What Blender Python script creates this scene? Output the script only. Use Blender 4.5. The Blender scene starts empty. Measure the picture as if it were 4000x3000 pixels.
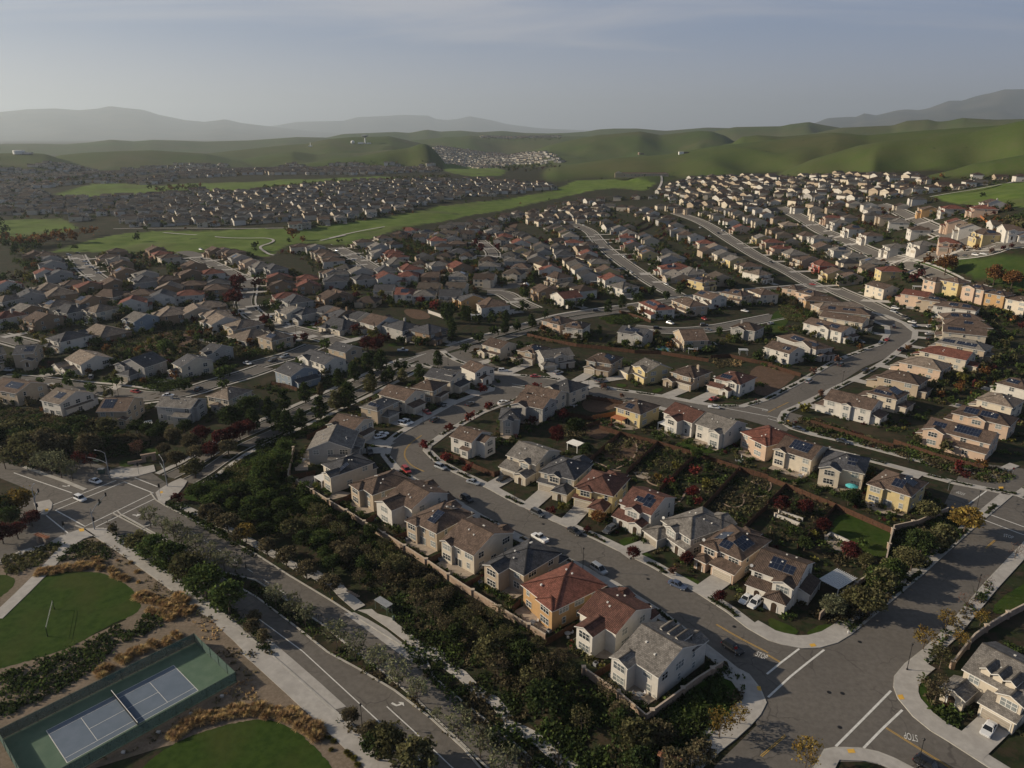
import bpy, math, random
import numpy as np
from mathutils import Vector, Matrix
from mathutils.geometry import tessellate_polygon
random.seed(7); rs=np.random.RandomState(11)
S=bpy.context.scene; COL=S.collection
# ------------------------------------------------------------------ camera
HC=102.5; F=2850.0; HY=525.0; PT=math.atan((1500-HY)/F); cP,sP=math.cos(PT),math.sin(PT)
cam=bpy.data.cameras.new('camera'); camo=bpy.data.objects.new('camera',cam); COL.objects.link(camo)
camo.location=(0,0,HC); camo.rotation_euler=(math.pi/2-PT,0,0)
cam.sensor_width=36; cam.lens=36*F/4000; cam.clip_start=1; cam.clip_end=120000; S.camera=camo
HAZE=4.8e-5
# ------------------------------------------------------------------ sky and sun
SUN_EL=math.radians(22.0); SUN_AZ=math.radians(-83.0)   # bearing from +Y, clockwise: the sun stands to the west, a little ahead
W=bpy.data.worlds.new('World'); S.world=W; W.use_nodes=True
nt=W.node_tree; N=nt.nodes; L=nt.links; N.clear()
def nd(t,**k):
    n=N.new(t)
    for a,b in k.items(): setattr(n,a,b)
    return n
out=nd('ShaderNodeOutputWorld'); bg=nd('ShaderNodeBackground'); bg.inputs[1].default_value=0.066
sky=nd('ShaderNodeTexSky',sky_type='NISHITA',sun_disc=False,sun_elevation=SUN_EL,sun_rotation=SUN_AZ,altitude=200,air_density=1.0,dust_density=2.2,ozone_density=1.5)
tc=nd('ShaderNodeTexCoord'); sep=nd('ShaderNodeSeparateXYZ'); L.new(tc.outputs['Generated'],sep.inputs[0])
def mth(op,a,b=None,clamp=False):
    m=nd('ShaderNodeMath',operation=op,use_clamp=clamp)
    for i,v in enumerate((a,b)):
        if v is None: continue
        if isinstance(v,(int,float)): m.inputs[i].default_value=v
        else: L.new(v,m.inputs[i])
    return m.outputs[0]
# high thin cloud: project the direction on a plane overhead
zz=mth('ADD',mth('MAXIMUM',sep.outputs[2],0.0),0.10)
cx=mth('DIVIDE',sep.outputs[0],zz); cy=mth('DIVIDE',sep.outputs[1],zz)
cmb=nd('ShaderNodeCombineXYZ'); L.new(cx,cmb.inputs[0]); L.new(cy,cmb.inputs[1])
mp=nd('ShaderNodeMapping'); L.new(cmb.outputs[0],mp.inputs[0]); mp.inputs['Rotation'].default_value=(0,0,0.45); mp.inputs['Scale'].default_value=(0.34,1.15,1)
n1=nd('ShaderNodeTexNoise'); L.new(mp.outputs[0],n1.inputs[0]); n1.inputs['Scale'].default_value=0.8; n1.inputs['Detail'].default_value=7; n1.inputs['Roughness'].default_value=0.58; n1.inputs['Distortion'].default_value=0.7
rmp=nd('ShaderNodeMapRange',interpolation_type='SMOOTHSTEP'); L.new(n1.outputs[0],rmp.inputs[0]); rmp.inputs[1].default_value=0.44; rmp.inputs[2].default_value=0.74; rmp.inputs[3].default_value=0.10; rmp.inputs[4].default_value=0.92
lowf=nd('ShaderNodeMapRange',interpolation_type='SMOOTHSTEP'); L.new(sep.outputs[2],lowf.inputs[0]); lowf.inputs[1].default_value=0.0; lowf.inputs[2].default_value=0.15; lowf.inputs[3].default_value=0.92; lowf.inputs[4].default_value=0.0
# cloud veil is brighter towards the sun (west)
hi_=nd('ShaderNodeMapRange',interpolation_type='SMOOTHSTEP'); L.new(sep.outputs[2],hi_.inputs[0]); hi_.inputs[1].default_value=0.24; hi_.inputs[2].default_value=0.55; hi_.inputs[3].default_value=1.0; hi_.inputs[4].default_value=0.12
cf=mth('MULTIPLY',mth('MAXIMUM',rmp.outputs[0],lowf.outputs[0]),hi_.outputs[0])
west=nd('ShaderNodeMapRange'); L.new(sep.outputs[0],west.inputs[0]); west.inputs[1].default_value=-0.75; west.inputs[2].default_value=0.7
hw=nd('ShaderNodeMix',data_type='RGBA'); L.new(west.outputs[0],hw.inputs[0]); hw.inputs[6].default_value=(7.2,6.9,7.0,1); hw.inputs[7].default_value=(5.0,5.1,5.9,1)
vc=nd('ShaderNodeMix',data_type='RGBA'); L.new(west.outputs[0],vc.inputs[0]); vc.inputs[6].default_value=(6.9,6.8,7.1,1); vc.inputs[7].default_value=(4.5,4.85,6.1,1)
mx=nd('ShaderNodeMix',data_type='RGBA'); L.new(cf,mx.inputs[0]); bl_=nd('ShaderNodeMix',data_type='RGBA'); zb_=nd('ShaderNodeMapRange',interpolation_type='SMOOTHSTEP'); L.new(sep.outputs[2],zb_.inputs[0]); zb_.inputs[1].default_value=.2; zb_.inputs[2].default_value=.5; zb_.inputs[3].default_value=.85; zb_.inputs[4].default_value=.1; L.new(zb_.outputs[0],bl_.inputs[0]); dz_=nd('ShaderNodeMix',data_type='RGBA',blend_type='MULTIPLY'); dz_.inputs[0].default_value=1; L.new(sky.outputs[0],dz_.inputs[6]); dz_.inputs[7].default_value=(.62,.62,.62,1); L.new(dz_.outputs[2],bl_.inputs[6]); bl_.inputs[7].default_value=(2.6,3.7,6.1,1); L.new(bl_.outputs[2],mx.inputs[6]); lh=nd('ShaderNodeMapRange',interpolation_type='SMOOTHSTEP'); L.new(sep.outputs[2],lh.inputs[0]); lh.inputs[1].default_value=.0; lh.inputs[2].default_value=.09; vh_=nd('ShaderNodeMix',data_type='RGBA'); L.new(lh.outputs[0],vh_.inputs[0]); L.new(hw.outputs[2],vh_.inputs[6]); L.new(vc.outputs[2],vh_.inputs[7]); L.new(vh_.outputs[2],mx.inputs[7])
L.new(mx.outputs[2],bg.inputs[0]); L.new(bg.outputs[0],out.inputs[0])
sun=bpy.data.lights.new('sun','SUN'); sun.energy=5.0; sun.angle=math.radians(0.55); sun.color=(1.0,0.86,0.67)
suno=bpy.data.objects.new('sun',sun); COL.objects.link(suno)
sd=Vector((math.sin(SUN_AZ)*math.cos(SUN_EL),math.cos(SUN_AZ)*math.cos(SUN_EL),math.sin(SUN_EL)))
suno.rotation_euler=sd.to_track_quat('Z','Y').to_euler(); suno.location=(-200,60,200)
S.view_settings.view_transform='Standard'; S.view_settings.look='None'; S.view_settings.exposure=0.26; S.view_settings.gamma=1
S.cycles.use_denoising=True; S.cycles.max_bounces=5; S.cycles.diffuse_bounces=2; S.cycles.glossy_bounces=2; S.cycles.transparent_max_bounces=4; S.cycles.volume_bounces=0
S.cycles.sample_clamp_indirect=4
# ------------------------------------------------------------------ helpers
def ray(px,py):
    a=(px-2000)/F; b=-(py-1500)/F
    return (a,cP+sP*b,-sP+cP*b)
def tag(o,label=None,cat=None,group=None,kind=None):
    if label: o['label']=label
    if cat and not kind: kind='thing'
    if cat: o['category']=cat
    if group: o['group']=group
    if kind: o['kind']=kind
    return o
def empty(name,loc=(0,0,0),rz=0,parent=None):
    o=bpy.data.objects.new(name,None); COL.objects.link(o); o.location=loc; o.rotation_euler=(0,0,rz); o.empty_display_size=.5
    if parent: o.parent=parent
    return o
class MB:
    def __init__(s): s.v=[];s.f=[];s.m=[];s.uv=[]
    def add(s,vs,fs,m=0,uvs=None):
        b=len(s.v); s.v+=[tuple(v) for v in vs]
        for i,f in enumerate(fs):
            s.f.append([b+k for k in f]); s.m.append(m); s.uv.append(uvs[i] if uvs else None)
    def poly(s,pts,m=0,uv=None): s.add(pts,[list(range(len(pts)))],m,[uv] if uv else None)
    def box(s,x0,x1,y0,y1,z0,z1,m=0):
        s.add([(x0,y0,z0),(x1,y0,z0),(x1,y1,z0),(x0,y1,z0),(x0,y0,z1),(x1,y0,z1),(x1,y1,z1),(x0,y1,z1)],
              [(3,2,1,0),(4,5,6,7),(0,1,5,4),(1,2,6,5),(2,3,7,6),(3,0,4,7)],m)
    def bar(s,a,b,w,h=None,m=0):
        a=Vector(a);b=Vector(b);d=(b-a)
        if d.length<1e-6: return
        d.normalize();u=d.cross(Vector((0,0,1)))
        if u.length<1e-3:u=Vector((1,0,0))
        u.normalize();v=d.cross(u);h=h or w
        p=[a-u*w/2-v*h/2,a+u*w/2-v*h/2,a+u*w/2+v*h/2,a-u*w/2+v*h/2]
        q=[x+(b-a) for x in p]
        s.add(p+q,[(3,2,1,0),(4,5,6,7),(0,1,5,4),(1,2,6,5),(2,3,7,6),(3,0,4,7)],m)
    def tube(s,pts,rad,n=7,m=0,cap=True):
        pts=[Vector(p) for p in pts]; R=rad if isinstance(rad,(list,tuple)) else [rad]*len(pts)
        rings=[]
        for i,p in enumerate(pts):
            d=(pts[min(i+1,len(pts)-1)]-pts[max(i-1,0)]).normalized()
            u=d.cross(Vector((0,0,1)))
            if u.length<1e-3:u=Vector((1,0,0))
            u.normalize();v=d.cross(u)
            rings.append([p+(u*math.cos(2*math.pi*k/n)+v*math.sin(2*math.pi*k/n))*R[i] for k in range(n)])
        vs=[q for r in rings for q in r]; fs=[]
        for i in range(len(pts)-1):
            for k in range(n): fs.append((i*n+k,i*n+(k+1)%n,(i+1)*n+(k+1)%n,(i+1)*n+k))
        if cap: fs.append(tuple(range(n-1,-1,-1))); fs.append(tuple((len(pts)-1)*n+k for k in range(n)))
        s.add(vs,fs,m)
    def lathe(s,prof,c=(0,0,0),n=10,m=0):
        vs=[];fs=[]
        for r,z in prof: vs+=[(c[0]+r*math.cos(2*math.pi*k/n),c[1]+r*math.sin(2*math.pi*k/n),c[2]+z) for k in range(n)]
        for i in range(len(prof)-1):
            for k in range(n): fs.append((i*n+k,i*n+(k+1)%n,(i+1)*n+(k+1)%n,(i+1)*n+k))
        fs.append(tuple((len(prof)-1)*n+k for k in range(n)))
        s.add(vs,fs,m)
    def mesh(s,name,mats,smooth=False):
        me=bpy.data.meshes.new(name); me.from_pydata(s.v,[],s.f)
        for m in (mats if isinstance(mats,(list,tuple)) else [mats]): me.materials.append(m)
        me.polygons.foreach_set('material_index',s.m)
        if any(u is not None for u in s.uv):
            ul=me.uv_layers.new(name='UVMap'); k=0
            for p,u in zip(me.polygons,s.uv):
                for j in range(p.loop_total): ul.data[p.loop_start+j].uv=u[j] if u else (0,0)
        if smooth: me.polygons.foreach_set('use_smooth',[True]*len(me.polygons))
        me.update(); return me
    def build(s,name,mats,parent=None,smooth=False):
        o=bpy.data.objects.new(name,s.mesh(name,mats,smooth)); COL.objects.link(o)
        if parent: o.parent=parent
        return o
def inst(name,me,parent=None,loc=(0,0,0),rz=0,sc=None):
    o=bpy.data.objects.new(name,me); COL.objects.link(o)
    if parent: o.parent=parent
    o.location=loc; o.rotation_euler=(0,0,rz)
    if sc: o.scale=sc
    return o
# ------------------------------------------------------------------ materials
def new_mat(name):
    m=bpy.data.materials.new(name); m.use_nodes=True; t=m.node_tree; t.nodes.clear()
    o=t.nodes.new('ShaderNodeOutputMaterial'); b=t.nodes.new('ShaderNodeBsdfPrincipled'); t.links.new(b.outputs[0],o.inputs[0])
    return m,t,b
def noise_mat(name,c1,c2,scale=1.0,rough=0.9,detail=5,c3=None,scale2=0.12,spec=0.25,bump=0,rnd=0.0,lo=.38,hi=.64,big=.5):
    m,t,b=new_mat(name); n=t.nodes; l=t.links
    g=n.new('ShaderNodeNewGeometry'); x=n.new('ShaderNodeTexNoise'); l.new(g.outputs['Position'],x.inputs[0]); x.inputs['Scale'].default_value=scale; x.inputs['Detail'].default_value=detail; x.inputs['Roughness'].default_value=.6
    r=n.new('ShaderNodeMapRange'); l.new(x.outputs[0],r.inputs[0]); r.inputs[1].default_value=lo; r.inputs[2].default_value=hi
    mx=n.new('ShaderNodeMix'); mx.data_type='RGBA'; l.new(r.outputs[0],mx.inputs[0]); mx.inputs[6].default_value=(*c1,1); mx.inputs[7].default_value=(*c2,1)
    col=mx.outputs[2]
    if c3:
        y=n.new('ShaderNodeTexNoise'); l.new(g.outputs['Position'],y.inputs[0]); y.inputs['Scale'].default_value=scale2; y.inputs['Detail'].default_value=4
        r2=n.new('ShaderNodeMapRange'); l.new(y.outputs[0],r2.inputs[0]); r2.inputs[1].default_value=.45; r2.inputs[2].default_value=.68; r2.inputs[4].default_value=big
        m2=n.new('ShaderNodeMix'); m2.data_type='RGBA'; l.new(r2.outputs[0],m2.inputs[0]); l.new(col,m2.inputs[6]); m2.inputs[7].default_value=(*c3,1); col=m2.outputs[2]
    if rnd:
        oi=n.new('ShaderNodeObjectInfo'); h=n.new('ShaderNodeHueSaturation'); mr=n.new('ShaderNodeMapRange'); l.new(oi.outputs['Random'],mr.inputs[0]); mr.inputs[3].default_value=1-rnd; mr.inputs[4].default_value=1+rnd
        l.new(mr.outputs[0],h.inputs['Value']); l.new(col,h.inputs['Color']); col=h.outputs[0]
    l.new(col,b.inputs['Base Color']); b.inputs['Roughness'].default_value=rough; b.inputs['Specular IOR Level'].default_value=spec
    if bump:
        bp=n.new('ShaderNodeBump'); bp.inputs['Strength'].default_value=bump; bp.inputs['Distance'].default_value=.3; l.new(x.outputs[0],bp.inputs['Height']); l.new(bp.outputs[0],b.inputs['Normal'])
    return m
def dk(c,k): return tuple(v*k for v in c)
def stucco(name,c): return noise_mat(name,dk(c,.93),dk(c,1.05),.9,.92,c3=dk(c,.86),scale2=.25,spec=.15,rnd=.07)
WALLC=dict(w=(.56,.53,.475),c=(.55,.485,.385),t=(.40,.325,.24),g=(.36,.345,.32),y=(.52,.42,.22),p=(.52,.385,.285),b=(.27,.19,.125),o=(.46,.29,.14),B=(.25,.29,.33),R=(.34,.10,.075))
WALLN=dict(w='white',c='cream',t='tan',g='grey',y='yellow',p='peach',b='brown',o='golden',B='blue-grey',R='red')
ROOFC=dict(r=(.175,.07,.05),m=(.135,.066,.05),b=(.122,.086,.066),g=(.155,.142,.127),s=(.07,.07,.075),t=(.19,.152,.12))
ROOFN=dict(r='red tile',m='maroon tile',b='brown tile',g='grey tile',s='slate-dark',t='tan tile')
WALL={k:stucco('stucco_'+WALLN[k].replace('-','_'),c) for k,c in WALLC.items()}
def roof_mat(name,c,kind):
    m,t,b=new_mat(name); n=t.nodes; l=t.links
    uv=n.new('ShaderNodeUVMap'); sp=n.new('ShaderNodeSeparateXYZ'); l.new(uv.outputs[0],sp.inputs[0])
    br=n.new('ShaderNodeTexBrick'); l.new(uv.outputs[0],br.inputs[0]); br.inputs['Scale'].default_value=1
    br.inputs['Brick Width'].default_value=.42 if kind!='barrel' else .36; br.inputs['Row Height'].default_value=.34 if kind!='barrel' else .42
    br.inputs['Mortar Size'].default_value=.02; br.inputs['Color1'].default_value=(*dk(c,.75),1); br.inputs['Color2'].default_value=(*dk(c,1.3),1); br.inputs['Mortar'].default_value=(*dk(c,.45),1)
    br.offset=.5 if kind!='barrel' else 0
    nz=n.new('ShaderNodeTexNoise'); g=n.new('ShaderNodeNewGeometry'); l.new(g.outputs['Position'],nz.inputs[0]); nz.inputs['Scale'].default_value=.55; nz.inputs['Detail'].default_value=5
    hs=n.new('ShaderNodeHueSaturation'); l.new(br.outputs[0],hs.inputs['Color']); mr=n.new('ShaderNodeMapRange'); l.new(nz.outputs[0],mr.inputs[0]); mr.inputs[1].default_value=.3; mr.inputs[2].default_value=.7; mr.inputs[3].default_value=.72; mr.inputs[4].default_value=1.28
    oi=n.new('ShaderNodeObjectInfo'); m3=n.new('ShaderNodeMapRange'); l.new(oi.outputs['Random'],m3.inputs[0]); m3.inputs[3].default_value=.82; m3.inputs[4].default_value=1.18
    ml=n.new('ShaderNodeMath'); ml.operation='MULTIPLY'; l.new(mr.outputs[0],ml.inputs[0]); l.new(m3.outputs[0],ml.inputs[1]); l.new(ml.outputs[0],hs.inputs['Value'])
    l.new(hs.outputs[0],b.inputs['Base Color']); b.inputs['Roughness'].default_value=.85; b.inputs['Specular IOR Level'].default_value=.2
    if kind=='barrel':
        w=n.new('ShaderNodeMath'); w.operation='MULTIPLY'; l.new(sp.outputs[0],w.inputs[0]); w.inputs[1].default_value=2*math.pi/.36
        s=n.new('ShaderNodeMath'); s.operation='SINE'; l.new(w.outputs[0],s.inputs[0])
        bp=n.new('ShaderNodeBump'); bp.inputs['Strength'].default_value=.9; bp.inputs['Distance'].default_value=.06; l.new(s.outputs[0],bp.inputs['Height']); l.new(bp.outputs[0],b.inputs['Normal'])
    else:
        bp=n.new('ShaderNodeBump'); bp.inputs['Strength'].default_value=.5; bp.inputs['Distance'].default_value=.04; l.new(br.outputs[1],bp.inputs['Height']); l.new(bp.outputs[0],b.inputs['Normal'])
    return m
ROOF={k:roof_mat('roof_'+ROOFN[k].replace(' ','_').replace('-','_'),c,'barrel' if k in 'rbm' else 'flat') for k,c in ROOFC.items()}
M={}
M['trim']=noise_mat('trim_paint',(.62,.60,.55),(.68,.66,.61),2,.7)
M['trimdark']=noise_mat('trim_dark',(.10,.08,.065),(.13,.10,.08),2,.7)
M['concrete']=noise_mat('concrete',(.36,.34,.31),(.43,.405,.37),.8,.9,c3=(.29,.27,.245),scale2=.22)
M['kerb']=noise_mat('kerb_concrete',(.36,.34,.30),(.44,.42,.38),.6,.9)
M['asphalt']=noise_mat('asphalt',(.120,.108,.094),(.152,.138,.121),.9,.92,detail=9,c3=(.094,.085,.075),scale2=.06,big=.45)
M['paint']=noise_mat('road_paint',(.55,.54,.50),(.68,.67,.63),1.5,.8)
M['yellow']=noise_mat('yellow_paint',(.50,.30,.06),(.58,.36,.08),1.5,.8)
M['tactile']=noise_mat('tactile_yellow',(.62,.36,.06),(.70,.42,.08),1.5,.8)
M['mulch']=noise_mat('mulch',(.030,.021,.015),(.065,.047,.033),1.3,.95,c3=(.045,.05,.02),scale2=.3)
M['bark']=noise_mat('tan_mulch',(.155,.12,.085),(.225,.175,.13),1.6,.95,detail=8,c3=(.10,.085,.055),scale2=.18)
M['lawn']=noise_mat('lawn_grass',(.026,.050,.009),(.042,.070,.014),.7,.98,detail=8,c3=(.060,.066,.02),spec=.05,scale2=.1,big=.55,bump=.3)
M['patio']=noise_mat('patio_paving',(.30,.245,.19),(.38,.315,.25),.9,.9,rnd=.15)
M['wood']=noise_mat('fence_wood',(.062,.032,.02),(.105,.052,.03),2.2,.9,rnd=.2)
M['woodnew']=noise_mat('fence_wood_new',(.30,.12,.045),(.38,.17,.07),2.2,.9)
M['stone']=noise_mat('wall_block',(.28,.20,.145),(.37,.28,.21),1.5,.9,c3=(.22,.16,.12),scale2=.5)
M['cap']=noise_mat('wall_cap',(.43,.35,.27),(.50,.42,.33),1.5,.9)
M['black']=noise_mat('black_metal',(.012,.012,.013),(.02,.02,.02),3,.5)
M['steel']=noise_mat('galvanised_steel',(.22,.23,.24),(.30,.31,.32),3,.5)
M['white']=noise_mat('white_paint',(.66,.65,.62),(.74,.73,.70),2,.6)
M['rubber']=noise_mat('rubber',(.012,.012,.012),(.02,.02,.02),6,.9)
M['rim']=noise_mat('alloy',(.35,.35,.36),(.45,.45,.46),6,.4)
M['bark_wood']=noise_mat('tree_bark',(.07,.052,.038),(.13,.10,.075),3,.95)
M['door']=noise_mat('garage_door_paint',(.36,.32,.26),(.42,.37,.30),2,.7,rnd=.35)
M['entry']=noise_mat('entry_door_stain',(.035,.022,.015),(.06,.04,.025),2,.6)
M['greencourt']=noise_mat('court_green',(.085,.14,.095),(.11,.165,.115),.5,.9,c3=(.075,.125,.09),scale2=.15)
M['bluecourt']=noise_mat('court_blue',(.12,.155,.20),(.14,.175,.225),.5,.9,c3=(.105,.138,.182),scale2=.15)
M['screen']=noise_mat('green_windscreen',(.085,.135,.115),(.105,.16,.135),2,.8)
_t=M['screen'].node_tree; _o=[q for q in _t.nodes if q.type=='OUTPUT_MATERIAL'][0]; _b=[q for q in _t.nodes if q.type=='BSDF_PRINCIPLED'][0]; _x=_t.nodes.new('ShaderNodeBsdfTransparent'); _m=_t.nodes.new('ShaderNodeMixShader'); _m.inputs[0].default_value=.72; _t.links.new(_x.outputs[0],_m.inputs[1]); _t.links.new(_b.outputs[0],_m.inputs[2]); _t.links.new(_m.outputs[0],_o.inputs[0])
M['utility']=noise_mat('utility_green',(.06,.09,.07),(.08,.11,.09),2,.6)
M['canvas']=noise_mat('canvas_grey',(.50,.48,.47),(.56,.54,.53),2,.9)
M['turquoise']=noise_mat('turquoise_canvas',(.08,.42,.44),(.11,.48,.50),2,.85)
M['orange']=noise_mat('patio_orange',(.34,.12,.055),(.42,.17,.08),2,.85)
M['water']=noise_mat('pool_water',(.05,.17,.20),(.08,.22,.25),1,.1,spec=.5)
M['terracotta']=noise_mat('gate_beam',(.36,.16,.09),(.44,.21,.12),2,.8)
M['rock']=noise_mat('fieldstone',(.17,.13,.10),(.31,.25,.20),4,.9)
M['wallwhite']=noise_mat('retaining_white',(.46,.43,.39),(.55,.52,.47),2,.85)
def wear(m):
    t=m.node_tree; n=t.nodes; l=t.links; b=[q for q in n if q.type=='BSDF_PRINCIPLED'][0]; src=b.inputs['Base Color'].links[0].from_socket
    g=n.new('ShaderNodeNewGeometry'); w=n.new('ShaderNodeTexNoise'); l.new(g.outputs['Position'],w.inputs[0]); w.inputs['Scale'].default_value=.35; ad=n.new('ShaderNodeVectorMath'); ad.operation='MULTIPLY_ADD'; l.new(w.outputs['Color'],ad.inputs[0]); ad.inputs[1].default_value=(3,3,0); l.new(g.outputs['Position'],ad.inputs[2])
    v=n.new('ShaderNodeTexVoronoi'); v.feature='DISTANCE_TO_EDGE'; l.new(ad.outputs[0],v.inputs['Vector']); v.inputs['Scale'].default_value=.11
    r=n.new('ShaderNodeMapRange'); l.new(v.outputs['Distance'],r.inputs[0]); r.inputs[1].default_value=.004; r.inputs[2].default_value=.016; r.inputs[3].default_value=.55; r.inputs[4].default_value=0
    p=n.new('ShaderNodeTexNoise'); l.new(g.outputs['Position'],p.inputs[0]); p.inputs['Scale'].default_value=.05; p2=n.new('ShaderNodeMapRange'); l.new(p.outputs[0],p2.inputs[0]); p2.inputs[1].default_value=.45; p2.inputs[2].default_value=.55
    k=n.new('ShaderNodeMath'); k.operation='MULTIPLY'; l.new(r.outputs[0],k.inputs[0]); l.new(p2.outputs[0],k.inputs[1])
    o=n.new('ShaderNodeTexNoise'); l.new(g.outputs['Position'],o.inputs[0]); o.inputs['Scale'].default_value=.45; o.inputs['Detail'].default_value=2; o2=n.new('ShaderNodeMapRange'); l.new(o.outputs[0],o2.inputs[0]); o2.inputs[1].default_value=.68; o2.inputs[2].default_value=.76; o2.inputs[4].default_value=.5
    a=n.new('ShaderNodeMath'); a.operation='MAXIMUM'; l.new(k.outputs[0],a.inputs[0]); l.new(o2.outputs[0],a.inputs[1])
    x=n.new('ShaderNodeMix'); x.data_type='RGBA'; l.new(a.outputs[0],x.inputs[0]); l.new(src,x.inputs[6]); x.inputs[7].default_value=(.045,.04,.036,1); l.new(x.outputs[2],b.inputs['Base Color'])
wear(M['asphalt'])
def glass_mat():
    m,t,b=new_mat('window_glass'); n=t.nodes; l=t.links
    oi=n.new('ShaderNodeObjectInfo'); cr=n.new('ShaderNodeValToRGB'); l.new(oi.outputs['Random'],cr.inputs[0]); e=cr.color_ramp.elements
    e[0].position=0; e[0].color=(.022,.026,.03,1); e[1].position=1; e[1].color=(.30,.31,.29,1)
    k=e.new(.36); k.color=(.04,.046,.05,1); k=e.new(.52); k.color=(.18,.20,.20,1)
    g=n.new('ShaderNodeNewGeometry'); x=n.new('ShaderNodeTexNoise'); l.new(g.outputs['Position'],x.inputs[0]); x.inputs['Scale'].default_value=1.2
    hs=n.new('ShaderNodeHueSaturation'); mr=n.new('ShaderNodeMapRange'); l.new(x.outputs[0],mr.inputs[0]); mr.inputs[3].default_value=.3; mr.inputs[4].default_value=1.7; l.new(mr.outputs[0],hs.inputs['Value']); l.new(cr.outputs[0],hs.inputs['Color'])
    l.new(hs.outputs[0],b.inputs['Base Color']); b.inputs['Roughness'].default_value=.08; b.inputs['Specular IOR Level'].default_value=.6
    return m
M['glass']=glass_mat()
def solar_mat():
    m,t,b=new_mat('solar_cells'); n=t.nodes; l=t.links
    uv=n.new('ShaderNodeUVMap'); br=n.new('ShaderNodeTexBrick'); l.new(uv.outputs[0],br.inputs[0]); br.offset=0; br.inputs['Scale'].default_value=1
    br.inputs['Brick Width'].default_value=1.0; br.inputs['Row Height'].default_value=1.65; br.inputs['Mortar Size'].default_value=.03
    br.inputs['Color1'].default_value=(.010,.014,.028,1); br.inputs['Color2'].default_value=(.014,.020,.040,1); br.inputs['Mortar'].default_value=(.10,.11,.13,1)
    l.new(br.outputs[0],b.inputs['Base Color']); b.inputs['Roughness'].default_value=.12; return m
M['solar']=solar_mat()
def paint_mat(name,c,metal=.35):
    m,t,b=new_mat(name); b.inputs['Base Color'].default_value=(*c,1); b.inputs['Roughness'].default_value=.28; b.inputs['Metallic'].default_value=metal; b.inputs['Coat Weight'].default_value=.5; return m
CARC=dict(W=(.70,.70,.69),S=(.38,.40,.42),K=(.018,.018,.02),G=(.10,.105,.11),R=(.33,.03,.025),U=(.10,.13,.20),D=(.04,.045,.05))
CARN=dict(W='white',S='silver',K='black',G='grey',R='red',U='blue-grey',D='dark')
CARM={k:paint_mat('car_paint_'+CARN[k].replace('-','_'),c,0.0 if k in 'WR' else .35) for k,c in CARC.items()}
M['carglass'],_t,_b=new_mat('car_glass'); _b.inputs['Base Color'].default_value=(.012,.014,.016,1); _b.inputs['Roughness'].default_value=.05
M['lampglass'],_t,_b=new_mat('lamp_glass'); _b.inputs['Base Color'].default_value=(.6,.6,.56,1); _b.inputs['Roughness'].default_value=.15
M['tail'],_t,_b=new_mat('tail_light'); _b.inputs['Base Color'].default_value=(.25,.01,.01,1); _b.inputs['Roughness'].default_value=.2
# ------------------------------------------------------------------ terrain
VW={}
for i,(a,b) in enumerate([(0,1200),(1000,1200),(2000,1100),(3000,1100),(0,1650),(1000,1650),(2000,1650),(3000,1650),(0,2250),(1000,2250),(2000,2250),(3000,2250)]): VW['V%d'%(i+1)]=(a,b,2.212)
for i,(a,b) in enumerate([(0,900),(650,900),(1300,800),(1950,700),(2600,650),(3300,620)]): VW['K%d'%(i+1)]=(a,b,3.16)
VW.update(K7=(3300,1000,1.8129),K8=(900,500,1.5863),Z1=(0,300,1.58),Z2=(1300,300,1.58),Z3=(2600,300,1.58),O=(0,0,.553),P=(0,0,1.0))
def px(v,x,y):
    a,b,s=VW[v]; return a+x/s,b+y/s
def nums(s): return [tuple(float(q) for q in t.split(',')) for t in s.split()]
def sstep(a,b,x):
    t=np.clip((np.asarray(x,float)-a)/(b-a),0,1); return t*t*(3-2*t)
def flat_at(p,q,z=0.0):
    d=ray(p,q); t=(z-HC)/d[2]; return d[0]*t,d[1]*t
CTRL=[(3700,1250,0),(3985,1230,3),(3549,990,12),(3714,908,34),(3960,930,40),(3540,911,24),(3477,806,34),(3252,794,28),(3000,830,16),(2843,901,7),(2700,800,11),(2534,844,5),(2900,720,26),(3100,700,34),(3315,690,42),(3790,689,50),(3985,800,48),(2400,770,7),(2200,780,3),(2000,830,0),(2650,1050,3),
 (2900,1050,2),(3200,1000,4),(3400,1060,3),(1150,880,5),(633,740,12),(1458,692,24),(1000,690,20),(1721,797,3),(200,1097,0),(607,844,2),(0,850,2),(100,740,8),(300,705,14),(2100,720,10),(1700,690,20),(500,1000,0),(1200,960,-1),(1700,930,0),(1600,1050,2),(2300,1000,1),(800,1100,0),(2600,690,22),(1900,640,-5),(2500,640,40),(3900,640,60)]
def _ctrl():
    P=[]
    for a,b,z in CTRL:
        x,y=flat_at(a,b,z); P.append((math.atan2(x,y)*2,math.log(math.hypot(x,y)),z))
    for th in np.linspace(-.8,.8,9):
        for r in (120,250,380): P.append((th*2,math.log(r),0))
    return np.array(P)
_C=_ctrl()
def _tps(d2): return .5*d2*np.log(d2+1e-9)
_n=len(_C); _K=_tps(((_C[:,None,:2]-_C[None,:,:2])**2).sum(2))+np.eye(_n)*.02
_A=np.zeros((_n+3,_n+3)); _A[:_n,:_n]=_K; _A[:_n,_n]=1; _A[:_n,_n+1:]=_C[:,:2]; _A[_n:,:_n]=_A[:_n,_n:].T
_w=np.linalg.solve(_A,np.r_[_C[:,2],0,0,0])
def hash2(i,j,s=0):
    h=(i.astype(np.int64)*374761393+j.astype(np.int64)*668265263+s*974711)&0x7fffffff
    h=((h^(h>>13))*1274126177)&0x7fffffff
    return ((h^(h>>16))&0xffff)/65535.0
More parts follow.
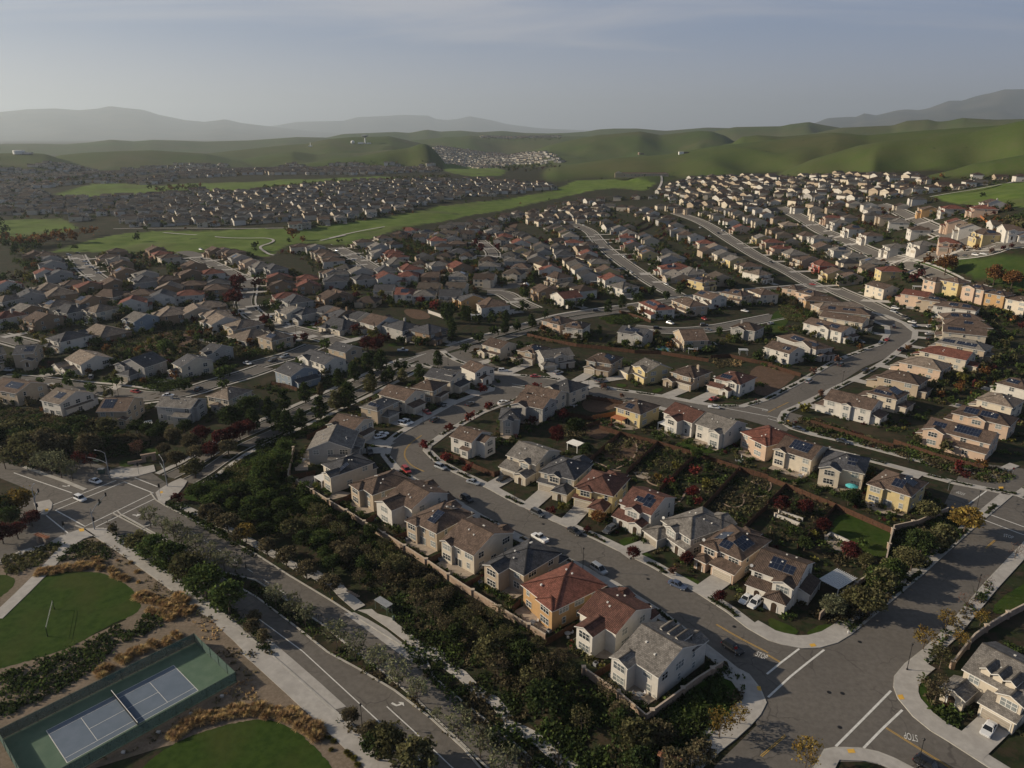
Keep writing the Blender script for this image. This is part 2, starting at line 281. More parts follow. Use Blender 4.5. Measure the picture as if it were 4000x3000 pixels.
def vnoise(x,y,s=0):
    i=np.floor(x);j=np.floor(y);u=x-i;v=y-j;u=u*u*(3-2*u);v=v*v*(3-2*v)
    a=hash2(i,j,s);b=hash2(i+1,j,s);c=hash2(i,j+1,s);d=hash2(i+1,j+1,s)
    return (a*(1-u)+b*u)*(1-v)+(c*(1-u)+d*u)*v
def fbm(x,y,o=4,s=0):
    t=0;a=.5
    for k in range(o): t=t+a*vnoise(x*2**k,y*2**k,s+k); a*=.5
    return t/.94
# hill and mountain crests: distance, reach towards us, reach beyond, crest as seen (x,y)
RIDGES=[
 (1750,620,900,"2200,650 2400,619 2600,604 2790,572 2992,550 3081,540 3271,522 3391,528 3613,509 4000,483 4400,460"),
 (1420,330,260,"2960,715 3020,690 3110,650 3170,623 3280,590 3360,566 3480,548 3613,537 3800,512 4000,470 4300,440"),
 (1150,190,200,"3560,705 3640,682 3720,664 3800,640 4000,605 4300,580"),
 (2300,500,500,"2860,560 2899,534 2960,528 3051,534 3160,525 3250,517 3330,522 3420,540"),
 (2500,700,500,"-300,600 0,599 108,597 174,601 271,630 360,660 450,690"),
 (3000,800,500,"150,640 231,606 325,597 470,590 593,587 723,595 800,600 900,620"),
 (3600,900,600,"700,610 900,590 1080,570 1198,561 1281,543 1379,535 1451,534 1523,532 1600,550 1700,572 1900,600"),
 (2900,500,300,"900,632 1020,610 1140,590 1234,603 1415,597 1523,584 1580,590"),
 (2200,330,300,"1180,640 1300,622 1415,608 1523,588 1600,577 1640,562 1665,562 1690,580 1715,606 1740,640"),
 (3300,800,600,"1990,610 2070,593 2142,568 2215,550 2330,528 2400,523 2501,513 2552,522 2581,527 2664,518 2736,511 2780,513 2834,531 2880,560"),
 (4900,900,400,"1640,545 1737,535 1781,534 1835,528 1871,533 2000,536 2186,533 2260,531 2400,530"),
 (4300,900,900,"3180,520 3290,498 3489,489 3543,471 3627,466 3663,475 3706,471 3760,460 3887,467 4000,464 4300,455"),
 (5200,1200,900,"2780,515 2816,507 2870,496 3051,493 3087,485 3160,476 3200,485 3265,496 3355,511 3420,530"),
 (6500,1600,900,"-300,560 0,563 127,561 253,564 343,557 434,545 525,552 597,546 687,548 800,553 980,548 1107,539 1161,535 1266,537 1330,545"),
 (7200,1800,1500,"1250,540 1288,535 1342,523 1451,519 1541,515 1600,519 1647,510 1668,506 1719,514 1799,510 1871,516 1961,511 2052,519 2142,521 2215,519 2287,514 2341,505 2400,502 2490,502 2599,511 2689,504 2762,498 2850,500 2950,510"),
 (24000,9000,6000,"3120,500 3200,475 3229,462 3308,457 3345,457 3377,443 3424,451 3507,431 3543,428 3590,431 3627,424 3706,395 3760,395 3815,377 3880,364 3923,352 4000,350 4300,365"),
 (30000,11000,6000,"-400,440 0,438 108,427 217,424 307,431 380,425 430,414 488,422 560,429 615,447 723,469 800,476 832,472 880,466 937,479 980,485 1090,498 1250,515"),
 (38000,12000,6000,"950,505 1090,488 1160,476 1250,474 1342,472 1397,458 1487,454 1577,449 1672,452 1701,465 1745,469 1788,465 1835,454 1871,461 1918,469 1980,485 2100,500 2300,510 2600,514")]
RD=[]
for D,wf,wb,s in RIDGES:
    th=[];zz_=[]
    for a,b in nums(s):
        d=ray(a,b); th.append(math.atan2(d[0],d[1])); zz_.append(HC+D*d[2]/math.hypot(d[0],d[1]))
    RD.append((D,wf,wb,np.array(th),np.array(zz_)))
WLx,WLy=-71.4,210.6; WNx,WNy=-.727,-.687
def slope_d(x,y): return (x-WLx)*WNx+(y-WLy)*WNy
def zt2(x,y):
    """terrain height and hill share"""
    x=np.atleast_1d(np.asarray(x,float));y=np.atleast_1d(np.asarray(y,float))
    r=np.hypot(x,y);th=np.arctan2(x,y)
    u=np.clip(th,-.75,.75)*2;v=np.log(np.clip(r,60,4600))
    b=np.empty_like(r)
    for k in range(0,len(r),20000):
        q=np.stack([u[k:k+20000],v[k:k+20000]],1)
        b[k:k+20000]=_tps(((q[:,None]-_C[None,:,:2])**2).sum(2))@_w[:_n]+_w[_n]+q@_w[_n+1:]
    b=b*sstep(400,560,r); k=sstep(1900,3000,r); b=b*(1-k)-14*k
    b=b-2.5*sstep(1,20,slope_d(x,y))*(r<400)
    hill=np.zeros_like(b); h=b.copy()
    for D,wf,wb,t,z in RD:
        low=-18.0
        zc=np.interp(th,t,z)
        zc=np.where((th<t[0])|(th>t[-1]),low+(zc-low)*np.exp(-((np.where(th<t[0],t[0]-th,th-t[-1]))/.05)**2),zc)
        dr=r-D; wfx=wf*(.75+.5*fbm(th*9+D,th*0+D*.1,3,5)); q=np.clip(np.where(dr<0,-dr/wfx,dr/wb),0,1)
        p=.5+.5*np.cos(np.pi*q)
        nz=fbm(x/(wf*.5)+D,y/(wf*.5),4,3); n2=fbm(th*D/(wf*.55)+D*.01+dr/wf*.8,dr/(wf*1.2),3,8); nz=.25*np.clip(np.abs(nz-.5)*5,0,1)+.75*np.clip(np.abs(n2-.5)*5,0,1)
        hh=low+(zc-low)*p-(zc-low)*(.85 if D<8000 else .7)*(nz-.3)*p*(1-p)*(1-.3*p)*2.0
        w=sstep(-6,6,hh-h); hill=np.maximum(hill*(1-w),w); h=np.maximum(h,hh)+0.0
    return h,hill
def zt(x,y): return zt2(x,y)[0]
def z1(x,y): return float(zt2(x,y)[0][0])
def at(p,q,dz=0.0):
    """the ground point (plus dz of height) under a photo pixel"""
    d=ray(p,q); hn=math.hypot(d[0],d[1])
    R=np.exp(np.linspace(math.log(55),math.log(16000),700)); t=R/hn
    zz=HC+d[2]*t-zt(d[0]*t,d[1]*t)-dz
    k=int(np.argmax(zz<0))
    if zz[k]>=0: k=699
    k=max(k,1)
    f=zz[k-1]/(zz[k-1]-zz[k]+1e-9); tt=t[k-1]+(t[k]-t[k-1])*f
    return Vector((d[0]*tt,d[1]*tt,HC+d[2]*tt-dz))
def A(v,s,dz=0.0): return [at(*px(v,a,b),dz) for a,b in nums(s)]
def inpoly(x,y,P):
    c=np.zeros(np.shape(x),bool); n=len(P); j=n-1
    for i in range(n):
        xi,yi=P[i][0],P[i][1];xj,yj=P[j][0],P[j][1]
        if yi!=yj: c^=((yi>y)!=(yj>y))&(x<(xj-xi)*(y-yi)/(yj-yi)+xi)
        j=i
    return c
GOLF=[A('P',"-80,863 0,860 130,856 240,852 290,880 300,892 230,915 130,940 -80,945"),
 A('P',"200,985 260,965 350,940 420,925 500,912 600,902 900,898 1150,894 1300,876 1400,862 1500,850 1620,828 1720,806 1900,786 2050,766 2160,744 2250,705 2400,700 2560,715 2520,745 2400,735 2300,745 2185,772 2060,800 1960,822 1840,838 1740,862 1640,880 1530,905 1440,932 1380,960 1300,955 1180,950 1130,955 1040,1000 960,995 830,985 760,988 640,990 540,995 420,985 300,985"),
 A('P',"215,757 300,735 360,718 480,716 620,725 760,716 900,712 1060,706 1000,716 800,733 640,752 560,765 420,772 280,770"),
 A('P',"780,739 900,715 1100,702 1300,695 1560,690 1560,698 1300,710 1080,726 950,742 850,748"),
 A('P',"1740,640 1830,650 1980,668 1960,685 1860,690 1780,680 1730,668"),
 A('P',"3640,768 3800,735 3900,720 4100,705 4100,815 3950,808 3820,802 3700,790")]
PARKP=A('K6',"760,1270 980,1250 1300,1235 1700,1225 2212,1215 2400,1220 2400,1640 2250,1640 2100,1600 1700,1500 1450,1410 1200,1400 950,1330")
def build_terrain():
    th=np.arange(-.86,.861,.0042); r=[]; q=22.0
    while q<50000:
        r.append(q); q*=1.0115 if q<4200 else 1.022
    r=np.array(r); T,R=np.meshgrid(th,r); x=(R*np.sin(T)).ravel(); y=(R*np.cos(T)).ravel()
    z,hill=zt2(x,y)
    golf=np.zeros_like(x)
    for P in GOLF: golf=np.maximum(golf,inpoly(x,y,P))
    park=inpoly(x,y,PARKP).astype(float)
    fwd=golf*(.6*fbm(x/22,y/22,3,9)*2)   # gentle undulation of the fairways
    z=z+golf*6.5*(fbm(x/55,y/55,3,21)-.5)*sstep(450,700,np.hypot(x,y))
    nr,nc=len(r),len(th); i=np.arange(nr*nc).reshape(nr,nc)
    fc=np.stack([i[:-1,:-1],i[:-1,1:],i[1:,1:],i[1:,:-1]],-1).reshape(-1,4)[:, ::-1]
    me=bpy.data.meshes.new('terrain'); me.vertices.add(len(x)); me.vertices.foreach_set('co',np.stack([x,y,z],1).ravel())
    me.loops.add(fc.size); me.loops.foreach_set('vertex_index',fc.ravel()); me.polygons.add(len(fc)); me.polygons.foreach_set('loop_start',np.arange(0,fc.size,4)); me.polygons.foreach_set('loop_total',np.full(len(fc),4)); me.polygons.foreach_set('use_smooth',np.ones(len(fc),bool))
    me.update(); me.validate()
    far=sstep(11000,15000,np.hypot(x,y))
    a=me.attributes.new('zone','FLOAT_COLOR','POINT'); a.data.foreach_set('color',np.stack([golf,hill,park,far],1).ravel().astype(np.float32))
    m,t,b=new_mat('terrain_ground'); n=t.nodes;l=t.links
    g=n.new('ShaderNodeNewGeometry'); at_=n.new('ShaderNodeAttribute'); at_.attribute_name='zone'; sp=n.new('ShaderNodeSeparateColor'); l.new(at_.outputs['Color'],sp.inputs[0])
    def nz(sc,d=5,ro=.6):
        k=n.new('ShaderNodeTexNoise'); l.new(g.outputs['Position'],k.inputs[0]); k.inputs['Scale'].default_value=sc; k.inputs['Detail'].default_value=d; k.inputs['Roughness'].default_value=ro; return k.outputs[0]
    def mr(x_,a_,b_,c_=0,d_=1):
        k=n.new('ShaderNodeMapRange'); l.new(x_,k.inputs[0]); k.inputs[1].default_value=a_;k.inputs[2].default_value=b_;k.inputs[3].default_value=c_;k.inputs[4].default_value=d_; return k.outputs[0]
    def mix(f,c1,c2):
        k=n.new('ShaderNodeMix'); k.data_type='RGBA'
        for s_,v_ in ((0,f),(6,c1),(7,c2)):
            if isinstance(v_,tuple): k.inputs[s_].default_value=(*v_,1)
            elif isinstance(v_,float): k.inputs[s_].default_value=v_
            else: l.new(v_,k.inputs[s_])
        return k.outputs[2]
    yard=mix(mr(nz(.42,8,.7),.42,.58),(.017,.024,.010),(.046,.034,.022)); yard=mix(mr(nz(.16,6),.5,.6,0,.75),yard,(.024,.036,.013)); yard=mix(mr(nz(.9,6),.62,.7,0,.8),yard,(.085,.075,.04)); yard=mix(mr(nz(.05,4),.56,.66,0,.55),yard,(.075,.055,.036))
    gr=mix(mr(nz(.06,6),.38,.62),(.082,.128,.022),(.118,.16,.036)); gr=mix(mr(nz(.012,5),.5,.66,0,.55),gr,(.085,.085,.038)); gr=mix(mr(nz(.03,6),.63,.7),gr,(.03,.045,.014))
    hl=mix(mr(nz(.0035,7),.4,.62),(.056,.085,.020),(.080,.083,.034)); hl=mix(mr(nz(.018,6),.45,.63,0,.5),hl,(.046,.068,.02)); hl=mix(mr(nz(.05,6),.66,.70,0,.7),hl,(.022,.03,.012)); hl=mix(mr(nz(.25,5),.45,.62,0,.35),hl,(.085,.085,.04))
    pk=mix(mr(nz(.1,6),.4,.6),(.036,.062,.014),(.055,.08,.02))
    mt=mix(mr(nz(.0012,8),.4,.6),(.035,.04,.022),(.085,.075,.048))
    c=mix(sp.outputs[1],yard,hl); c=mix(sp.outputs[0],c,gr); c=mix(sp.outputs[2],c,pk); c=mix(at_.outputs['Alpha'],c,mt)
    l.new(c,b.inputs['Base Color']); b.inputs['Roughness'].default_value=.97; b.inputs['Specular IOR Level'].default_value=.1
    me.materials.append(m)
    o=bpy.data.objects.new('ground',me); COL.objects.link(o); tag(o,kind='structure'); return o
build_terrain()
# ------------------------------------------------------------------ ground sheets
def off(x,y,k): return k+max(0.0,math.hypot(x,y)-350)*.0005
def zz_all(P):
    z=zt([p[0] for p in P],[p[1] for p in P]); return z
def chaikin(P,n=2,closed=False):
    P=[Vector((p[0],p[1],0)) for p in P]
    for _ in range(n):
        Q=[] if closed else [P[0]]
        m=len(P) if closed else len(P)-1
        for i in range(m):
            a=P[i];b=P[(i+1)%len(P)]; Q+= [a*.75+b*.25,a*.25+b*.75]
        if not closed: Q.append(P[-1])
        P=Q
    return P
def resample(P,step):
    out=[P[0]]; 
    for a,b in zip(P,P[1:]):
        L_=(b-a).length; k=max(1,int(L_/step)); out+=[a.lerp(b,(i+1)/k) for i in range(k)]
    return out
def normals(P):
    R=[]
    for i in range(len(P)):
        d=(P[min(i+1,len(P)-1)]-P[max(i-1,0)]); d.z=0; d.normalize(); R.append(Vector((-d.y,d.x,0)))
    return R
def ribbon(mb,P,w0,w1,k,m=0,side=0.0,cross=4):
    """strip from offset w0 to w1 (left positive) of polyline P, k above the terrain; side>0 adds vertical sides"""
    Nn=normals(P); nx=max(1,int(abs(w1-w0)/cross)); rows=[]; flat=[]
    for p,n_ in zip(P,Nn):
        for j in range(nx+1): flat.append(p+n_*(w0+(w1-w0)*j/nx))
    z=zz_all(flat); b=len(mb.v); q=nx+1
    vs=[(p.x,p.y,z[i]+off(p.x,p.y,k)) for i,p in enumerate(flat)]
    fs=[]
    for i in range(len(P)-1):
        for j in range(nx):
            f=(i*q+j,(i+1)*q+j,(i+1)*q+j+1,i*q+j+1); fs.append(f if w1<w0 else f)
    mb.add(vs,fs,m)
    if side:
        for j in (0,nx):
            e=[vs[i*q+j] for i in range(len(P))]; lo=[(a,b_,c-side) for a,b_,c in e]; n0=len(e)
            mb.add(e+lo,[(i,i+1,n0+i+1,n0+i) for i in range(n0-1)],m)
def sheet(mb,P,k,m=0,side=0.0):
    """flat-lying polygon k above the terrain"""
    P=[Vector((p[0],p[1],0)) for p in P]; z=zz_all(P)
    vs=[(p.x,p.y,z[i]+off(p.x,p.y,k)) for i,p in enumerate(P)]
    tr=tessellate_polygon([P]); ar=sum(P[i].x*P[(i+1)%len(P)].y-P[(i+1)%len(P)].x*P[i].y for i in range(len(P)))
    fs=[]
    for t in tr:
        a,b_,c=[P[i] for i in t]; cr=(b_-a).cross(c-a).z
        fs.append(tuple(t) if cr>0 else tuple(t[::-1]))
    mb.add(vs,fs,m)
    if side:
        lo=[(a,b_,c-side) for a,b_,c in vs]; n0=len(vs); mb.add(vs+lo,[(i,(i+1)%n0,n0+(i+1)%n0,n0+i) for i in range(n0)],m)
def V2(l): return [Vector((a,b,0)) for a,b in l]
ROADS={}
def road(name,P,w,k=.05,smooth=2,step=5):
    P=resample(chaikin(P,smooth),step); ROADS[name]=(P,w); return P
# named centre lines (metres, or photo clicks on the ground)
rA=road('curve street',V2([(96,68),(74,96),(62,111),(53,123.5),(44,136.2),(39.2,143.2),(29.8,154.9),(17.5,167.3),(6.9,177),(-4,188),(-11.5,196.6),(-23,208),(-31.3,217.9),(-36.3,229),(-36,236),(-34,241.5),(-31,247.5),(-26,257),(-18.5,270),(-10.5,280),(-2,288),(6,295)]),11.5)
rD=road('side road',V2([(6,60),(30,84.5),(45,98),(63,114.5),(82.4,131.5),(91.1,138.4),(110.4,155.8),(132.5,174.7),(165,204)]),11.8)
def struct(mb,name,mat): return tag(mb.build(name,mat),kind='structure')
def PV(s): return V2(nums(s))
# kerb lines of the near blocks, in metres; the block lies to the LEFT of each line's direction of travel when w>0
K_mid=PV("165,208 152,198 139,205.5 114.8,226.9 97,241.5 58.6,271.8 40.8,280.3 24.5,289.3 15,292.5 10,290 3,282.5 -5,275 -13,266 -20,254.5 -25.7,244.4 -28.4,238 -30.7,233 -30.6,229 -26.2,220.6 -19,211.9 -7.5,200.6 0,192 11,181.1 21.7,171.3 34.3,158.5 43.7,146.8 48.5,139.8 51.5,134 54.8,129.9 57.5,128.4 61.2,127.3 64.9,127.5 69.3,129.1 73.4,131.8 80.6,137.6 89,144.5 100.6,154.1 126,176 150,196")
K_wall=PV("10,76 32.6,96.8 36.5,100.2 40.5,103.3 43.6,106 46.4,108.8 48.5,111.8 48.6,115.4 47.6,119.6 45.8,121.3 42.7,126.6 34.6,139.6 25.5,151.1 13.4,163.2 2.8,172.9 -8,183.9 -15.6,192.6 -27,204 -35.8,214.5 -41.6,226 -42.3,236 -39.8,243.3 -36.8,249.3 -31.4,259.2 -23.7,273 -14.9,283.9 -7.5,290.5 -7,296 -12,301 -20,307 -31,320 -41,329 -49,326")
K_up=PV("-36,350 -33,343 -28.4,334.5 -12.2,316 0,310.8 15.4,306.7 30.1,298.8 46.3,289.8 64.1,281.3 73.6,275.1 82,271 92,270.5 104.1,278.5 126.8,301.1 154.9,331.9 179.3,352.6 191.5,362.2 205.9,384.1 214.3,401.9 212,420 203,437 190,455")
K_right=PV("203,470 216,450 226,428 227.9,410 223.6,389.1 214.1,372.3 180.1,332.8 157.5,310 121.9,277.1 107.5,264.5 103.3,257 104.6,250 109.6,244.5 122.1,235.1 135.8,222.5 146.5,213.6 153,212 164,219")
K_br=PV("160,190 136.2,170.1 114.1,151.2 94.8,133.8 86.1,126.9 80.3,122.7 76.3,119 74.7,116.1 74,113 74.5,108.3 75.9,104.9 77.7,102.5 81.4,96.8 96,76")
K_isl=PV("88,72 78,84 72,92.5 68.5,96.8 66.5,98.7 64.2,100.2 61.5,101 57.1,101.2 54.9,100.7 51.9,97.2 46,92 20,68")
# asphalt
a=MB()
ribbon(a,resample(rA,4),-7.5,7.5,.05); ribbon(a,resample(rD,4),-6.2,6.2,.054)
for kl,w in ((K_up,-12.0),): ribbon(a,resample(kl,4),0.2,-12.0,.058)
sheet(a,[(84,262),(96,276),(112,262),(100,246)],.062); sheet(a,[(-40,338),(-24,352),(-2,318),(4,296),(-10,288),(-24,306)],.062)
sheet(a,[(50,132),(62,129),(80,133),(82,120),(74,100),(60,98),(44,98),(46,118)],.066); sheet(a,[(132,170),(126,190),(150,220),(168,214),(170,196)],.062)
SLl=PV("-116,216 -106,237 -94.7,258.1 -83.9,278.3 -75.1,295.5 -65.7,314.6 -56.9,332.4 -47,345 -36,356.6 -19.3,376.7 0,399 14,412")
SL=resample(chaikin(SLl,2),4)
AVE=resample(chaikin(SLl[:-1]+A('P',"2080,1255 2181,1226 2352,1203 2475,1186 2620,1165 2800,1142 3000,1122 3150,1110"),2),5)
def split_x(P,f): return [p for p in P if f(p)]
av=MB(); ribbon(av,AVE,-2.5,-8.0,.05); ribbon(av,AVE,-10.8,-16.3,.05)
for q in ([(-48,346),(-40,354),(-22,332),(-30,322),(-42,324)],): sheet(av,q,.07)
# boulevard carriageways
blvR=PV("-112,203 -108,198 -103.6,194.5 -85,181 -67.7,167.9 -55.9,157.9 -43.3,147.8 -30,136.5 -18.1,126.7 -15.9,121.5 -9.3,114.5 0,105 12,92 24,80")
medR=PV("-116,191 -113.9,188.9 -91.7,173 -74.1,159.8 -63.7,155.9 -54.9,148.7 -42,137.8 -32.3,128.2 -26.6,123.2 -18.4,115.1 -12.1,107.8 -4.3,99.1 10,84")
medL=PV("-117,190 -114.5,188.2 -95.9,175.4 -74,158 -61.4,149.1 -48.2,137.4 -39.5,129.3 -31.5,123.9 -23.4,117.9 -15.7,110.9 -8.6,103.2 -5.1,98.5 9,83")
LK=PV("-124,183 -120.5,181 -102,167 -80,149.5 -68,140.6 -61.8,137.2 -53.8,130.8 -45,122.5 -35,113 -31,110 -22,100.7 -8,85")
def arclen(P):
    t=[0]
    for p,q in zip(P,P[1:]): t.append(t[-1]+(q-p).length)
    return t
def rs_n(P,n):
    t=arclen(P); return [Vector((np.interp(k,t,[p.x for p in P]),np.interp(k,t,[p.y for p in P]),0)) for k in np.linspace(0,t[-1],n)]
def band(mb,Pa,Pb,k,m=0,n=50,side=0.0,cross=3):
    X=rs_n(Pa,n);Y=rs_n(Pb,n); pts=[x.lerp(y,j/cross) for x,y in zip(X,Y) for j in range(cross+1)]; z=zt([p.x for p in pts],[p.y for p in pts]); q=cross+1
    vs=[(p.x,p.y,z[i]+k) for i,p in enumerate(pts)]; fs=[(i*q+j,i*q+j+1,(i+1)*q+j+1,(i+1)*q+j) for i in range(n-1) for j in range(cross)]
    a_,b_,c_=[Vector(vs[i]) for i in fs[0][:3]]
    if (b_-a_).cross(c_-a_).z<0: fs=[f[::-1] for f in fs]
    mb.add(vs,fs,m)
    if side:
        for j in (0,cross):
            e=[vs[i*q+j] for i in range(n)]; mb.add(e+[(u,v,w-side) for u,v,w in e],[(i,i+1,n+i+1,n+i) for i in range(n-1)],m)
bl=MB(); band(bl,blvR,medR,.05); band(bl,medL,LK,.05)
sheet(bl,[(-150,196),(-128,226),(-104,204),(-112,190),(-120,176),(-134,178)],.062)
ribbon(bl,resample(PV("-126,203 -150,217 -175,231 -215,252"),5),-11,11,.056); ribbon(bl,resample(PV("-128,184 -140,167 -155,146 -170,126"),5),-7,7,.056)
struct(a,'street_road',M['asphalt']); struct(av,'avenue_road',M['asphalt']); struct(bl,'boulevard_road',M['asphalt'])
# kerbs and pavements
def dense(P,st=3): return resample(P,st)
kb=MB(); sw=MB()
for kl in (K_mid,K_wall,K_up,K_right,K_br,K_isl):
    P=dense(kl,2.5); sgn=-1 if kl in (K_mid,K_right,K_br,K_isl) else 1
    # the block side is found from the road centre lines
    ribbon(kb,P,0,.32*0+.32,.19,0,.2) if False else None
def inward(P):
    """+1 if the block lies left of the line, tested against the roads"""
    m=P[len(P)//3]; n_=normals(P)[len(P)//3]; 
    def dr(p): return min((q-p).length for R in (rA,rD) for q in R)
    return 1 if dr(m+n_*3)>dr(m-n_*3) else -1
SIDES={}
for nm,kl,rng in (('mid',K_mid,None),('wall',K_wall,None),('br',K_br,None),('isl',K_isl,None),('up',K_up,None),('right',K_right,None)):
    P=dense(kl,2.5); s={'mid':1,'wall':0,'br':0,'isl':0,'up':0,'right':0}[nm]
    s=inward(P) if nm in ('wall','br','isl') else {'mid':-1,'up':1,'right':-1}[nm]
    if nm=='mid': # polygon orientation decides
        ar=sum(P[i].x*P[(i+1)%len(P)].y-P[(i+1)%len(P)].x*P[i].y for i in range(len(P))); s=1 if ar>0 else -1
    SIDES[nm]=s
    ribbon(kb,P,0,s*.35,.20,0,.2); ribbon(sw,P,s*.35,s*2.9,.19,0,.2)
    for lo,hi,cx_,cy_ in ((2.8,4.6,46,110),(2.8,4.2,64,127),(2.8,4.4,76,112)):
        Q=[p for p in P if math.hypot(p.x-cx_,p.y-cy_)<15.5]
        if len(Q)>4 and not (nm=='mid' and cx_!=64) and not(nm=='wall' and cx_!=46) and not(nm=='br' and cx_!=76) and nm in('mid','wall','br'): ribbon(sw,Q,s*2.7,s*hi,.194,0,.2)
ribbon(sw,[p for p in AVE if not(-52<p.x<-32)][:len(AVE)],-1.1,1.1,.17,0,.15) if False else None
for lo,hi in ((-200,-52),(-34,400)):
    P=[p for p in AVE if lo<p.x<hi]
    if len(P)>2:
        ribbon(sw,P,-1.1,1.1,.17,0,.15); ribbon(kb,P,-2.3,-2.55,.19,0,.15)
        ribbon(kb,P,-7.9,-8.2,.19,0,.15); ribbon(kb,P,-10.6,-10.9,.19,0,.15); ribbon(kb,P,-16.2,-16.5,.19,0,.15)
P=[p for p in AVE if p.x<-58]; ribbon(sw,P,-18,-20,.17,0,.15)
# boulevard: kerbs, bus bays, pavements
for P in (blvR,medR,medL,LK): ribbon(kb,resample(P,3),.18,-.18,.2,0,.2)
def clickpoly(mb,v,s,k,m=0,side=0.0): P=A(v,s); sheet(mb,P,k,m,side); return P
bay=MB(); clickpoly(bay,'V10',"760,325 850,315 960,370 1130,470 1290,600 1440,720 1465,760 1420,790 1350,750 1190,640 1000,500",.075); clickpoly(bay,'V10',"95,545 150,575 330,730 560,930 780,1130 650,1165 420,960 150,710",.075)
struct(bay,'bus_bay',M['concrete'])
clickpoly(sw,'V10',"880,300 960,330 1130,445 1280,560 1440,700 1480,720 1560,690 1480,620 1330,500 1200,400 1180,370 1050,330 1000,290",.2,0,.15)
ribbon(sw,resample(A('V6',"-700,700 -420,830 -100,1000 40,1080 330,1240 480,1340"),3),-1.1,1.1,.18,0,.15); ribbon(sw,resample(A('V10',"480,-30 560,20 680,70 760,160 900,280"),3),-1.4,1.4,.184,0,.15)
ribbon(sw,resample(A('V10',"1520,670 1640,770 1780,860 1930,1020 2060,1085 2190,1250"),3),-1.1,1.1,.186,0,.15); ribbon(sw,resample(A('V11',"-60,1270 60,1330 200,1400 400,1570 540,1680 700,1830"),3),-1.2,1.2,.182,0,.15)
ribbon(sw,resample(A('V5',"840,945 1000,1035 1130,1130 1400,1325 1640,1500 1800,1625"),3),-1.7,1.7,.18,0,.12)
ribbon(sw,resample(A('V9',"1790,290 1880,350 2080,530 2240,690"),3),-1.7,1.7,.183,0,.12); ribbon(sw,resample(A('V10',"-60,620 60,720 330,960 560,1170 760,1350 1010,1590 1200,1790"),3),-2.1,2.1,.181,0,.12)
clickpoly(sw,'V5',"590,960 700,925 830,915 930,915 900,985 800,985 720,1010 560,1090 480,1010",.2,0,.15)
ribbon(sw,resample(A('V5',"700,990 560,1085 470,1190 380,1290 200,1470 -40,1700"),3),-1.6,1.6,.184,0,.12); ribbon(sw,resample(A('V5',"560,985 430,1060 180,1130 -40,1230"),3),-1.2,1.2,.187,0,.12)
# corner plazas of the signalled crossing
clickpoly(sw,'V5',"945,420 1060,400 1200,395 1330,370 1345,425 1200,465 1060,490 960,485",.2,0,.15); clickpoly(sw,'V5',"1345,610 1380,580 1480,520 1560,485 1620,510 1590,560 1520,640 1430,690 1420,715 1370,680",.2,0,.15)
clickpoly(sw,'V5',"290,700 430,670 455,700 445,750 400,800 330,800",.2,0,.15)
ribbon(kb,resample(A('V5',"210,385 400,455 560,510 740,585"),3),-.6,.6,.2,0,.2)
struct(sw,'pavement',M['concrete']); struct(kb,'kerb',M['kerb'])
# planted parkway strips along the kerbs
# painted markings
pm=MB(); ym=MB()
def line(mb,P,w,k=.085): ribbon(mb,resample(P,3),-w/2,w/2,k)
for s in ("480,760 1075,515 1325,612 735,900 480,760",): line(pm,A('V5',s),.35)
for s in ("440,722 1005,502","1165,480 1360,556","830,905 1350,655","640,1000 400,805","620,610 120,437","1060,800 1240,900 1330,880"): line(pm,A('V5',s),.32)
for s in ("0,355 400,650 900,1110 1300,1480 1500,1670","1130,1130 1350,1330 1720,1680"): line(pm,A('V10',s),.22)
for i in range(7): line(pm,[LKp.lerp(LKq,.0) for LKp,LKq in []] or [medR[3].lerp(blvR[5],.5)+Vector((.62,-.52,0))*(i*9-40),medR[3].lerp(blvR[5],.5)+Vector((.62,-.52,0))*(i*9-37)],.15)
for s in ("270,630 110,752 -10,850","485,640 340,752 195,870 0,1050","1062,995 820,1240 585,1475","1160,1160 980,1330 825,1490"): line(pm,A('V12',s),.42,.09)
for s in ("1735,705 1905,580","1840,770 2048,602 2212,660","1840,770 2212,905","1840,835 2212,975"): line(pm,A('V8',s),.36,.09)
for s in ("1210,465 1440,410","1280,470 1470,400","1520,405 1690,440","1280,490 1500,530"): line(pm,A('V2',s),.3,.095)
for s in ("1790,1085 2212,1165","1990,1065 2212,1110"): line(pm,A('V3',s),.35,.095)
for s in ("0,885 190,915","0,905 190,940"): line(pm,A('V3',s),.3,.095)
for s in ("0,1160 130,1195","0,1185 150,1230"): line(pm,A('V4',s),.3,.095)
for v,s in (('V2',"1430,1110 1340,1170 1290,1230 1280,1290 1320,1350 1380,1390 1450,1420"),('V11',"1765,420 1950,530 2212,665"),('V12',"-10,680 110,750"),('V12',"1020,1315 1300,1490 1590,1670"),('V12',"150,1380 -60,1560"),('V8',"1960,1020 1880,1090"),('V4',"175,1045 90,1085 0,1130")):
    P=resample(chaikin(A(v,s),2),2); ribbon(ym,P,.08,.2,.087); ribbon(ym,P,-.2,-.08,.087)
def arrow(v,s,w=.5):
    P=A(v,s); d=(P[-1]-P[-2]).normalized(); n_=Vector((-d.y,d.x,0)); line(pm,P[:-1],w,.09); t=P[-1]; b=P[-2]
    sheet(pm,[b+n_*.9,t,b-n_*.9],.094)
arrow('V10',"1172,1100 1215,1122 1255,1110 1275,1095",.45); arrow('V5',"540,550 570,555 590,550 607,545",.4); arrow('V5',"1145,800 1180,805 1220,800",.4)
struct(pm,'road_marking',M['paint']); struct(ym,'yellow_centreline',M['yellow'])
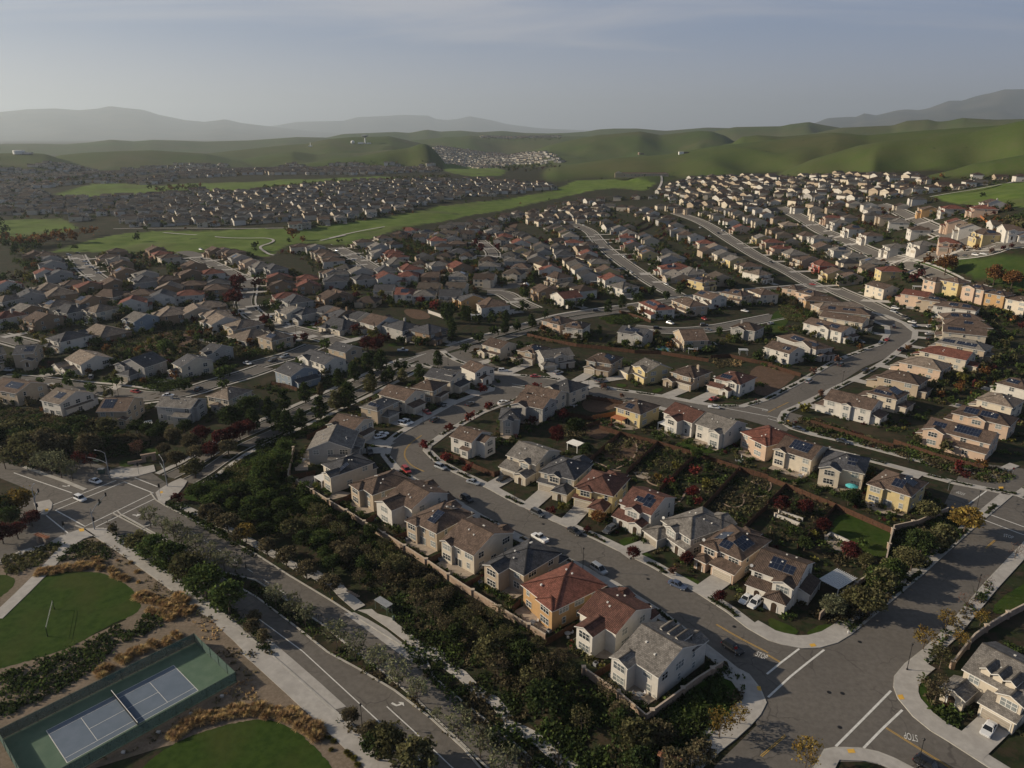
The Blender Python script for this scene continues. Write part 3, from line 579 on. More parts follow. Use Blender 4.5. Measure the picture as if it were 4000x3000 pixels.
def text_on_road(txt,a,b,size,stretch):
    """letters painted on the road, reading direction a to b, tall towards the driver"""
    cu=bpy.data.curves.new('stop_lettering','FONT'); cu.body=txt; cu.size=size; cu.align_x='CENTER'; cu.align_y='CENTER'
    o=bpy.data.objects.new('stop_marking',cu); COL.objects.link(o); cu.materials.append(M['paint']); c=(a+b)/2; d=b-a
    o.location=(c.x,c.y,z1(c.x,c.y)+.095); o.rotation_euler=(0,0,math.atan2(d.y,d.x)); o.scale=(1,stretch,1); tag(o,kind='structure')
text_on_road('STOP',*A('V8',"2030,975 2125,1000"),.95,2.6); P=A('V12',"1175,1375 1290,1405"); text_on_road('STOP',P[1],P[0],.95,2.6)
P=A('V11',"2100,670 2212,715"); text_on_road('STOP',*P,.95,2.6); P=A('V8',"1625,600 1705,625"); text_on_road('STOP',P[1],P[0],.95,2.6); P=A('V3',"2160,1110 2212,1118"); text_on_road('STOP',P[0],P[1],.95,2.6)
tm=MB()
for v,s in (('V12',"355,595 400,588 418,612 372,620"),('V12',"1115,1035 1160,1030 1180,1072 1135,1075"),('V12',"680,1505 740,1500 755,1535 695,1538"),('V11',"2112,958 2145,960 2155,1000 2122,995"),('V5',"680,925 725,920 730,945 690,950"),('V5',"1380,605 1405,595 1410,612 1390,620"),('V5',"390,755 420,750 415,775 390,778"),('V8',"1990,560 2030,560 2035,575 1995,576"),('V4',"160,1205 180,1200 185,1212 165,1216")): clickpoly(tm,v,s,.215)
struct(tm,'tactile_paving',M['tactile'])
mh=MB()
for v,s in (('V12',"528,1008 620,1310 643,1017 793,572"),('V8',"2160,710 2210,775"),('V7',"1175,1355 270,880"),('V11',"1920,440 2095,470"),('V4',"70,1095")):
    for p in A(v,s): mh.lathe([(.42,0)],(p.x,p.y,p.z+.09),14)
struct(mh,'manhole_cover',M['black'])
# park: mulch beds, lawns, paths
bk=MB(); clickpoly(bk,'V5',"700,1010 850,1000 1000,1080 1200,1230 1400,1400 1640,1580 1760,1690 1740,1760 1200,1760 700,1500 330,1340 480,1200",.05); clickpoly(bk,'V9',"1000,0 1340,0 1600,190 1800,330 2060,560 2212,690 2212,1300 1400,1480 700,1700 -200,1700 -200,820 700,560 1200,330",.046)
clickpoly(bk,'V10',"-40,640 250,890 500,1110 760,1360 1100,1700 700,1720 0,1420 -60,1200",.048); clickpoly(bk,'V5',"0,1200 300,1130 470,1090 450,1180 330,1310 0,1660",.046)
struct(bk,'mulch_bed',M['bark'])
def smooth_sheet(mb,v,s,k,m=0): P=chaikin(A(v,s),3,True); P=[p+Vector((random.uniform(-.16,.16),random.uniform(-.16,.16),0)) for p in P]; sheet(mb,P,k,m)
lw=MB(); smooth_sheet(lw,'V9',"345,0 480,-35 860,-40 1040,40 1190,150 1225,270 1180,330 1000,400 850,480 640,610 300,720 0,805 -120,830 -120,420 120,190",.075)
smooth_sheet(lw,'V9',"1250,1640 1420,1500 1650,1380 1950,1290 2212,1235 2450,1270 2640,1400 2810,1570 2900,1700 2800,1800 1100,1800",.075); smooth_sheet(lw,'V5',"-60,1300 160,1345 100,1440 -60,1560",.07)
smooth_sheet(lw,'V5',"1600,555 1680,560 1800,590 1830,630 1740,690 1640,680 1580,650",.1); smooth_sheet(lw,'V5',"1020,340 1130,315 1170,350 1150,380 1040,390",.1); smooth_sheet(lw,'V5',"1210,240 1330,215 1420,225 1390,280 1230,280",.1)
smooth_sheet(lw,'V8',"640,760 900,860 1085,930 1040,1080 1010,1180 830,1130 700,1000 500,950",.07); smooth_sheet(lw,'V3',"1390,1395 1560,1370 1770,1440 1800,1470 1680,1490 1480,1440",.07); smooth_sheet(lw,'V12',"1960,230 2212,60 2300,60 2300,240 2050,330 1930,330",.09)
smooth_sheet(lw,'V12',"0,350 170,420 270,470 250,515 120,500 0,440",.1); smooth_sheet(lw,'V12',"420,420 640,430 560,500 400,522 310,520",.1)
smooth_sheet(lw,'V12',"1290,880 1340,860 1390,1040 1480,1130 1700,1190 1640,1330 1400,1180 1300,1060",.1); smooth_sheet(lw,'V11',"1500,1000 1830,760 1930,830 2010,960 1980,1080 1800,1200 1500,1300 1300,1200",.08)
smooth_sheet(lw,'V5',"1980,500 2130,350 2180,380 2100,520 2010,620 1940,640",.06)
for v,s in (('V1',"700,520 790,560 620,620 560,610"),('V1',"180,560 310,580 260,600 150,585"),('V1',"850,640 1000,600 1030,640 900,670"),('V1',"1080,660 1270,590 1400,640 1200,720"),('V7',"900,1030 1000,985 1080,1010 1130,1100 1260,1190 1200,1210 1030,1120"),('V7',"1500,1310 1645,1390 1600,1410 1450,1340"),('V3',"880,890 970,880 1000,905 940,920"),('V3',"1200,940 1290,915 1310,940 1230,970"),('V3',"1285,985 1370,960 1420,970 1340,990"),('V3',"1800,1060 1900,1050 1940,1075 1840,1080"),('V4',"0,380 60,240 170,270 190,330 120,420 0,440"),('V4',"0,440 130,410 200,440 0,460"),('V2',"420,170 520,160 570,190 480,200"),('V2',"640,205 740,200 720,230 650,225"),('V2',"1130,320 1200,310 1230,330 1160,345"),('V2',"790,245 880,240 900,270 820,260")): smooth_sheet(lw,v,s,.11)
struct(lw,'lawn',M['lawn'])
dy=MB(); M['dirt']=noise_mat('bare_dirt',(.085,.048,.03),(.135,.085,.055),1.2,.95,detail=8,c3=(.06,.04,.02),scale2=.3)
for v,s in (('V4',"0,715 130,760 275,805 60,960 -60,1000 -200,900 -140,740"),('V3',"620,1010 740,1000 960,1045 860,1110 700,1140 600,1090"),('V7',"700,290 930,100 1230,195 1010,390"),('V3',"600,1300 740,1195 890,1240 780,1390"),('K4',"10,610 240,530 200,620 100,650"),('K4',"1840,780 2050,670 2080,700 1880,800"),('V1',"1180,330 1450,190 1720,260 1560,420 1300,420"),('K3',"830,1290 1100,1290 1250,1400 1000,1430")): smooth_sheet(dy,v,s,.06)
struct(dy,'bare_yard_ground',M['dirt'])
# flower bed edge strip against the lawn
# mid-distance streets: carriageway and the two pale pavements
st=MB(); sp_=MB()
MID=[("K5","120,575 380,660 560,750 720,860 880,960 1120,1110 1320,1210 1520,1300 1760,1440 1900,1510 2080,1545",9),("K5","1400,510 1560,580 1760,690 1900,790 2100,870 2300,960",9),("K6","0,1010 200,1100 400,1190 600,1245 760,1310 950,1370 1150,1455 1330,1540",9),
("K6","420,570 640,640 780,710 960,800 1150,890 1340,960 1500,1030 1650,1080 1900,1095 2250,1050",8),("K6","600,1230 850,1215 1150,1205 1500,1190 1800,1150 1950,1090",8),("K4","870,540 1010,590 1130,650 1200,740 1300,850 1420,950 1600,1080 1750,1180 1900,1280 2100,1390 2300,1490",9),
("K3","1800,440 1900,520 1990,600 1960,680",8),("K3","30,530 160,590 300,660 420,740 520,800",8),("K2","360,330 520,400 700,480 880,570 1010,620 1000,760 960,880 980,960 1100,1060 1300,1170 1560,1230 1900,1310 2212,1400",9),("K1","950,310 1000,420 1080,500 1200,590 1300,650",8),
("V1","-40,250 120,290 260,330",9),("V1","-40,620 300,640 700,690 1000,740 1300,785 1600,745 1850,660 2100,590 2300,520",9),("V2","0,500 150,460 330,410 520,330",9),("V3","1050,400 1250,420 1500,430 1800,400 2050,350 2300,300",8),("K3","1900,1060 2100,1010 2300,1000",16),("K4","-150,1400 60,1400 200,1500 420,1600",9),("K4","-60,1300 150,1290 300,1320",16),("V4","560,60 660,110 860,190 1000,260 1130,330",9),("K6","1300,1130 1450,1080",6),
("K1","860,310 960,330 1010,360",14),("K2","200,260 330,300 420,330",14)]
for v,s,w in MID:
    w=min(w,8) if w<12 else w; P=resample(chaikin(A(v,s),2),5); ribbon(st,P,-w/2,w/2,.07)
    for q in (1,-1):
        if w<12: ribbon(sp_,P,q*(w/2+.1),q*(w/2+.4),.16,0,.1); ribbon(sp_,P,q*(w/2+1.9),q*(w/2+3.1),.16,0,.1)
for v,s,w in (("K2","-40,30 200,50 480,65 700,95 1000,100 1200,95 1310,110 1330,135 1270,165 1180,190 1150,215 1190,250 1260,295 1330,310",2.6),("K3","-40,415 250,345 480,300 700,265 730,258",3),("K6","1050,475 1300,430 1600,385 2000,310 2250,250",3),("K4","1960,130 2000,60 2010,0 1990,-40",4),("K2","1900,130 2050,95 2212,60",3),("K3","-20,495 180,470 290,455",3),("Z1","700,940 1000,935 1500,940 1780,935",3)):
    P=resample(chaikin(A(v,s),2),5); ribbon(sp_,P,-w/2,w/2,.2)
struct(st,'residential_road',M['asphalt']); struct(sp_,'footpath',M['concrete'])
# ------------------------------------------------------------------ houses
SL_=.40  # roof slope
def plane(mb,pts,eave_dir,org,m_top=0,m_side=1,th=.2):
    """a roof plane as a slab; uv along the eave and up the slope"""
    u=Vector(eave_dir).normalized(); P=[Vector(p) for p in pts]
    nrm=(P[1]-P[0]).cross(P[2]-P[0]).normalized()
    if nrm.z<0: P=P[::-1]; nrm=-nrm
    v=nrm.cross(u); uv=[((p-Vector(org)).dot(u),(p-Vector(org)).dot(v)) for p in P]
    mb.add(P,[list(range(len(P)))],m_top,[uv])
    Q=[p-Vector((0,0,th)) for p in P]; n_=len(P)
    mb.add(P+Q,[(i,(i+n_),((i+1)%n_)+n_,(i+1)%n_) for i in range(n_)]+[list(range(2*n_-1,n_-1,-1))],m_side)
def roof_rect(mb,wall,x0,x1,y0,y1,z,ax,h0,h1,oh=.5,sl=SL_):
    """hip/gable roof over a rectangle; ridge along ax, h0/h1: hip at the low/high end. Gable triangles go into wall."""
    if ax=='y':
        f=lambda x,y,zz:(y,x,zz); a0,a1,b0,b1=y0,y1,x0,x1
    else:
        f=lambda x,y,zz:(x,y,zz); a0,a1,b0,b1=x0,x1,y0,y1
    hd=(b1-b0)/2; zr=z+hd*sl; bm=(b0+b1)/2
    e=oh; ze=z-e*sl; g=.35
    A0=a0-(e if h0 else g); A1=a1+(e if h1 else g); B0=b0-e; B1=b1+e
    r0=a0+hd if h0 else A0; r1=a1-hd if h1 else A1
    if r0>r1: r0=r1=(a0+a1)/2; zr=z+min(hd,(a1-a0)/2)*sl
    ed=f(1,0,0); up=.1
    plane(mb,[f(A0,B0,ze+up),f(A1,B0,ze+up),f(r1,bm,zr+up),f(r0,bm,zr+up)],ed,f(A0,B0,ze))
    plane(mb,[f(A0,B1,ze+up),f(A1,B1,ze+up),f(r1,bm,zr+up),f(r0,bm,zr+up)],ed,f(A0,B1,ze))
    # ridge and hip caps
    mb.bar(f(r0,bm,zr+up+.03),f(r1,bm,zr+up+.03),.26,.12,2)
    for h,r,a,A_ in ((h0,r0,a0,A0),(h1,r1,a1,A1)):
        if h:
            plane(mb,[f(A_,B0,ze+up),f(A_,B1,ze+up),f(r,bm,zr+up)],f(0,1,0),f(A_,B0,ze))
            for B in (B0,B1): mb.bar(f(A_,B,ze+up+.03),f(r,bm,zr+up+.03),.24,.1,2)
        else:
            wall.poly([f(a,b0,z),f(a,b1,z),f(a,bm,z+hd*sl)])
    return zr
def roof_shed(mb,x0,x1,y0,y1,z,side,sl=.3,oh=.4):
    """lean-to over a rectangle, low edge on the named side"""
    if side=='f': pts=[(x0-oh,y0-oh,z),(x1+oh,y0-oh,z),(x1+oh,y1,z+(y1-y0+oh)*sl),(x0-oh,y1,z+(y1-y0+oh)*sl)];ed=(1,0,0)
    elif side=='b': pts=[(x0-oh,y1+oh,z),(x1+oh,y1+oh,z),(x1+oh,y0,z+(y1-y0+oh)*sl),(x0-oh,y0,z+(y1-y0+oh)*sl)];ed=(1,0,0)
    elif side=='l': pts=[(x0-oh,y0-oh,z),(x0-oh,y1+oh,z),(x1,y1+oh,z+(x1-x0+oh)*sl),(x1,y0-oh,z+(x1-x0+oh)*sl)];ed=(0,1,0)
    else: pts=[(x1+oh,y0-oh,z),(x1+oh,y1+oh,z),(x0,y1+oh,z+(x1-x0+oh)*sl),(x0,y0-oh,z+(x1-x0+oh)*sl)];ed=(0,1,0)
    plane(mb,pts,ed,pts[0])
WIN={}
def win_meshes(w,h,style):
    """(glass mesh, frame mesh, one mesh of both) of a window in the xz plane, facing -y"""
    k=(w,h,style)
    if k in WIN: return WIN[k]
    g=MB(); g.poly([(-w/2,-.02,0),(w/2,-.02,0),(w/2,-.02,h),(-w/2,-.02,h)])
    f=MB(); t=.09; o=.07
    f.box(-w/2-t,w/2+t,-o,0,-t,0); f.box(-w/2-t,w/2+t,-o,0,h,h+t); f.box(-w/2-t,-w/2,-o,0,0,h); f.box(w/2,w/2+t,-o,0,0,h)
    n_={'s':1,'d':2,'t':3,'p':2}[style]
    for i in range(1,n_): x=-w/2+w*i/n_; f.box(x-.045,x+.045,-.05,-.021,0,h)
    if style in 'sdt' and h<1.9: f.box(-w/2,w/2,-.045,-.021,h*.52,h*.58)
    b=MB(); b.v=list(g.v);b.f=list(g.f);b.m=[1];b.uv=[None]; b.add(f.v,f.f,0)
    WIN[k]=(g.mesh('window_pane',M['glass']),f.mesh('window_frame',M['trim']),b.mesh('window_unit',[M['trim'],M['glass']])); return WIN[k]
def window(root,x,y,z,rz,w,h,style,lod):
    g,f,b=win_meshes(w,h,style)
    if lod==0:
        o=inst('window',g,root,(x,y,z),rz); inst('frame',f,o)
    else: inst('window',b,root,(x,y,z),rz)
def gdoor_mesh(w):
    k=('g',w)
    if k not in WIN:
        m=MB(); m.box(-w/2,w/2,-.05,0,0,2.15)
        for i in range(1,4): m.box(-w/2,w/2,-.056,-.051,i*.54-.02,i*.54+.02,1)
        for x0,x1,z0,z1_ in ((-w/2-.14,-w/2,0,2.15),(w/2,w/2+.14,0,2.15),(-w/2-.14,w/2+.14,2.15,2.31)): m.box(x0,x1,-.08,0,z0,z1_,2)
        WIN[k]=m.mesh('garage_door',[M['door'],M['trimdark'],M['trim']])
    return WIN[k]
def arch_mesh():
    if 'a' not in WIN:
        m=MB(); n_=8; pts=[(-.65,-.03,0),(.65,-.03,0),(.65,-.03,1.7)]+[(.65*math.cos(math.pi*i/n_),-.03,1.7+.65*math.sin(math.pi*i/n_)) for i in range(1,n_)]+[(-.65,-.03,1.7)]
        m.poly(pts); m.box(-.85,-.65,-.07,0,0,1.7,1); m.box(.65,.85,-.07,0,0,1.7,1)
        WIN['a']=m.mesh('entry_door',[M['entry'],M['trim']])
    return WIN['a']
SIDE_RZ={'f':0,'r':math.pi/2,'b':math.pi,'l':-math.pi/2}
def wing_rect(side,s0,s1,pr,w,d):
    if side=='f': return s0*w,s1*w,-pr,.0
    if side=='b': return s0*w,s1*w,d,d+pr
    if side=='l': return -pr,.0,s0*d,s1*d
    return w,w+pr,s0*d,s1*d
HOUSES=[]
def house(org,ang,w,d,st,wc,rc,main,wings,lod,label,group,solar=(),extras='',seed=0,rclabel=None):
    """org: front-left corner on the ground; x along the front, y to the back"""
    rn=random.Random(seed); z0=org[2]
    h=5.75 if st==2 else 3.05
    root=empty('house',(org[0],org[1],z0),ang); tag(root,label,'house',group)
    wl=MB(); rf=MB(); H0=-3.2
    wl.box(0,w,0,d,H0,h)
    ax,h0,h1={'h':('x' if w>=d else 'y',1,1),'gx':('x',0,0),'gy':('y',0,0),'hx':('x',1,1),'hy':('y',1,1),'cx':('x',0,1),'xc':('x',1,0),'cy':('y',0,1),'yc':('y',1,0)}[main]
    zr=roof_rect(rf,wl,0,w,0,d,h,ax,h0,h1)
    W2=[]
    for side,s0,s1,pr,ws,rt in wings:
        x0,x1,y0,y1=wing_rect(side,s0,s1,pr,w,d); wh=h if ws==2 else (3.0 if ws==1 else 3.5)
        if ws==2: wh=h-.03
        wl.box(x0,x1,y0,y1,H0,wh); W2.append((side,s0,s1,ws,(x0,x1,y0,y1)))
        hw=((x1-x0) if side in 'fb' else (y1-y0))/2
        if rt=='s': roof_shed(rf,x0,x1,y0,y1,wh,side)
        else:
            ins=(hw+.6) if ws==2 else .05; hip=1 if rt=='h' else 0
            if side=='f': roof_rect(rf,wl,x0,x1,y0,y1+ins,wh,'y',hip,1 if ws==2 else 0,.4)
            if side=='b': roof_rect(rf,wl,x0,x1,y0-ins,y1,wh,'y',1 if ws==2 else 0,hip,.4)
            if side=='l': roof_rect(rf,wl,x0,x1+ins,y0,y1,wh,'x',hip,1 if ws==2 else 0,.4)
            if side=='r': roof_rect(rf,wl,x0-ins,x1,y0,y1,wh,'x',1 if ws==2 else 0,hip,.4)
    wl.build('wall',WALL[wc],root)
    ro=rf.build('roof',[ROOF[rc],M['trim'] if wc!='b' else M['trimdark'],ROOF[rc]],root)
    # windows
    def covered(side,s,fl,mar):
        L_=w if side in 'fb' else d
        for sd,s0,s1,ws,_ in W2:
            if sd==side and s0*L_-mar<s<s1*L_+mar and (fl==0 or ws==2): return True
        return False
    def wall_windows(side,L_,fx,dens):
        n_=max(1,int(L_/dens))
        for fl in range(st):
            for i in range(n_):
                s=L_*(i+.5)/n_+rn.uniform(-.3,.3)
                if rn.random()<.14 and lod==0: continue
                ww,wh_,sty=rn.choice([(1.75,1.5,'d'),(1.75,1.5,'d'),(2.6,1.55,'t'),(.95,1.5,'s')])
                if s<ww/2+.4 or s>L_-ww/2-.4 or covered(side,s,fl,ww/2+.2): continue
                zb=(.95 if fl==0 else 3.75)
                if fl==0 and side=='b' and i==n_//2: ww,wh_,sty,zb=2.2,2.05,'p',.1
                if fl==0 and side=='f' and lod==0 and rn.random()<.5: continue
                x,y=fx(s); window(root,x,y,zb,SIDE_RZ[side],ww,wh_,sty,lod)
    dens=3.3 if lod==0 else (4.2 if lod==1 else 6.5)
    sides=[('f',w,lambda s:(s,-.01)),('r',d,lambda s:(w+.01,s)),('b',w,lambda s:(w-s,d+.01)),('l',d,lambda s:(-.01,d-s))]
    for sd,L_,fx in sides:
        if sd in 'rl': 
            wall_windows(sd,L_,fx,dens*1.35)
        else: wall_windows(sd,L_,(fx if sd=='f' else (lambda s:(s,d+.01))),dens)
    gd=False
    for side,s0,s1,ws,(x0,x1,y0,y1) in W2:
        if side=='f':  wx,wy,L_=(x0+x1)/2,y0-.01,x1-x0
        elif side=='b': wx,wy,L_=(x0+x1)/2,y1+.01,x1-x0
        elif side=='l': wx,wy,L_=x0-.01,(y0+y1)/2,y1-y0
        else: wx,wy,L_=x1+.01,(y0+y1)/2,y1-y0
        big=L_>5.2
        if ws==2:
            for fl in range(2):
                if lod<2 or fl==1: window(root,wx,wy,.95 if fl==0 else 3.75,SIDE_RZ[side],2.7 if L_>3.6 else 1.75,1.55 if L_>3.6 else 1.5,'t' if L_>3.6 else 'd',lod)
        elif side=='f' and big and not gd:
            gd=True; inst('garage_door',gdoor_mesh(4.8),root,(wx,wy,0),0)
        elif side=='f':
            inst('entry_door',arch_mesh(),root,(wx,wy,0),0)
        elif lod<2: window(root,wx,wy,.95,SIDE_RZ[side],1.6,1.35,'d',lod)
    # solar arrays on a roof plane
    for pl,u0,u1,v0,v1 in solar:
        m=MB(); n0=MB()
        if ax=='x': hd=d/2; rows={'f':((0,0),(1,0),(0,1)),'b':((0,d),(1,0),(0,-1)),'l':((0,0),(0,1),(1,0)),'r':((w,0),(0,1),(-1,0))}
        else: hd=w/2; rows={'l':((0,0),(0,1),(1,0)),'r':((w,0),(0,1),(-1,0)),'f':((0,0),(1,0),(0,1)),'b':((0,d),(1,0),(0,-1))}
        (ox,oy),(ux,uy),(vx,vy)=rows[pl]; L_=w if ux else d; cl=math.sqrt(1+SL_*SL_)
        def P(u,v): return (ox+ux*u*L_+vx*v*hd,oy+uy*u*L_+vy*v*hd,h+v*hd*SL_+.2)
        pts=[P(u0,v0),P(u1,v0),P(u1,v1),P(u0,v1)]; lu=(u1-u0)*L_; lv=(v1-v0)*hd*cl
        nu=max(1,round(lu/1.0)); nv=max(1,round(lv/1.65)); uv=[(0,0),(nu,0),(nu,nv*1.65),(0,nv*1.65)]
        nn=(Vector(pts[1])-Vector(pts[0])).cross(Vector(pts[2])-Vector(pts[0]))
        if nn.z<0: pts=pts[::-1]; uv=uv[::-1]
        m.poly(pts,0,uv); q=[(a_,b_,c_-.06) for a_,b_,c_ in pts]; m.add(pts+q,[(i,i+4,(i+1)%4+4,(i+1)%4) for i in range(4)],1)
        m.build('solar_array',[M['solar'],M['steel']],root)
    if 'c' in extras:
        c=MB(); cx_,cy_=w*.72,d*.6; c.box(cx_-.5,cx_+.5,cy_-.4,cy_+.4,h,zr+.7); c.box(cx_-.58,cx_+.58,cy_-.48,cy_+.48,zr+.7,zr+.85); c.box(cx_-.25,cx_+.25,cy_-.2,cy_+.2,zr+.85,zr+1.05); c.build('chimney',WALL[wc],ro)
    if 'd' in extras:
        c=MB(); c.lathe([(.0,-.02),(.22,.03),(.38,.14),(.40,.16)],(0,0,0),10); c.bar((0,0,-.02),(0,0,-.5),.05); di=c.build('satellite_dish',M['trim'],root); di.location=(-.3,.4,h+.45); di.rotation_euler=(.9,.25,.3)
    if 'v' in extras:
        for k in range(4):
            v=MB(); v.box(-.16,.16,-.16,.16,0,.22); v.box(-.2,.2,-.2,.2,.22,.27); vv=v.build('roof_vent',M['trim'],ro)
            if ax=='x': yy=d*rn.uniform(.12,.38) if k%2 else d*rn.uniform(.62,.88); xx=w*rn.uniform(.3,.7); zz_=h+min(yy,d-yy)*SL_
            else: xx=w*rn.uniform(.12,.38) if k%2 else w*rn.uniform(.62,.88); yy=d*rn.uniform(.3,.7); zz_=h+min(xx,w-xx)*SL_
            vv.location=(xx,yy,zz_+.05)
    if 'D' in extras: # dormers on the front roof plane
        for k in range(3):
            xx=w*(.3+.2*k); dm=MB(); dr=MB(); yy=1.6; zb=h+yy*SL_-.1
            dm.box(xx-.8,xx+.8,yy-.8,yy+1.2,zb-.4,zb+1.0); roof_rect(dr,dm,xx-.8,xx+.8,yy-.8,yy+2.6,zb+1.0,'y',0,0,.25,.7)
            do=dm.build('dormer',WALL[wc],ro); dr.build('dormer_roof',[ROOF[rc],M['trim'],ROOF[rc]],do); 
    if 'P' in extras or 'O' in extras: # patio cover on posts at the back
        p=MB(); x0,x1,y0,y1=w*.52,w*.95,d,d+3.6; o_='O' in extras
        for i in range(14): t_=y0+(y1-y0)*i/13; p.box(x0-.2,x1+.2,t_-.12,t_+.12,2.62,2.7)
        p.box(x0-.2,x1+.2,y0,y1,2.5,2.56); 
        for xx in (x0,x1): p.box(xx-.08,xx+.08,y1-.2,y1,-.3,2.5)
        p.box(x0-.3,x1+.3,y1-.22,y1-.02,2.35,2.5); p.build('patio_cover',M['orange'] if o_ else M['white'],root)
    for k in extras:
        if k in '123': # lean-to roofs between storeys
            pass
    HOUSES.append(dict(root=root,org=Vector(org),ang=ang,w=w,d=d,lod=lod,gar=next(((x0+x1)/2 for sd,s0,s1,ws,(x0,x1,y0,y1) in W2 if sd=='f' and ws==1 and x1-x0>5.2),None),garp=next((-y0 for sd,s0,s1,ws,(x0,x1,y0,y1) in W2 if sd=='f' and ws==1 and x1-x0>5.2),0),label=label))
    return root
def frame_from(a,c,dpt,front):
    """photo wall end points (world) -> (front-left corner, angle, w, d) with the front at y=0"""
    a=Vector((a.x,a.y,0));c=Vector((c.x,c.y,0)); u=(c-a); L_=u.length; u.normalize(); n_=Vector((-u.y,u.x,0))
    if n_.dot(a)<0: n_=-n_        # away from the viewer
    a=a+u*.55+n_*.45; c=c-u*.55+n_*.45; L_-=1.1; dpt-=.8   # the clicks lie on the eaves, the walls stand back from them
    if front=='f': o,uu,w,d=a,u,L_,dpt
    elif front=='b': o,uu,w,d=c+n_*dpt,-u,L_,dpt
    elif front=='r': o,uu,w,d=c,n_,dpt,L_
    else: o,uu,w,d=a+n_*dpt,-n_,dpt,L_
    return o,math.atan2(uu.y,uu.x),w,d
ORD='first second third fourth fifth sixth seventh eighth ninth tenth eleventh twelfth thirteenth fourteenth fifteenth sixteenth seventeenth eighteenth nineteenth twentieth'.split()
FRONTS=[ [('f',0,.46,1.6,1,'s'),('f',.52,.86,2.8,1,'g'),('f',.1,.5,.7,2,'g')],
         [('f',.5,.98,1.4,1,'s'),('f',.08,.42,3.0,1,'h'),('f',.52,.9,.6,2,'h')],
         [('f',0,.48,3.0,1,'h'),('f',.55,.8,1.6,1,'g'),('f',.55,.95,.6,2,'g')],
         [('f',.52,1,2.6,1,'g'),('f',.12,.4,1.5,1,'g'),('f',.1,.46,.8,2,'g')] ]
BACKS=[ [('b',.0,.42,2.2,2,'g')],[('b',.55,1,1.8,2,'h')],[('b',.55,.95,2.6,1,'s')],[] ]
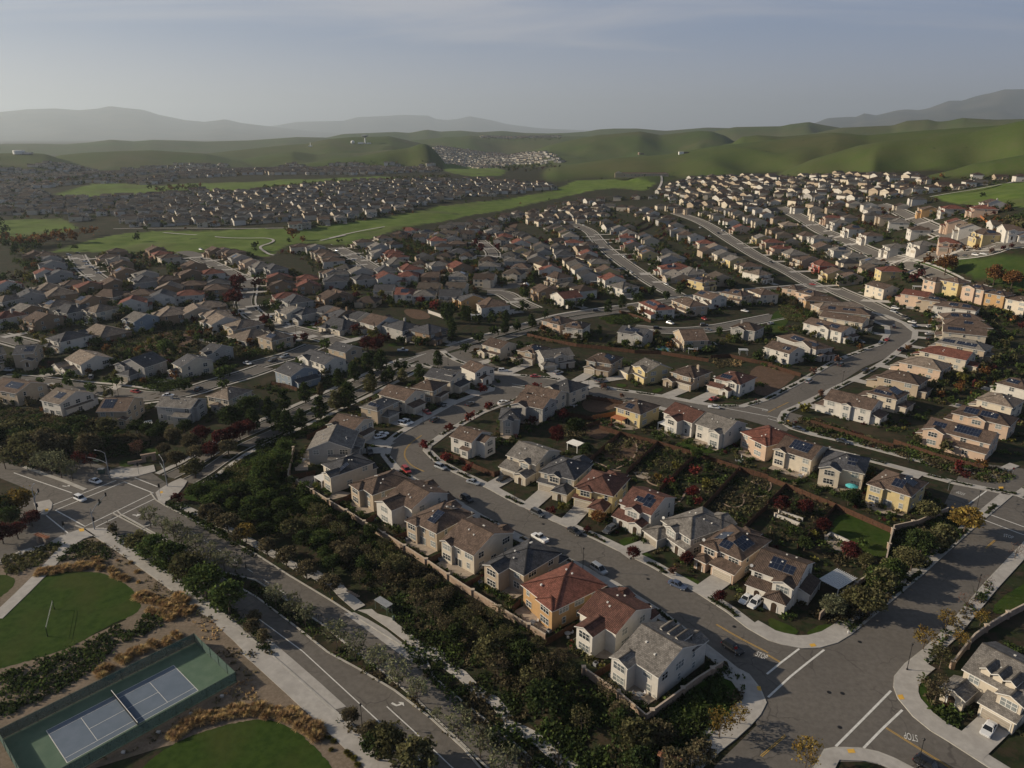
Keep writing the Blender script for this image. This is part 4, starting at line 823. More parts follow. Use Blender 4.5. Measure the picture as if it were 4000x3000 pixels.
# near houses: row key | photo view | A x,y | C x,y (ends of the nearest eave) | depth m | front side | wall roof form | extras | wings ; solar
NEAR="""
wall|V6|435,232 825,226|15|r|gg gy|v|b:.1,.5,2,1,s
wall|V6|560,352 720,447|12.5|b|cs h|Pv|b:0,.42,3.2,2,g f:.45,.98,3,1,h f:.1,.4,2,1,g|b,.05,.22,.1,.8
wall|V6|838,515 1005,625|14|b|tb h|v|b:.5,1,1.6,2,h f:.5,1,3,1,s f:.1,.4,2.6,1,g
wall|V6|1120,625 1345,750|13.5|b|wb gx|v|b:.3,.95,4.4,2,g f:0,.5,2.5,1,g f:.5,.95,1,2,g
wall|V6|1300,828 1562,958|14|b|tb hx|dv|b:.62,1,1.0,2,h f:0,.48,2,1,h f:.5,.9,.8,2,g|f,.3,.55,.2,.7 b,.25,.5,.25,.85
wall|V6|1600,1002 1885,1150|14.5|b|cb gx|v|b:.66,1,.9,2,g f:.5,1,2.6,1,g f:.05,.45,1,2,g
wall|V6|2040,1170 2317,1320|13.5|b|ts hx|v|b:.5,1,3.6,2,g f:0,.5,3,1,h
wall|V7|72,1392 372,1622|15.5|b|or hx|v|b:0,.45,.8,2,h f:.5,1,2.5,1,s
wall|V11|560,300 905,505|13|b|wm gx|dv|b:.28,.72,4.2,2,g f:0,.5,2.5,1,g f:.55,.95,.8,2,g
wall|V11|905,640 1275,880|14.5|b|wg gx|vD|b:.58,1,2.6,2,g f:.0,.42,2,2,g f:.55,1,2.5,1,s
south|V2|1665,1110 1865,1172|11|b|wb gx|v|b:.05,.4,1.5,1,s l:.2,.75,3.6,2,g f:.5,1,2.5,1,s
south|V7|-60,275 212,366|13.5|f|cg gx|v|f:.5,.85,1.2,2,g f:.0,.55,3.8,1,s f:.6,.98,5.0,1,g b:.5,.95,2.5,1,h
south|V7|228,418 545,497|13.5|f|cs h|v|f:.28,.62,1.0,2,g f:.0,.5,1.6,1,s f:.58,1,4.8,1,h b:.4,.9,2,2,g
south|V7|534,552 880,636|13.5|f|ym h|v|f:.1,.45,.7,2,h f:.0,.48,1.4,1,s f:.55,.95,5,1,h b:.4,.9,2,2,h
south|V7|917,692 1210,802|13.5|f|wm gx|dv|f:.25,.72,1.5,2,g f:-.02,.5,3.2,1,s f:.52,.92,3.4,1,g b:.45,.9,2,1,g|f,.3,.62,.35,.62 f,.62,.86,.25,.75 f,.52,.74,.6,.9
south|V7|1282,838 1548,1010|15|f|gg h|dv|f:.25,.6,1.2,2,g f:-.2,.3,4.4,1,h f:.42,1,1.6,1,s b:.4,1,1.4,2,g
south|V7|1632,1033 1992,1195|14|f|pb h|dv|f:.0,.42,.8,2,h f:.0,.3,3.6,1,h f:.42,1,3,1,s b:.3,.7,1.5,2,h|f,.35,.62,.15,.6 l,.2,.55,.2,.75 r,.2,.6,.2,.8
south|V8|-165,1258 262,1413|12.5|f|wb gx|dv|f:.55,.98,2,2,g f:.02,.5,2.8,1,s f:.5,.95,5,1,h r:.2,.8,2.5,1,s|f,.3,.6,.3,.85 f,.62,.85,.3,.7
north|V3|-120,1185 70,1190|12|b|gs hx|v|b:.3,.8,2,2,g
north|V3|0,1045 272,1100|12|b|gb gx|v|b:.5,1,2,2,g
north|V3|60,975 360,1035|12.5|b|cb gx|v|b:.6,1,2.6,2,g
north|V3|290,900 500,960|13|b|cs hx|v|b:.45,1,2,2,g
north|V3|885,1077 1113,1147|13|b|yb h|Ov|f:.5,1,2.5,1,s f:.1,.4,2,1,g|b,.42,.7,.15,.6
north|V3|1297,1122 1560,1222|13|b|wm gx|Pdv|b:.3,.72,3.4,2,g f:.5,1,2.5,1,s
north|V3|1577,1222 1843,1312|14|b|wg gx|v|b:.05,.42,2.2,2,g f:.5,1,2.5,1,g
north|V3|1968,1292 2230,1415|13.5|b|pr hx|v|b:.0,.55,1.5,2,h f:.5,1,2.5,1,s
north|V8|48,218 385,325|13.5|b|cb gx|dv|b:.68,1,1.0,2,g f:.5,1,2.5,1,g|b,.2,.72,.28,.92
north|V8|442,358 842,442|13.5|b|cs hx|v|b:.52,1,2.6,2,g f:.5,1,2.5,1,s|b,.22,.42,.3,.5 b,.2,.42,.55,.75
north|V8|855,515 1242,640|13.5|b|yb h|v|b:.62,1,.9,2,h f:.5,1,2.5,1,s|b,.25,.52,.25,.8 l,.3,.6,.2,.75
court|V2|1945,318 2112,362|12|f|cb gx|v|f:-.05,.35,3,1,g f:.45,1,1.5,1,s
court|V3|35,588 197,622|13|f|tb h|v|f:-.1,.35,4,1,h f:.45,1,1.4,1,s f:.4,.9,.6,2,g|r,.2,.6,.2,.8
court|V3|270,662 545,632|12|f|gg gx|v|f:-.1,.35,3.2,1,h f:.5,1,1.4,1,s f:.35,.75,.8,2,g
court|V3|632,672 862,712|13|f|tb h|v|f:0,.45,2.5,1,g f:.5,1,2.8,1,s f:.1,.4,.8,2,h|r,.2,.6,.2,.8
court|V3|1032,717 1168,782|13.5|f|yg gx|v|f:-.5,.2,4,1,h f:.3,1,1.5,1,s f:.25,.95,.8,2,g
court|V3|1362,775 1580,833|13.5|f|tb h|cv|f:-.1,.3,4,1,g f:.42,1,2.2,1,s f:.45,.9,.7,2,h
court|V3|1735,830 1978,890|14|f|wm h|dv|f:-.12,.4,3,1,s f:.45,.75,4,1,g f:.5,.9,.6,2,g|f,.15,.55,.2,.6
upper|V3|247,333 425,372|13|b|pb hx|v|b:.0,.5,1,2,h|b,.3,.6,.2,.6 r,.2,.8,.2,.8
upper|V3|447,390 620,408|13|b|wb h|v|b:.0,.3,1,2,h r:.2,.8,2,1,s|b,.4,.7,.3,.7
upper|V3|903,432 1142,472|12|b|gs gx|cv|b:.0,.45,1.4,2,g|b,.3,.8,.3,.8
upper|V3|1385,430 1485,512|13|b|tb gy|v|b:.2,.8,1.2,1,s
upper|V3|1880,390 2105,428|13|b|gb h|cv|b:.4,.9,1.5,2,g
upper|V4|-40,560 190,625|12|b|wb gx|v|r:.1,.7,3,1,s|b,.15,.4,.3,.7
cul|V3|1087,175 1240,250|13|f|wr h|v|f:.5,1,3,1,s f:.1,.4,2,1,g|f,.2,.7,.3,.7 r,.2,.6,.3,.7
cul|V3|1372,155 1535,222|13|f|tb h|v|f:.5,1,2,1,s f:.1,.4,2.5,1,g
cul|V3|1560,110 1725,160|13|f|wb gx|v|f:.5,1,2.6,1,g f:.1,.4,2,1,g|f,.05,.35,.3,.8
cul|V3|1785,90 1990,135|13|f|tb h|cv|f:.5,1,2.4,1,s f:.1,.4,2,1,g|f,.1,.3,.3,.7 f,.5,.7,.3,.8
cul|V3|2032,70 2150,120|13|f|cb h|v|f:.5,1,2.4,1,s f:.1,.4,2,1,g
bend|V4|68,468 418,588|11|r|gb hx|v|b:.1,.5,1,2,g|b,.08,.32,.2,.7 b,.45,.72,.25,.8
bend|V4|297,352 640,440|12|r|wb gx|v|b:.3,.6,1,2,g|b,.18,.4,.3,.8 b,.55,.72,.2,.5
bend|V4|437,298 825,360|11|r|cb gx|v|r:.1,.9,2.5,1,h
bend|V4|440,245 890,290|12|r|tb hx|v||b,.3,.55,.4,.7 b,.7,.85,.3,.8
bend|V4|447,225 845,215|11|r|tt hx|v|
bend|V4|325,160 640,175|11|r|ob hx|v|
bend|V4|230,85 400,125|12|r|pb hx|v||b,.3,.6,.3,.8
bend|V4|115,50 250,75|12|r|pb hx|v|
east|V4|472,1010 900,1115|13|l|wb gx|v|b:.4,.6,1,2,g r:.3,.9,3.2,1,s f:.4,1,3,1,h
east|V4|850,955 1120,1020|12.5|l|cb hx|v|f:.2,.9,4.5,1,s r:.2,.9,3.5,1,h|b,.15,.75,.15,.45 r,.2,.7,.2,.8
east|V4|935,815 1310,895|13|l|tb hx|dv|f:.2,.9,4.5,1,s r:.3,.9,3,1,h
east|V4|1125,690 1500,770|13.5|l|pt hx|v|f:.1,.9,4,1,s
east|V4|1300,595 1720,680|13|l|cr xc|v|f:.3,.9,4,1,s r:.3,.8,4,1,g
east|V4|1440,520 1880,600|13|l|tg hx|v|f:.3,.9,3,1,s r:.3,.8,3,1,h|b,.1,.35,.2,.6 b,.4,.8,.2,.6
east|V4|1505,430 1900,470|13|l|cb gx|v|f:.3,.9,3,1,s|b,.1,.5,.3,.7
east|V4|1530,370 1950,400|12|l|tb hx|v|f:.3,.9,3,1,s|b,.4,.6,.3,.7 r,.2,.7,.3,.8
east|V4|1515,320 1880,330|12|l|tb hx|v|f:.3,.9,3,1,s|b,.2,.4,.3,.8 b,.5,.7,.3,.8
east|V4|1415,225 1800,270|12|l|wb hx|v|f:.2,.5,3,1,h|b,.35,.55,.3,.8 b,.65,.85,.3,.8
east|V4|1310,180 1500,200|12|l|tb hx|v|f:.2,.8,3,1,h|b,.3,.8,.3,.7
east|V4|1135,130 1380,150|12|l|pr gx|v|f:.2,.7,4,1,h
east|V4|830,50 1000,85|12|l|cb gx|v|f:.2,.7,4,1,h
far_east|V4|1342,1255 1930,1405|12|l|pb gx|v|b:.0,.32,2,2,g b:.4,1,3,1,s|b,.08,.28,.25,.7 b,.42,.8,.25,.9
far_east|V4|1585,1130 2095,1250|12|l|pb hx|v|b:.3,.6,1,2,g|b,.15,.4,.25,.8 b,.45,.75,.3,.8
far_east|V4|1790,1010 2120,1090|13|l|ct h|v|
far_east|V4|1965,870 2240,940|13|l|wb hx|v|f:.2,.8,3,1,s|b,.2,.6,.3,.7
park_side|V4|1325,20 1440,55|11|b|pb hx|v|
park_side|V4|1475,30 1640,70|11|b|yb hx|v|
park_side|V4|1670,75 1860,125|11|b|pb hx|v|b:.4,1,1,2,g|b,.3,.6,.2,.7
park_side|V4|1855,115 2040,170|11|b|ob hx|v||b,.3,.5,.3,.7 r,.2,.8,.2,.8
park_side|V4|2035,160 2230,225|11|b|cb hx|v|b:.0,.3,1,2,g
corner|V12|1665,790 2255,1110|14|f|cg gx|vD|f:.62,1,1.6,2,g f:.45,1,3.2,1,s f:-.12,.26,5,1,g|
avenue|V2|612,1002 852,1060|11|r|cb gx|v|b:.6,1,1,2,g r:.2,.8,2,1,s
avenue|V2|888,855 1050,895|13|r|tg hy|v|r:.2,.7,3,1,h|b,.1,.4,.3,.6 b,.3,.7,.3,.7
avenue|V2|1047,747 1290,810|12.5|r|cb gx|v|r:.1,.7,3,1,s
avenue|V2|1330,690 1530,725|12|r|tb hx|v|r:.2,.8,2,1,h
avenue|V2|1442,592 1682,640|12|r|cs gx|vD|r:.2,.9,3,1,s
avenue|V2|1762,512 1892,567|11|r|wb gx|v|r:.2,.7,2.5,1,g
west|V1|338,798 515,838|15|b|wt gx|v|l:.1,.9,1,1,s|b,.25,.6,.3,.75
west|V1|825,918 1100,915|15|b|tb gx|v|b:-.02,.28,2.2,1,g|b,.52,.95,.2,.85
west|V1|1340,895 1655,880|11|b|gg gx|cv|l:.2,.8,1,2,g b:.03,.45,2.6,1,s
west|V1|1772,762 1975,800|13|b|ct h|v|b:.3,.7,2,1,h
west|V1|552,442 690,500|15|f|wt gx|v|f:-.2,.3,5,1,g f:.35,.75,5,1,g
west|V1|1005,495 1245,520|13|f|gs gy|v|f:-.02,.35,1.6,2,g f:.3,.75,5,1,h|l,.3,.7,.2,.6
west|V1|1480,480 1560,520|15|f|cs gx|v|f:.1,.9,3,1,g
west|V1|1722,378 1830,400|13|f|gs gx|v|f:.5,1,3,2,g
west|V1|100,432 300,440|13|f|ts gx|v|f:.5,1,3,1,g|f,.5,.95,.2,.8
west|V1|-110,700 140,745|14|b|tb gx|v||b,.1,.6,.3,.8
west|V1|-160,440 60,400|13|f|tg gx|v|f:.3,.8,3,1,h|f,.4,.8,.3,.8
avenue_west|V2|150,545 300,600|14|b|Bs gx|v|l:.1,.9,3,1,s
avenue_west|V2|372,422 590,500|12|b|ws gx|v|b:.6,1,1,2,g
avenue_west|V2|612,352 772,392|11|b|ts gx|v|
avenue_west|V2|2,252 132,292|13|b|tt h|v||b,.15,.6,.2,.7 r,.3,.7,.3,.8
"""
ROWTXT=dict(wall=('backing the long block wall','from the avenue end'),south=('facing the curved street','from the bend'),north=('backing the enclosed gardens','from the bend'),court=('facing the crossing street','from the avenue'),upper=('above the brown garden fence','from the avenue'),cul=('around the small cul-de-sac','from the avenue'),bend=('west of the bending street','from the dirt yard'),east=('east of the bending street','from the corner fence'),far_east=('in the outermost east row','from autumn bushes'),park_side=('backing the playing field','from the white pergola'),corner=('beside the lower crossing',''),avenue=('between avenue and curved street','from the bend'),west=('above the signalled crossing','from the white awning'),avenue_west=('across the tree-lined avenue','from the pink umbrella'))
WLABEL={0:'hip-roofed',1:'gabled'}
rowc={}
def parse_wings(s):
    out=[]
    for t in (s or '').split():
        sd,r=t.split(':'); q=r.split(','); out.append((sd,float(q[0]),float(q[1]),float(q[2]),int(q[3]),q[4]))
    return out
EDGE_BACK=[]
for li,lnx in enumerate(NEAR.strip().split('\n')):
    f=lnx.split('|')+['','']
    row,v,pts,dp,fr,col,ex,wg,so=f[:9]
    a,c=[at(*px(v,*q),5.85) for q in nums(pts)]
    col,form=col.split(); rowc[row]=rowc.get(row,0)+1
    o,ang,w,d=frame_from(a,c,float(dp),fr)
    if fr in 'rl' and form in('gx','hx','gy','hy','cx','xc'): form={'gx':'gy','hx':'hy','gy':'gx','hy':'hx','cx':'cy','xc':'yc'}[form]
    wings=[]
    sw_={'f':'fbrl','b':'bflr','r':'lfbr','l':'rflb'}
    for sd,s0,s1,pr,ws,rt in parse_wings(wg):
        # wing sides are given for the viewer-facing frame when the front is at the side
        if fr in 'rl': 
            mp_={'r':{'b':'l','r':'f','l':'b','f':'r'},'l':{'b':'r','l':'f','r':'b','f':'f'}}[fr]; sd=mp_[sd]
        wings.append((sd,s0,s1,pr,ws,rt))
    if not any(q[0]=='f' for q in wings): wings+=[('f',.52,.98,2.4,1,'h' if li%2 else 's'),('f',.1,.42,2.2,1,'g')]
    sol=[]
    for t in so.split():
        q=t.split(','); sd=q[0]
        if fr in 'rl': sd={'r':{'b':'l','r':'f','l':'b','f':'r'},'l':{'b':'r','l':'f','r':'b','f':'f'}}[fr][sd]
        u0,u1=float(q[1]),float(q[2])
        sol.append((sd,u0,u1,float(q[3]),float(q[4])))
    rt_,lm=ROWTXT[row]; 
    lab=f"{WALLN[col[0]]} house with {ROOFN[col[1]]} roof, {ORD[rowc[row]-1]} {rt_}"+(f" {lm}" if lm else '')
    if row=='corner': lab='cream house with mottled grey roof and three dormers beside the lower crossing'
    mz=(a+c)/2; z0=z1(o.x,o.y)
    far_=math.hypot(o.x,o.y)
    house((o.x,o.y,max(z0,z1(mz.x,mz.y))),ang,w,d,2,col[0],col[1],form,wings,0 if far_<330 else 1,lab,'two-storey houses '+rt_,sol,ex,100+li)
    HOUSES[-1]['row']=row; HOUSES[-1]['ord']=rowc[row]
NNEAR=len(HOUSES)
# ------------------------------------------------------------------ mid-distance houses, one click on each roof
def project(p):
    dz=p[2]-HC; w_=cP*p[1]-sP*dz; v_=sP*p[1]+cP*dz
    return 2000+F*p[0]/w_,1500-F*v_/w_
ROADPTS=[]
for R in [rA,rD,AVE]+[resample(chaikin(A(v,s),2),5) for v,s,w in MID if w<12]+[resample(K_up,5),resample(K_right,5)]:
    nr=normals(R)
    for p,n_ in zip(R,nr): ROADPTS.append((p.x,p.y,n_.x,n_.y))
ROADPTS=np.array(ROADPTS)
MIDROWS=[
("K1","left of the western cul-de-sac","430,285,bb 560,295,gb 620,335,gs 640,395,gs 560,505,wr 730,515,gs",-60),
("K1","right of the western cul-de-sac","1440,245,bb 1330,315,pb 1450,345,gg 1500,395,bb 1530,495,bb",-60),
("K1","on the golf edge","1920,225,bb 1990,275,br 2085,315,cb",-40),
("K1","third behind the white-gabled house","900,640,gb 1090,665,br 1390,635,bb 1790,525,gg 1790,605,gs 2060,585,bb",-20),
("K1","second behind the white-gabled house","70,650,wr 370,785,gs 610,695,bt 740,765,bt 1400,775,gb 1750,755,bb 2090,695,bt 2000,795,ws",-20),
("K1","just behind the white-gabled house","70,835,gt 330,955,bg 700,895,ct 1080,845,bb 1240,955,ct 1640,865,wr",-20),
("K1","around the blue-grey house","80,1035,wr 530,1065,bb 900,965,gs 1740,1065,Bg 2110,1005,bt",-20),
("K1","above the western street","850,1295,ws 1310,1235,bt1",-20),
("K2","above the winding street","600,235,bb 700,235,rb 820,255,bb 900,325,gg 1040,375,pt 1180,435,gg 1350,455,gs",-35),
("K2","below the winding street","330,420,bb 290,515,bb 560,505,wr 640,625,ws 330,645,bb 620,695,bb 290,765,wr",-35),
("K2","beside the golf fairway","1660,185,cb 1840,195,gg 1920,255,cb 2000,295,tb 2060,355,wb",-35),
("K2","behind the red trees","1380,555,br 1440,645,bb 1740,575,br 1740,655,br 2050,505,gb 2080,600,gs",-25),
("K2","on the winding street's bend","1480,795,cr 1620,850,gs 1560,975,cg 1720,985,gs 1980,965,gs 2050,800,bb 2130,1020,bs",-25),
("K2","uphill of the yellow gardens","110,995,bt1 370,975,tt 520,910,bt 620,1015,gt 680,1095,wt 950,1145,tt 1050,1275,gt1",-30),
("K3","along the golf course edge","370,445,cb 620,395,cb 820,345,bb 980,305,wr 1160,325,cs 1310,365,yb 1480,405,cs 1465,225,gg 1570,235,gg 1720,195,cr 1730,275,wr",-10),
("K3","around the sunken garden","560,505,gg 570,575,gg 740,580,wr 780,625,wr 800,695,gg1 1290,425,wr 1540,465,bb 1570,565,ts1",-20),
("K3","above the cul-de-sac circle","340,805,gg 380,890,gs 650,795,gs 660,875,wr 930,855,wr 950,775,wr 1300,725,gg 1210,860,bb 1560,745,br 1550,850,gg 1940,730,gg",-20),
("K3","left of the cul-de-sac circle","60,830,gg 640,1025,ws 900,1065,wr 1130,1085,gg 1460,1090,ws 1700,1140,os 1980,1215,wb 70,1095,bb",-20),
("K3","behind the burgundy street trees","110,1325,bb 320,1355,gs 580,1420,wb 860,1480,gs 1180,1520,bs 130,1460,cs1",-20),
("K3","by the upper burgundy trees","1960,315,cg 2100,345,ts 2120,385,pr",-20),
("K4","lowest along the green fairway","80,435,yb 220,435,cg 430,375,cb 650,335,bb 830,260,cb 890,310,tr 1020,225,tb 1250,230,bb 1460,210,bs 1690,195,cr 1900,185,ws",-10),
("K4","left of the climbing street","400,485,yg 570,485,yg 610,400,wr 700,540,wg 760,600,yb 830,650,yb 880,690,wg 920,765,wr",-45),
("K4","right of the climbing street","770,405,wr 860,475,wr 1000,475,pb 1170,475,or 1330,510,ts 1490,600,gg 1600,655,gg 1580,705,wr 1650,790,tr 1800,840,ts 1840,900,yb 2090,960,gg 2110,1080,wr",-45),
("K4","above the terraced gardens","1060,295,bt 1200,325,cb 1370,315,cg 1520,330,pr 1650,345,tb 1810,360,gg 1900,405,wb 2000,320,cg 2080,460,pb 2130,325,cb",-20),
("K4","around the white dome tent","70,690,or 250,770,wr 280,860,yb 180,985,gg 470,965,tg 800,915,gs 1100,905,wr 1230,1010,yg 1330,1110,yb 280,1065,tb 640,1090,wr 750,1190,tb",-25),
("K4","behind the dark avenue trees","1400,1210,wr 1530,1305,wg 560,1350,bb 830,1425,wr",-25),
("K5","highest, under the green hill","50,300,cb 180,285,wr 320,275,ob 430,235,bb 560,195,bg 680,185,tr 790,175,wg 930,165,tb 1100,145,wg 1260,150,rr 1460,145,wb 1660,125,bs 1850,125,ws 2050,135,bb",-15),
("K5","second below the green hill","860,245,tg 980,225,wr 1120,265,gb 1260,265,gg 1480,205,yb 1600,215,yb 1780,225,wb 1960,215,wg 2120,225,wr",-15),
("K5","third below the green hill","740,295,cr 880,305,wg 1010,305,cr 1220,315,cr 1400,325,yb 1560,320,wg 1740,335,wg 1920,305,wr 2100,320,cb 2130,405,wb",-15),
("K5","fourth below the green hill","100,385,gg 310,385,cb 520,345,cg 660,345,tr 430,430,pb 580,400,gs 740,430,cb 860,470,tb 1020,385,wg 1180,410,tg 1350,405,wb 1060,480,wr",-15),
("K5","right of the long street","130,455,cb 180,510,tr 300,525,tg 500,540,cg 640,590,cg 770,635,wr 820,670,wr 930,745,pr 1190,870,yg 1320,920,tr 1420,995,pr 1600,1065,tg 1740,1135,tb 1960,1200,Rr 2100,1300,yb",-40),
("K5","left of the long street","60,630,or 130,710,pb 170,780,gg 260,830,cb 380,860,ws 490,930,cr 620,990,wt 720,1070,cg 850,1135,yg 1030,1210,cb 1150,1305,wt",-40),
("K5","left of the upper street","1160,525,wg 1250,580,wb 1390,630,tb 1520,705,tt1",-40),
("K5","right of the upper street","1660,500,wb 1860,515,cg 1900,580,cg 2060,620,rr 2150,680,wg",-40),
("K5","between long and upper streets","1750,840,cb 1900,870,wg 1950,980,tb1 2160,1020,wg",-40),
("K5","beside the dark avenue","80,1115,gg 150,1220,wr 340,1295,gg 450,1390,yb 150,1340,tg1",-30),
("K6","on the hill meadow","1640,185,wb 1930,185,tb 2170,205,wb 1540,275,wb 1680,255,gg",-15),
("K6","skylined against the hill","60,215,bs 200,225,wr 400,235,tb 600,225,wg 790,235,wg 990,245,yb",-10),
("K6","below the skyline houses","100,275,cg 490,285,wb 660,310,cg 1210,310,tr 1400,300,rr 30,315,cb 120,330,yb 300,335,pb 790,375,yb 920,360,wg 1090,340,wb",-10),
("K6","under the meadow","380,435,cg 620,405,wb 900,485,wg 710,540,ob 1040,610,ob 1330,600,wr 1720,600,pr 1830,540,wb",-20),
("K6","below the meadow street","120,540,cb 300,560,wg 350,625,wg 530,710,tb 680,770,wg 920,860,wb 120,850,wb 330,930,wb",-35),
("K6","facing the park street","1390,775,pr 1540,835,wt 1770,910,yb 2080,860,wb 640,1075,wg 970,1045,wg 1290,1015,pr",-30),
("K6","beside the playing field","120,1190,cg 340,1260,cg 570,1360,yr 70,1430,tb",-30),
]
TEMPL=[]
def mid_house(p,ang,wc,rc,one,lab,grp,k,lod):
    rn=random.Random(k); w=rn.uniform(12,14.5); d=rn.uniform(13.5,16.5)
    if one: w+=5; d+=2
    u=Vector((math.cos(ang),math.sin(ang),0)); n_=Vector((-u.y,u.x,0)); o=p-u*w/2-n_*d/2
    fr=[q for q in rn.choice(FRONTS) if not one or q[4]==1]; bk=[q for q in rn.choice(BACKS) if not one or q[4]==1]
    if lod==2: fr=fr[:2]+fr[2:3]; 
    sol=[]
    if rn.random()<.22: sol=[(rn.choice('lrbf'),.3,.7,.25,.75)]
    house((o.x,o.y,p.z),ang,w,d,1 if one else 2,wc,rc,rn.choice(['h','hx','gx','gx','xc','cx']),fr+bk,lod,lab,grp,sol,'c' if rn.random()<.15 else '',k)
PEND=[]; LATER=[]
for v,desc,s,fb in MIDROWS:
    items=[]
    for t in s.split():
        x,y,c=t.split(','); c=('p'+c[1:]) if c[0]=='r' else c; q=at(*px(v,float(x),float(y)),6.4 if not c.endswith('1') else 4); items.append((float(x),q,c))
    items.sort(key=lambda t:t[0])
    for i,(x,q,c) in enumerate(items): PEND.append((math.hypot(q.x,q.y),desc,i,q,c,fb))
FRONT8="400,590 460,580 575,560 680,548 760,525 870,515 960,495 1045,485"
wcs='wctgcwgt'; rcs='bgbgsgbg'
for i,(x,y) in enumerate(sorted(nums(FRONT8))):
    q=at(*px('K8',x,y),6.4); PEND.append((math.hypot(q.x,q.y)-600,'across the golf fairway',i,q,wcs[i]+rcs[i],20))
PEND.sort(key=lambda t:t[0]); k=1000
for r_,desc,i,q,c,fb in PEND:
    k+=1; dd=np.hypot(ROADPTS[:,0]-q.x,ROADPTS[:,1]-q.y); j=int(np.argmin(dd))
    if dd[j]<75:
        n_=Vector((ROADPTS[j,2],ROADPTS[j,3],0)); to=Vector((ROADPTS[j,0]-q.x,ROADPTS[j,1]-q.y,0))
        if n_.dot(to)>0: n_=-n_
        ang=math.atan2(-n_.x,n_.y)       # front (-y) points to the road
    else: ang=math.radians(fb)+random.choice([0,0,math.pi,math.pi])
    ang+=random.uniform(-.06,.06)
    if len(HOUSES)>=308: LATER.append((q,ang,c)); continue
    lab=f"{WALLN[c[0]]} house with {ROOFN[c[1]]} roof, {ORD[i]} from left in row {desc}"
    mid_house(q,ang,c[0],c[1],c.endswith('1'),lab,'houses '+desc,k,1 if r_<520 else 2)
    HOUSES[-1]['row']=desc; HOUSES[-1]['ord']=i+1
# the houses beyond the golf course: the front row one by one, the rest as a mass nobody could count
HXY=np.array([(h['org'].x+math.cos(h['ang'])*h['w']/2-math.sin(h['ang'])*h['d']/2,h['org'].y+math.sin(h['ang'])*h['w']/2+math.cos(h['ang'])*h['d']/2) for h in HOUSES]+[(q.x,q.y) for q,_,_ in LATER])
FARP=[A('P',"0,775 130,748 220,775 360,778 640,760 780,748 950,752 1150,733 1400,712 1900,704 2140,722 2180,738 2060,752 1720,785 1600,818 1480,842 1310,858 1150,868 900,885 480,885 440,840 300,868 240,842 0,848"),
 A('P',"0,722 300,715 620,695 950,662 1200,652 1560,646 1700,652 1720,672 1400,684 1000,684 700,700 590,725 350,716 130,740 0,764"),
 A('P',"1640,590 1700,574 1830,578 2050,598 2200,624 2205,636 2000,643 1800,648 1650,643 1600,622"),
 A('P',"1875,533 2186,531 2190,536 1880,538"),A('P',"-60,640 100,655 500,660 900,648 880,662 500,690 0,712 -60,712")]
fw={c:MB() for c in 'wctg'}; 
fm=MB(); FMATS=[WALL['w'],WALL['c'],WALL['t'],WALL['g'],ROOF['b'],ROOF['g'],ROOF['t'],ROOF['s'],M['glass']]
def far_house(x,y,z,ang,w,d,mi,ri,rn):
    c,s=math.cos(ang),math.sin(ang)
    def T(a,b,h_): return (x+a*c-b*s,y+a*s+b*c,z+h_)
    h=rn.choice([5.6,5.6,5.6,3.2]); hd=d/2; o=.5; zr=h+hd*.42; ins=hd if rn.random()<.6 else 0
    fm.add([T(-w/2,-hd,-3),T(w/2,-hd,-3),T(w/2,hd,-3),T(-w/2,hd,-3),T(-w/2,-hd,h),T(w/2,-hd,h),T(w/2,hd,h),T(-w/2,hd,h)],[(0,1,5,4),(1,2,6,5),(2,3,7,6),(3,0,4,7)],mi)
    e=[T(-w/2-o,-hd-o,h-.1),T(w/2+o,-hd-o,h-.1),T(w/2+o,hd+o,h-.1),T(-w/2-o,hd+o,h-.1),T(-w/2-o+ins,0,zr),T(w/2+o-ins,0,zr)]
    fm.add(e,[(0,1,5,4),(2,3,4,5)],ri); fm.add([e[1],e[2],e[5]],[(0,1,2)],ri if ins else mi); fm.add([e[3],e[0],e[4]],[(0,1,2)],ri if ins else mi)
    a=rn.uniform(-.3,.3)*w; ww=rn.uniform(4,6)
    q=[T(a-ww/2,-hd-2,-3),T(a+ww/2,-hd-2,-3),T(a+ww/2,-hd-2,h*.95),T(a-ww/2,-hd-2,h*.95),T(a,-hd-2.2,h*.95+ww*.2),T(a,0,h*.95+ww*.2),T(a+ww/2,0,h*.95),T(a-ww/2,0,h*.95),T(a+ww/2,0,-3),T(a-ww/2,0,-3)]
    fm.add(q,[(0,1,2,3),(3,2,4),(1,8,6,2),(9,0,3,7)],mi); fm.add([q[3],q[4],q[5],q[7],q[2],q[6]],[(0,1,2,3),(1,4,5,2)],ri)
    for b in (-.35,-.1,.15,.36):
        for zz_ in ((1,3.8) if h>4 else (1,)):
            if abs(b*w-a)>ww/2: fm.add([T(b*w-.8,-hd-.03,zz_),T(b*w+.8,-hd-.03,zz_),T(b*w+.8,-hd-.03,zz_+1.3),T(b*w-.8,-hd-.03,zz_+1.3)],[(0,1,2,3)],8)
FARTREES=[]
rn=random.Random(5)
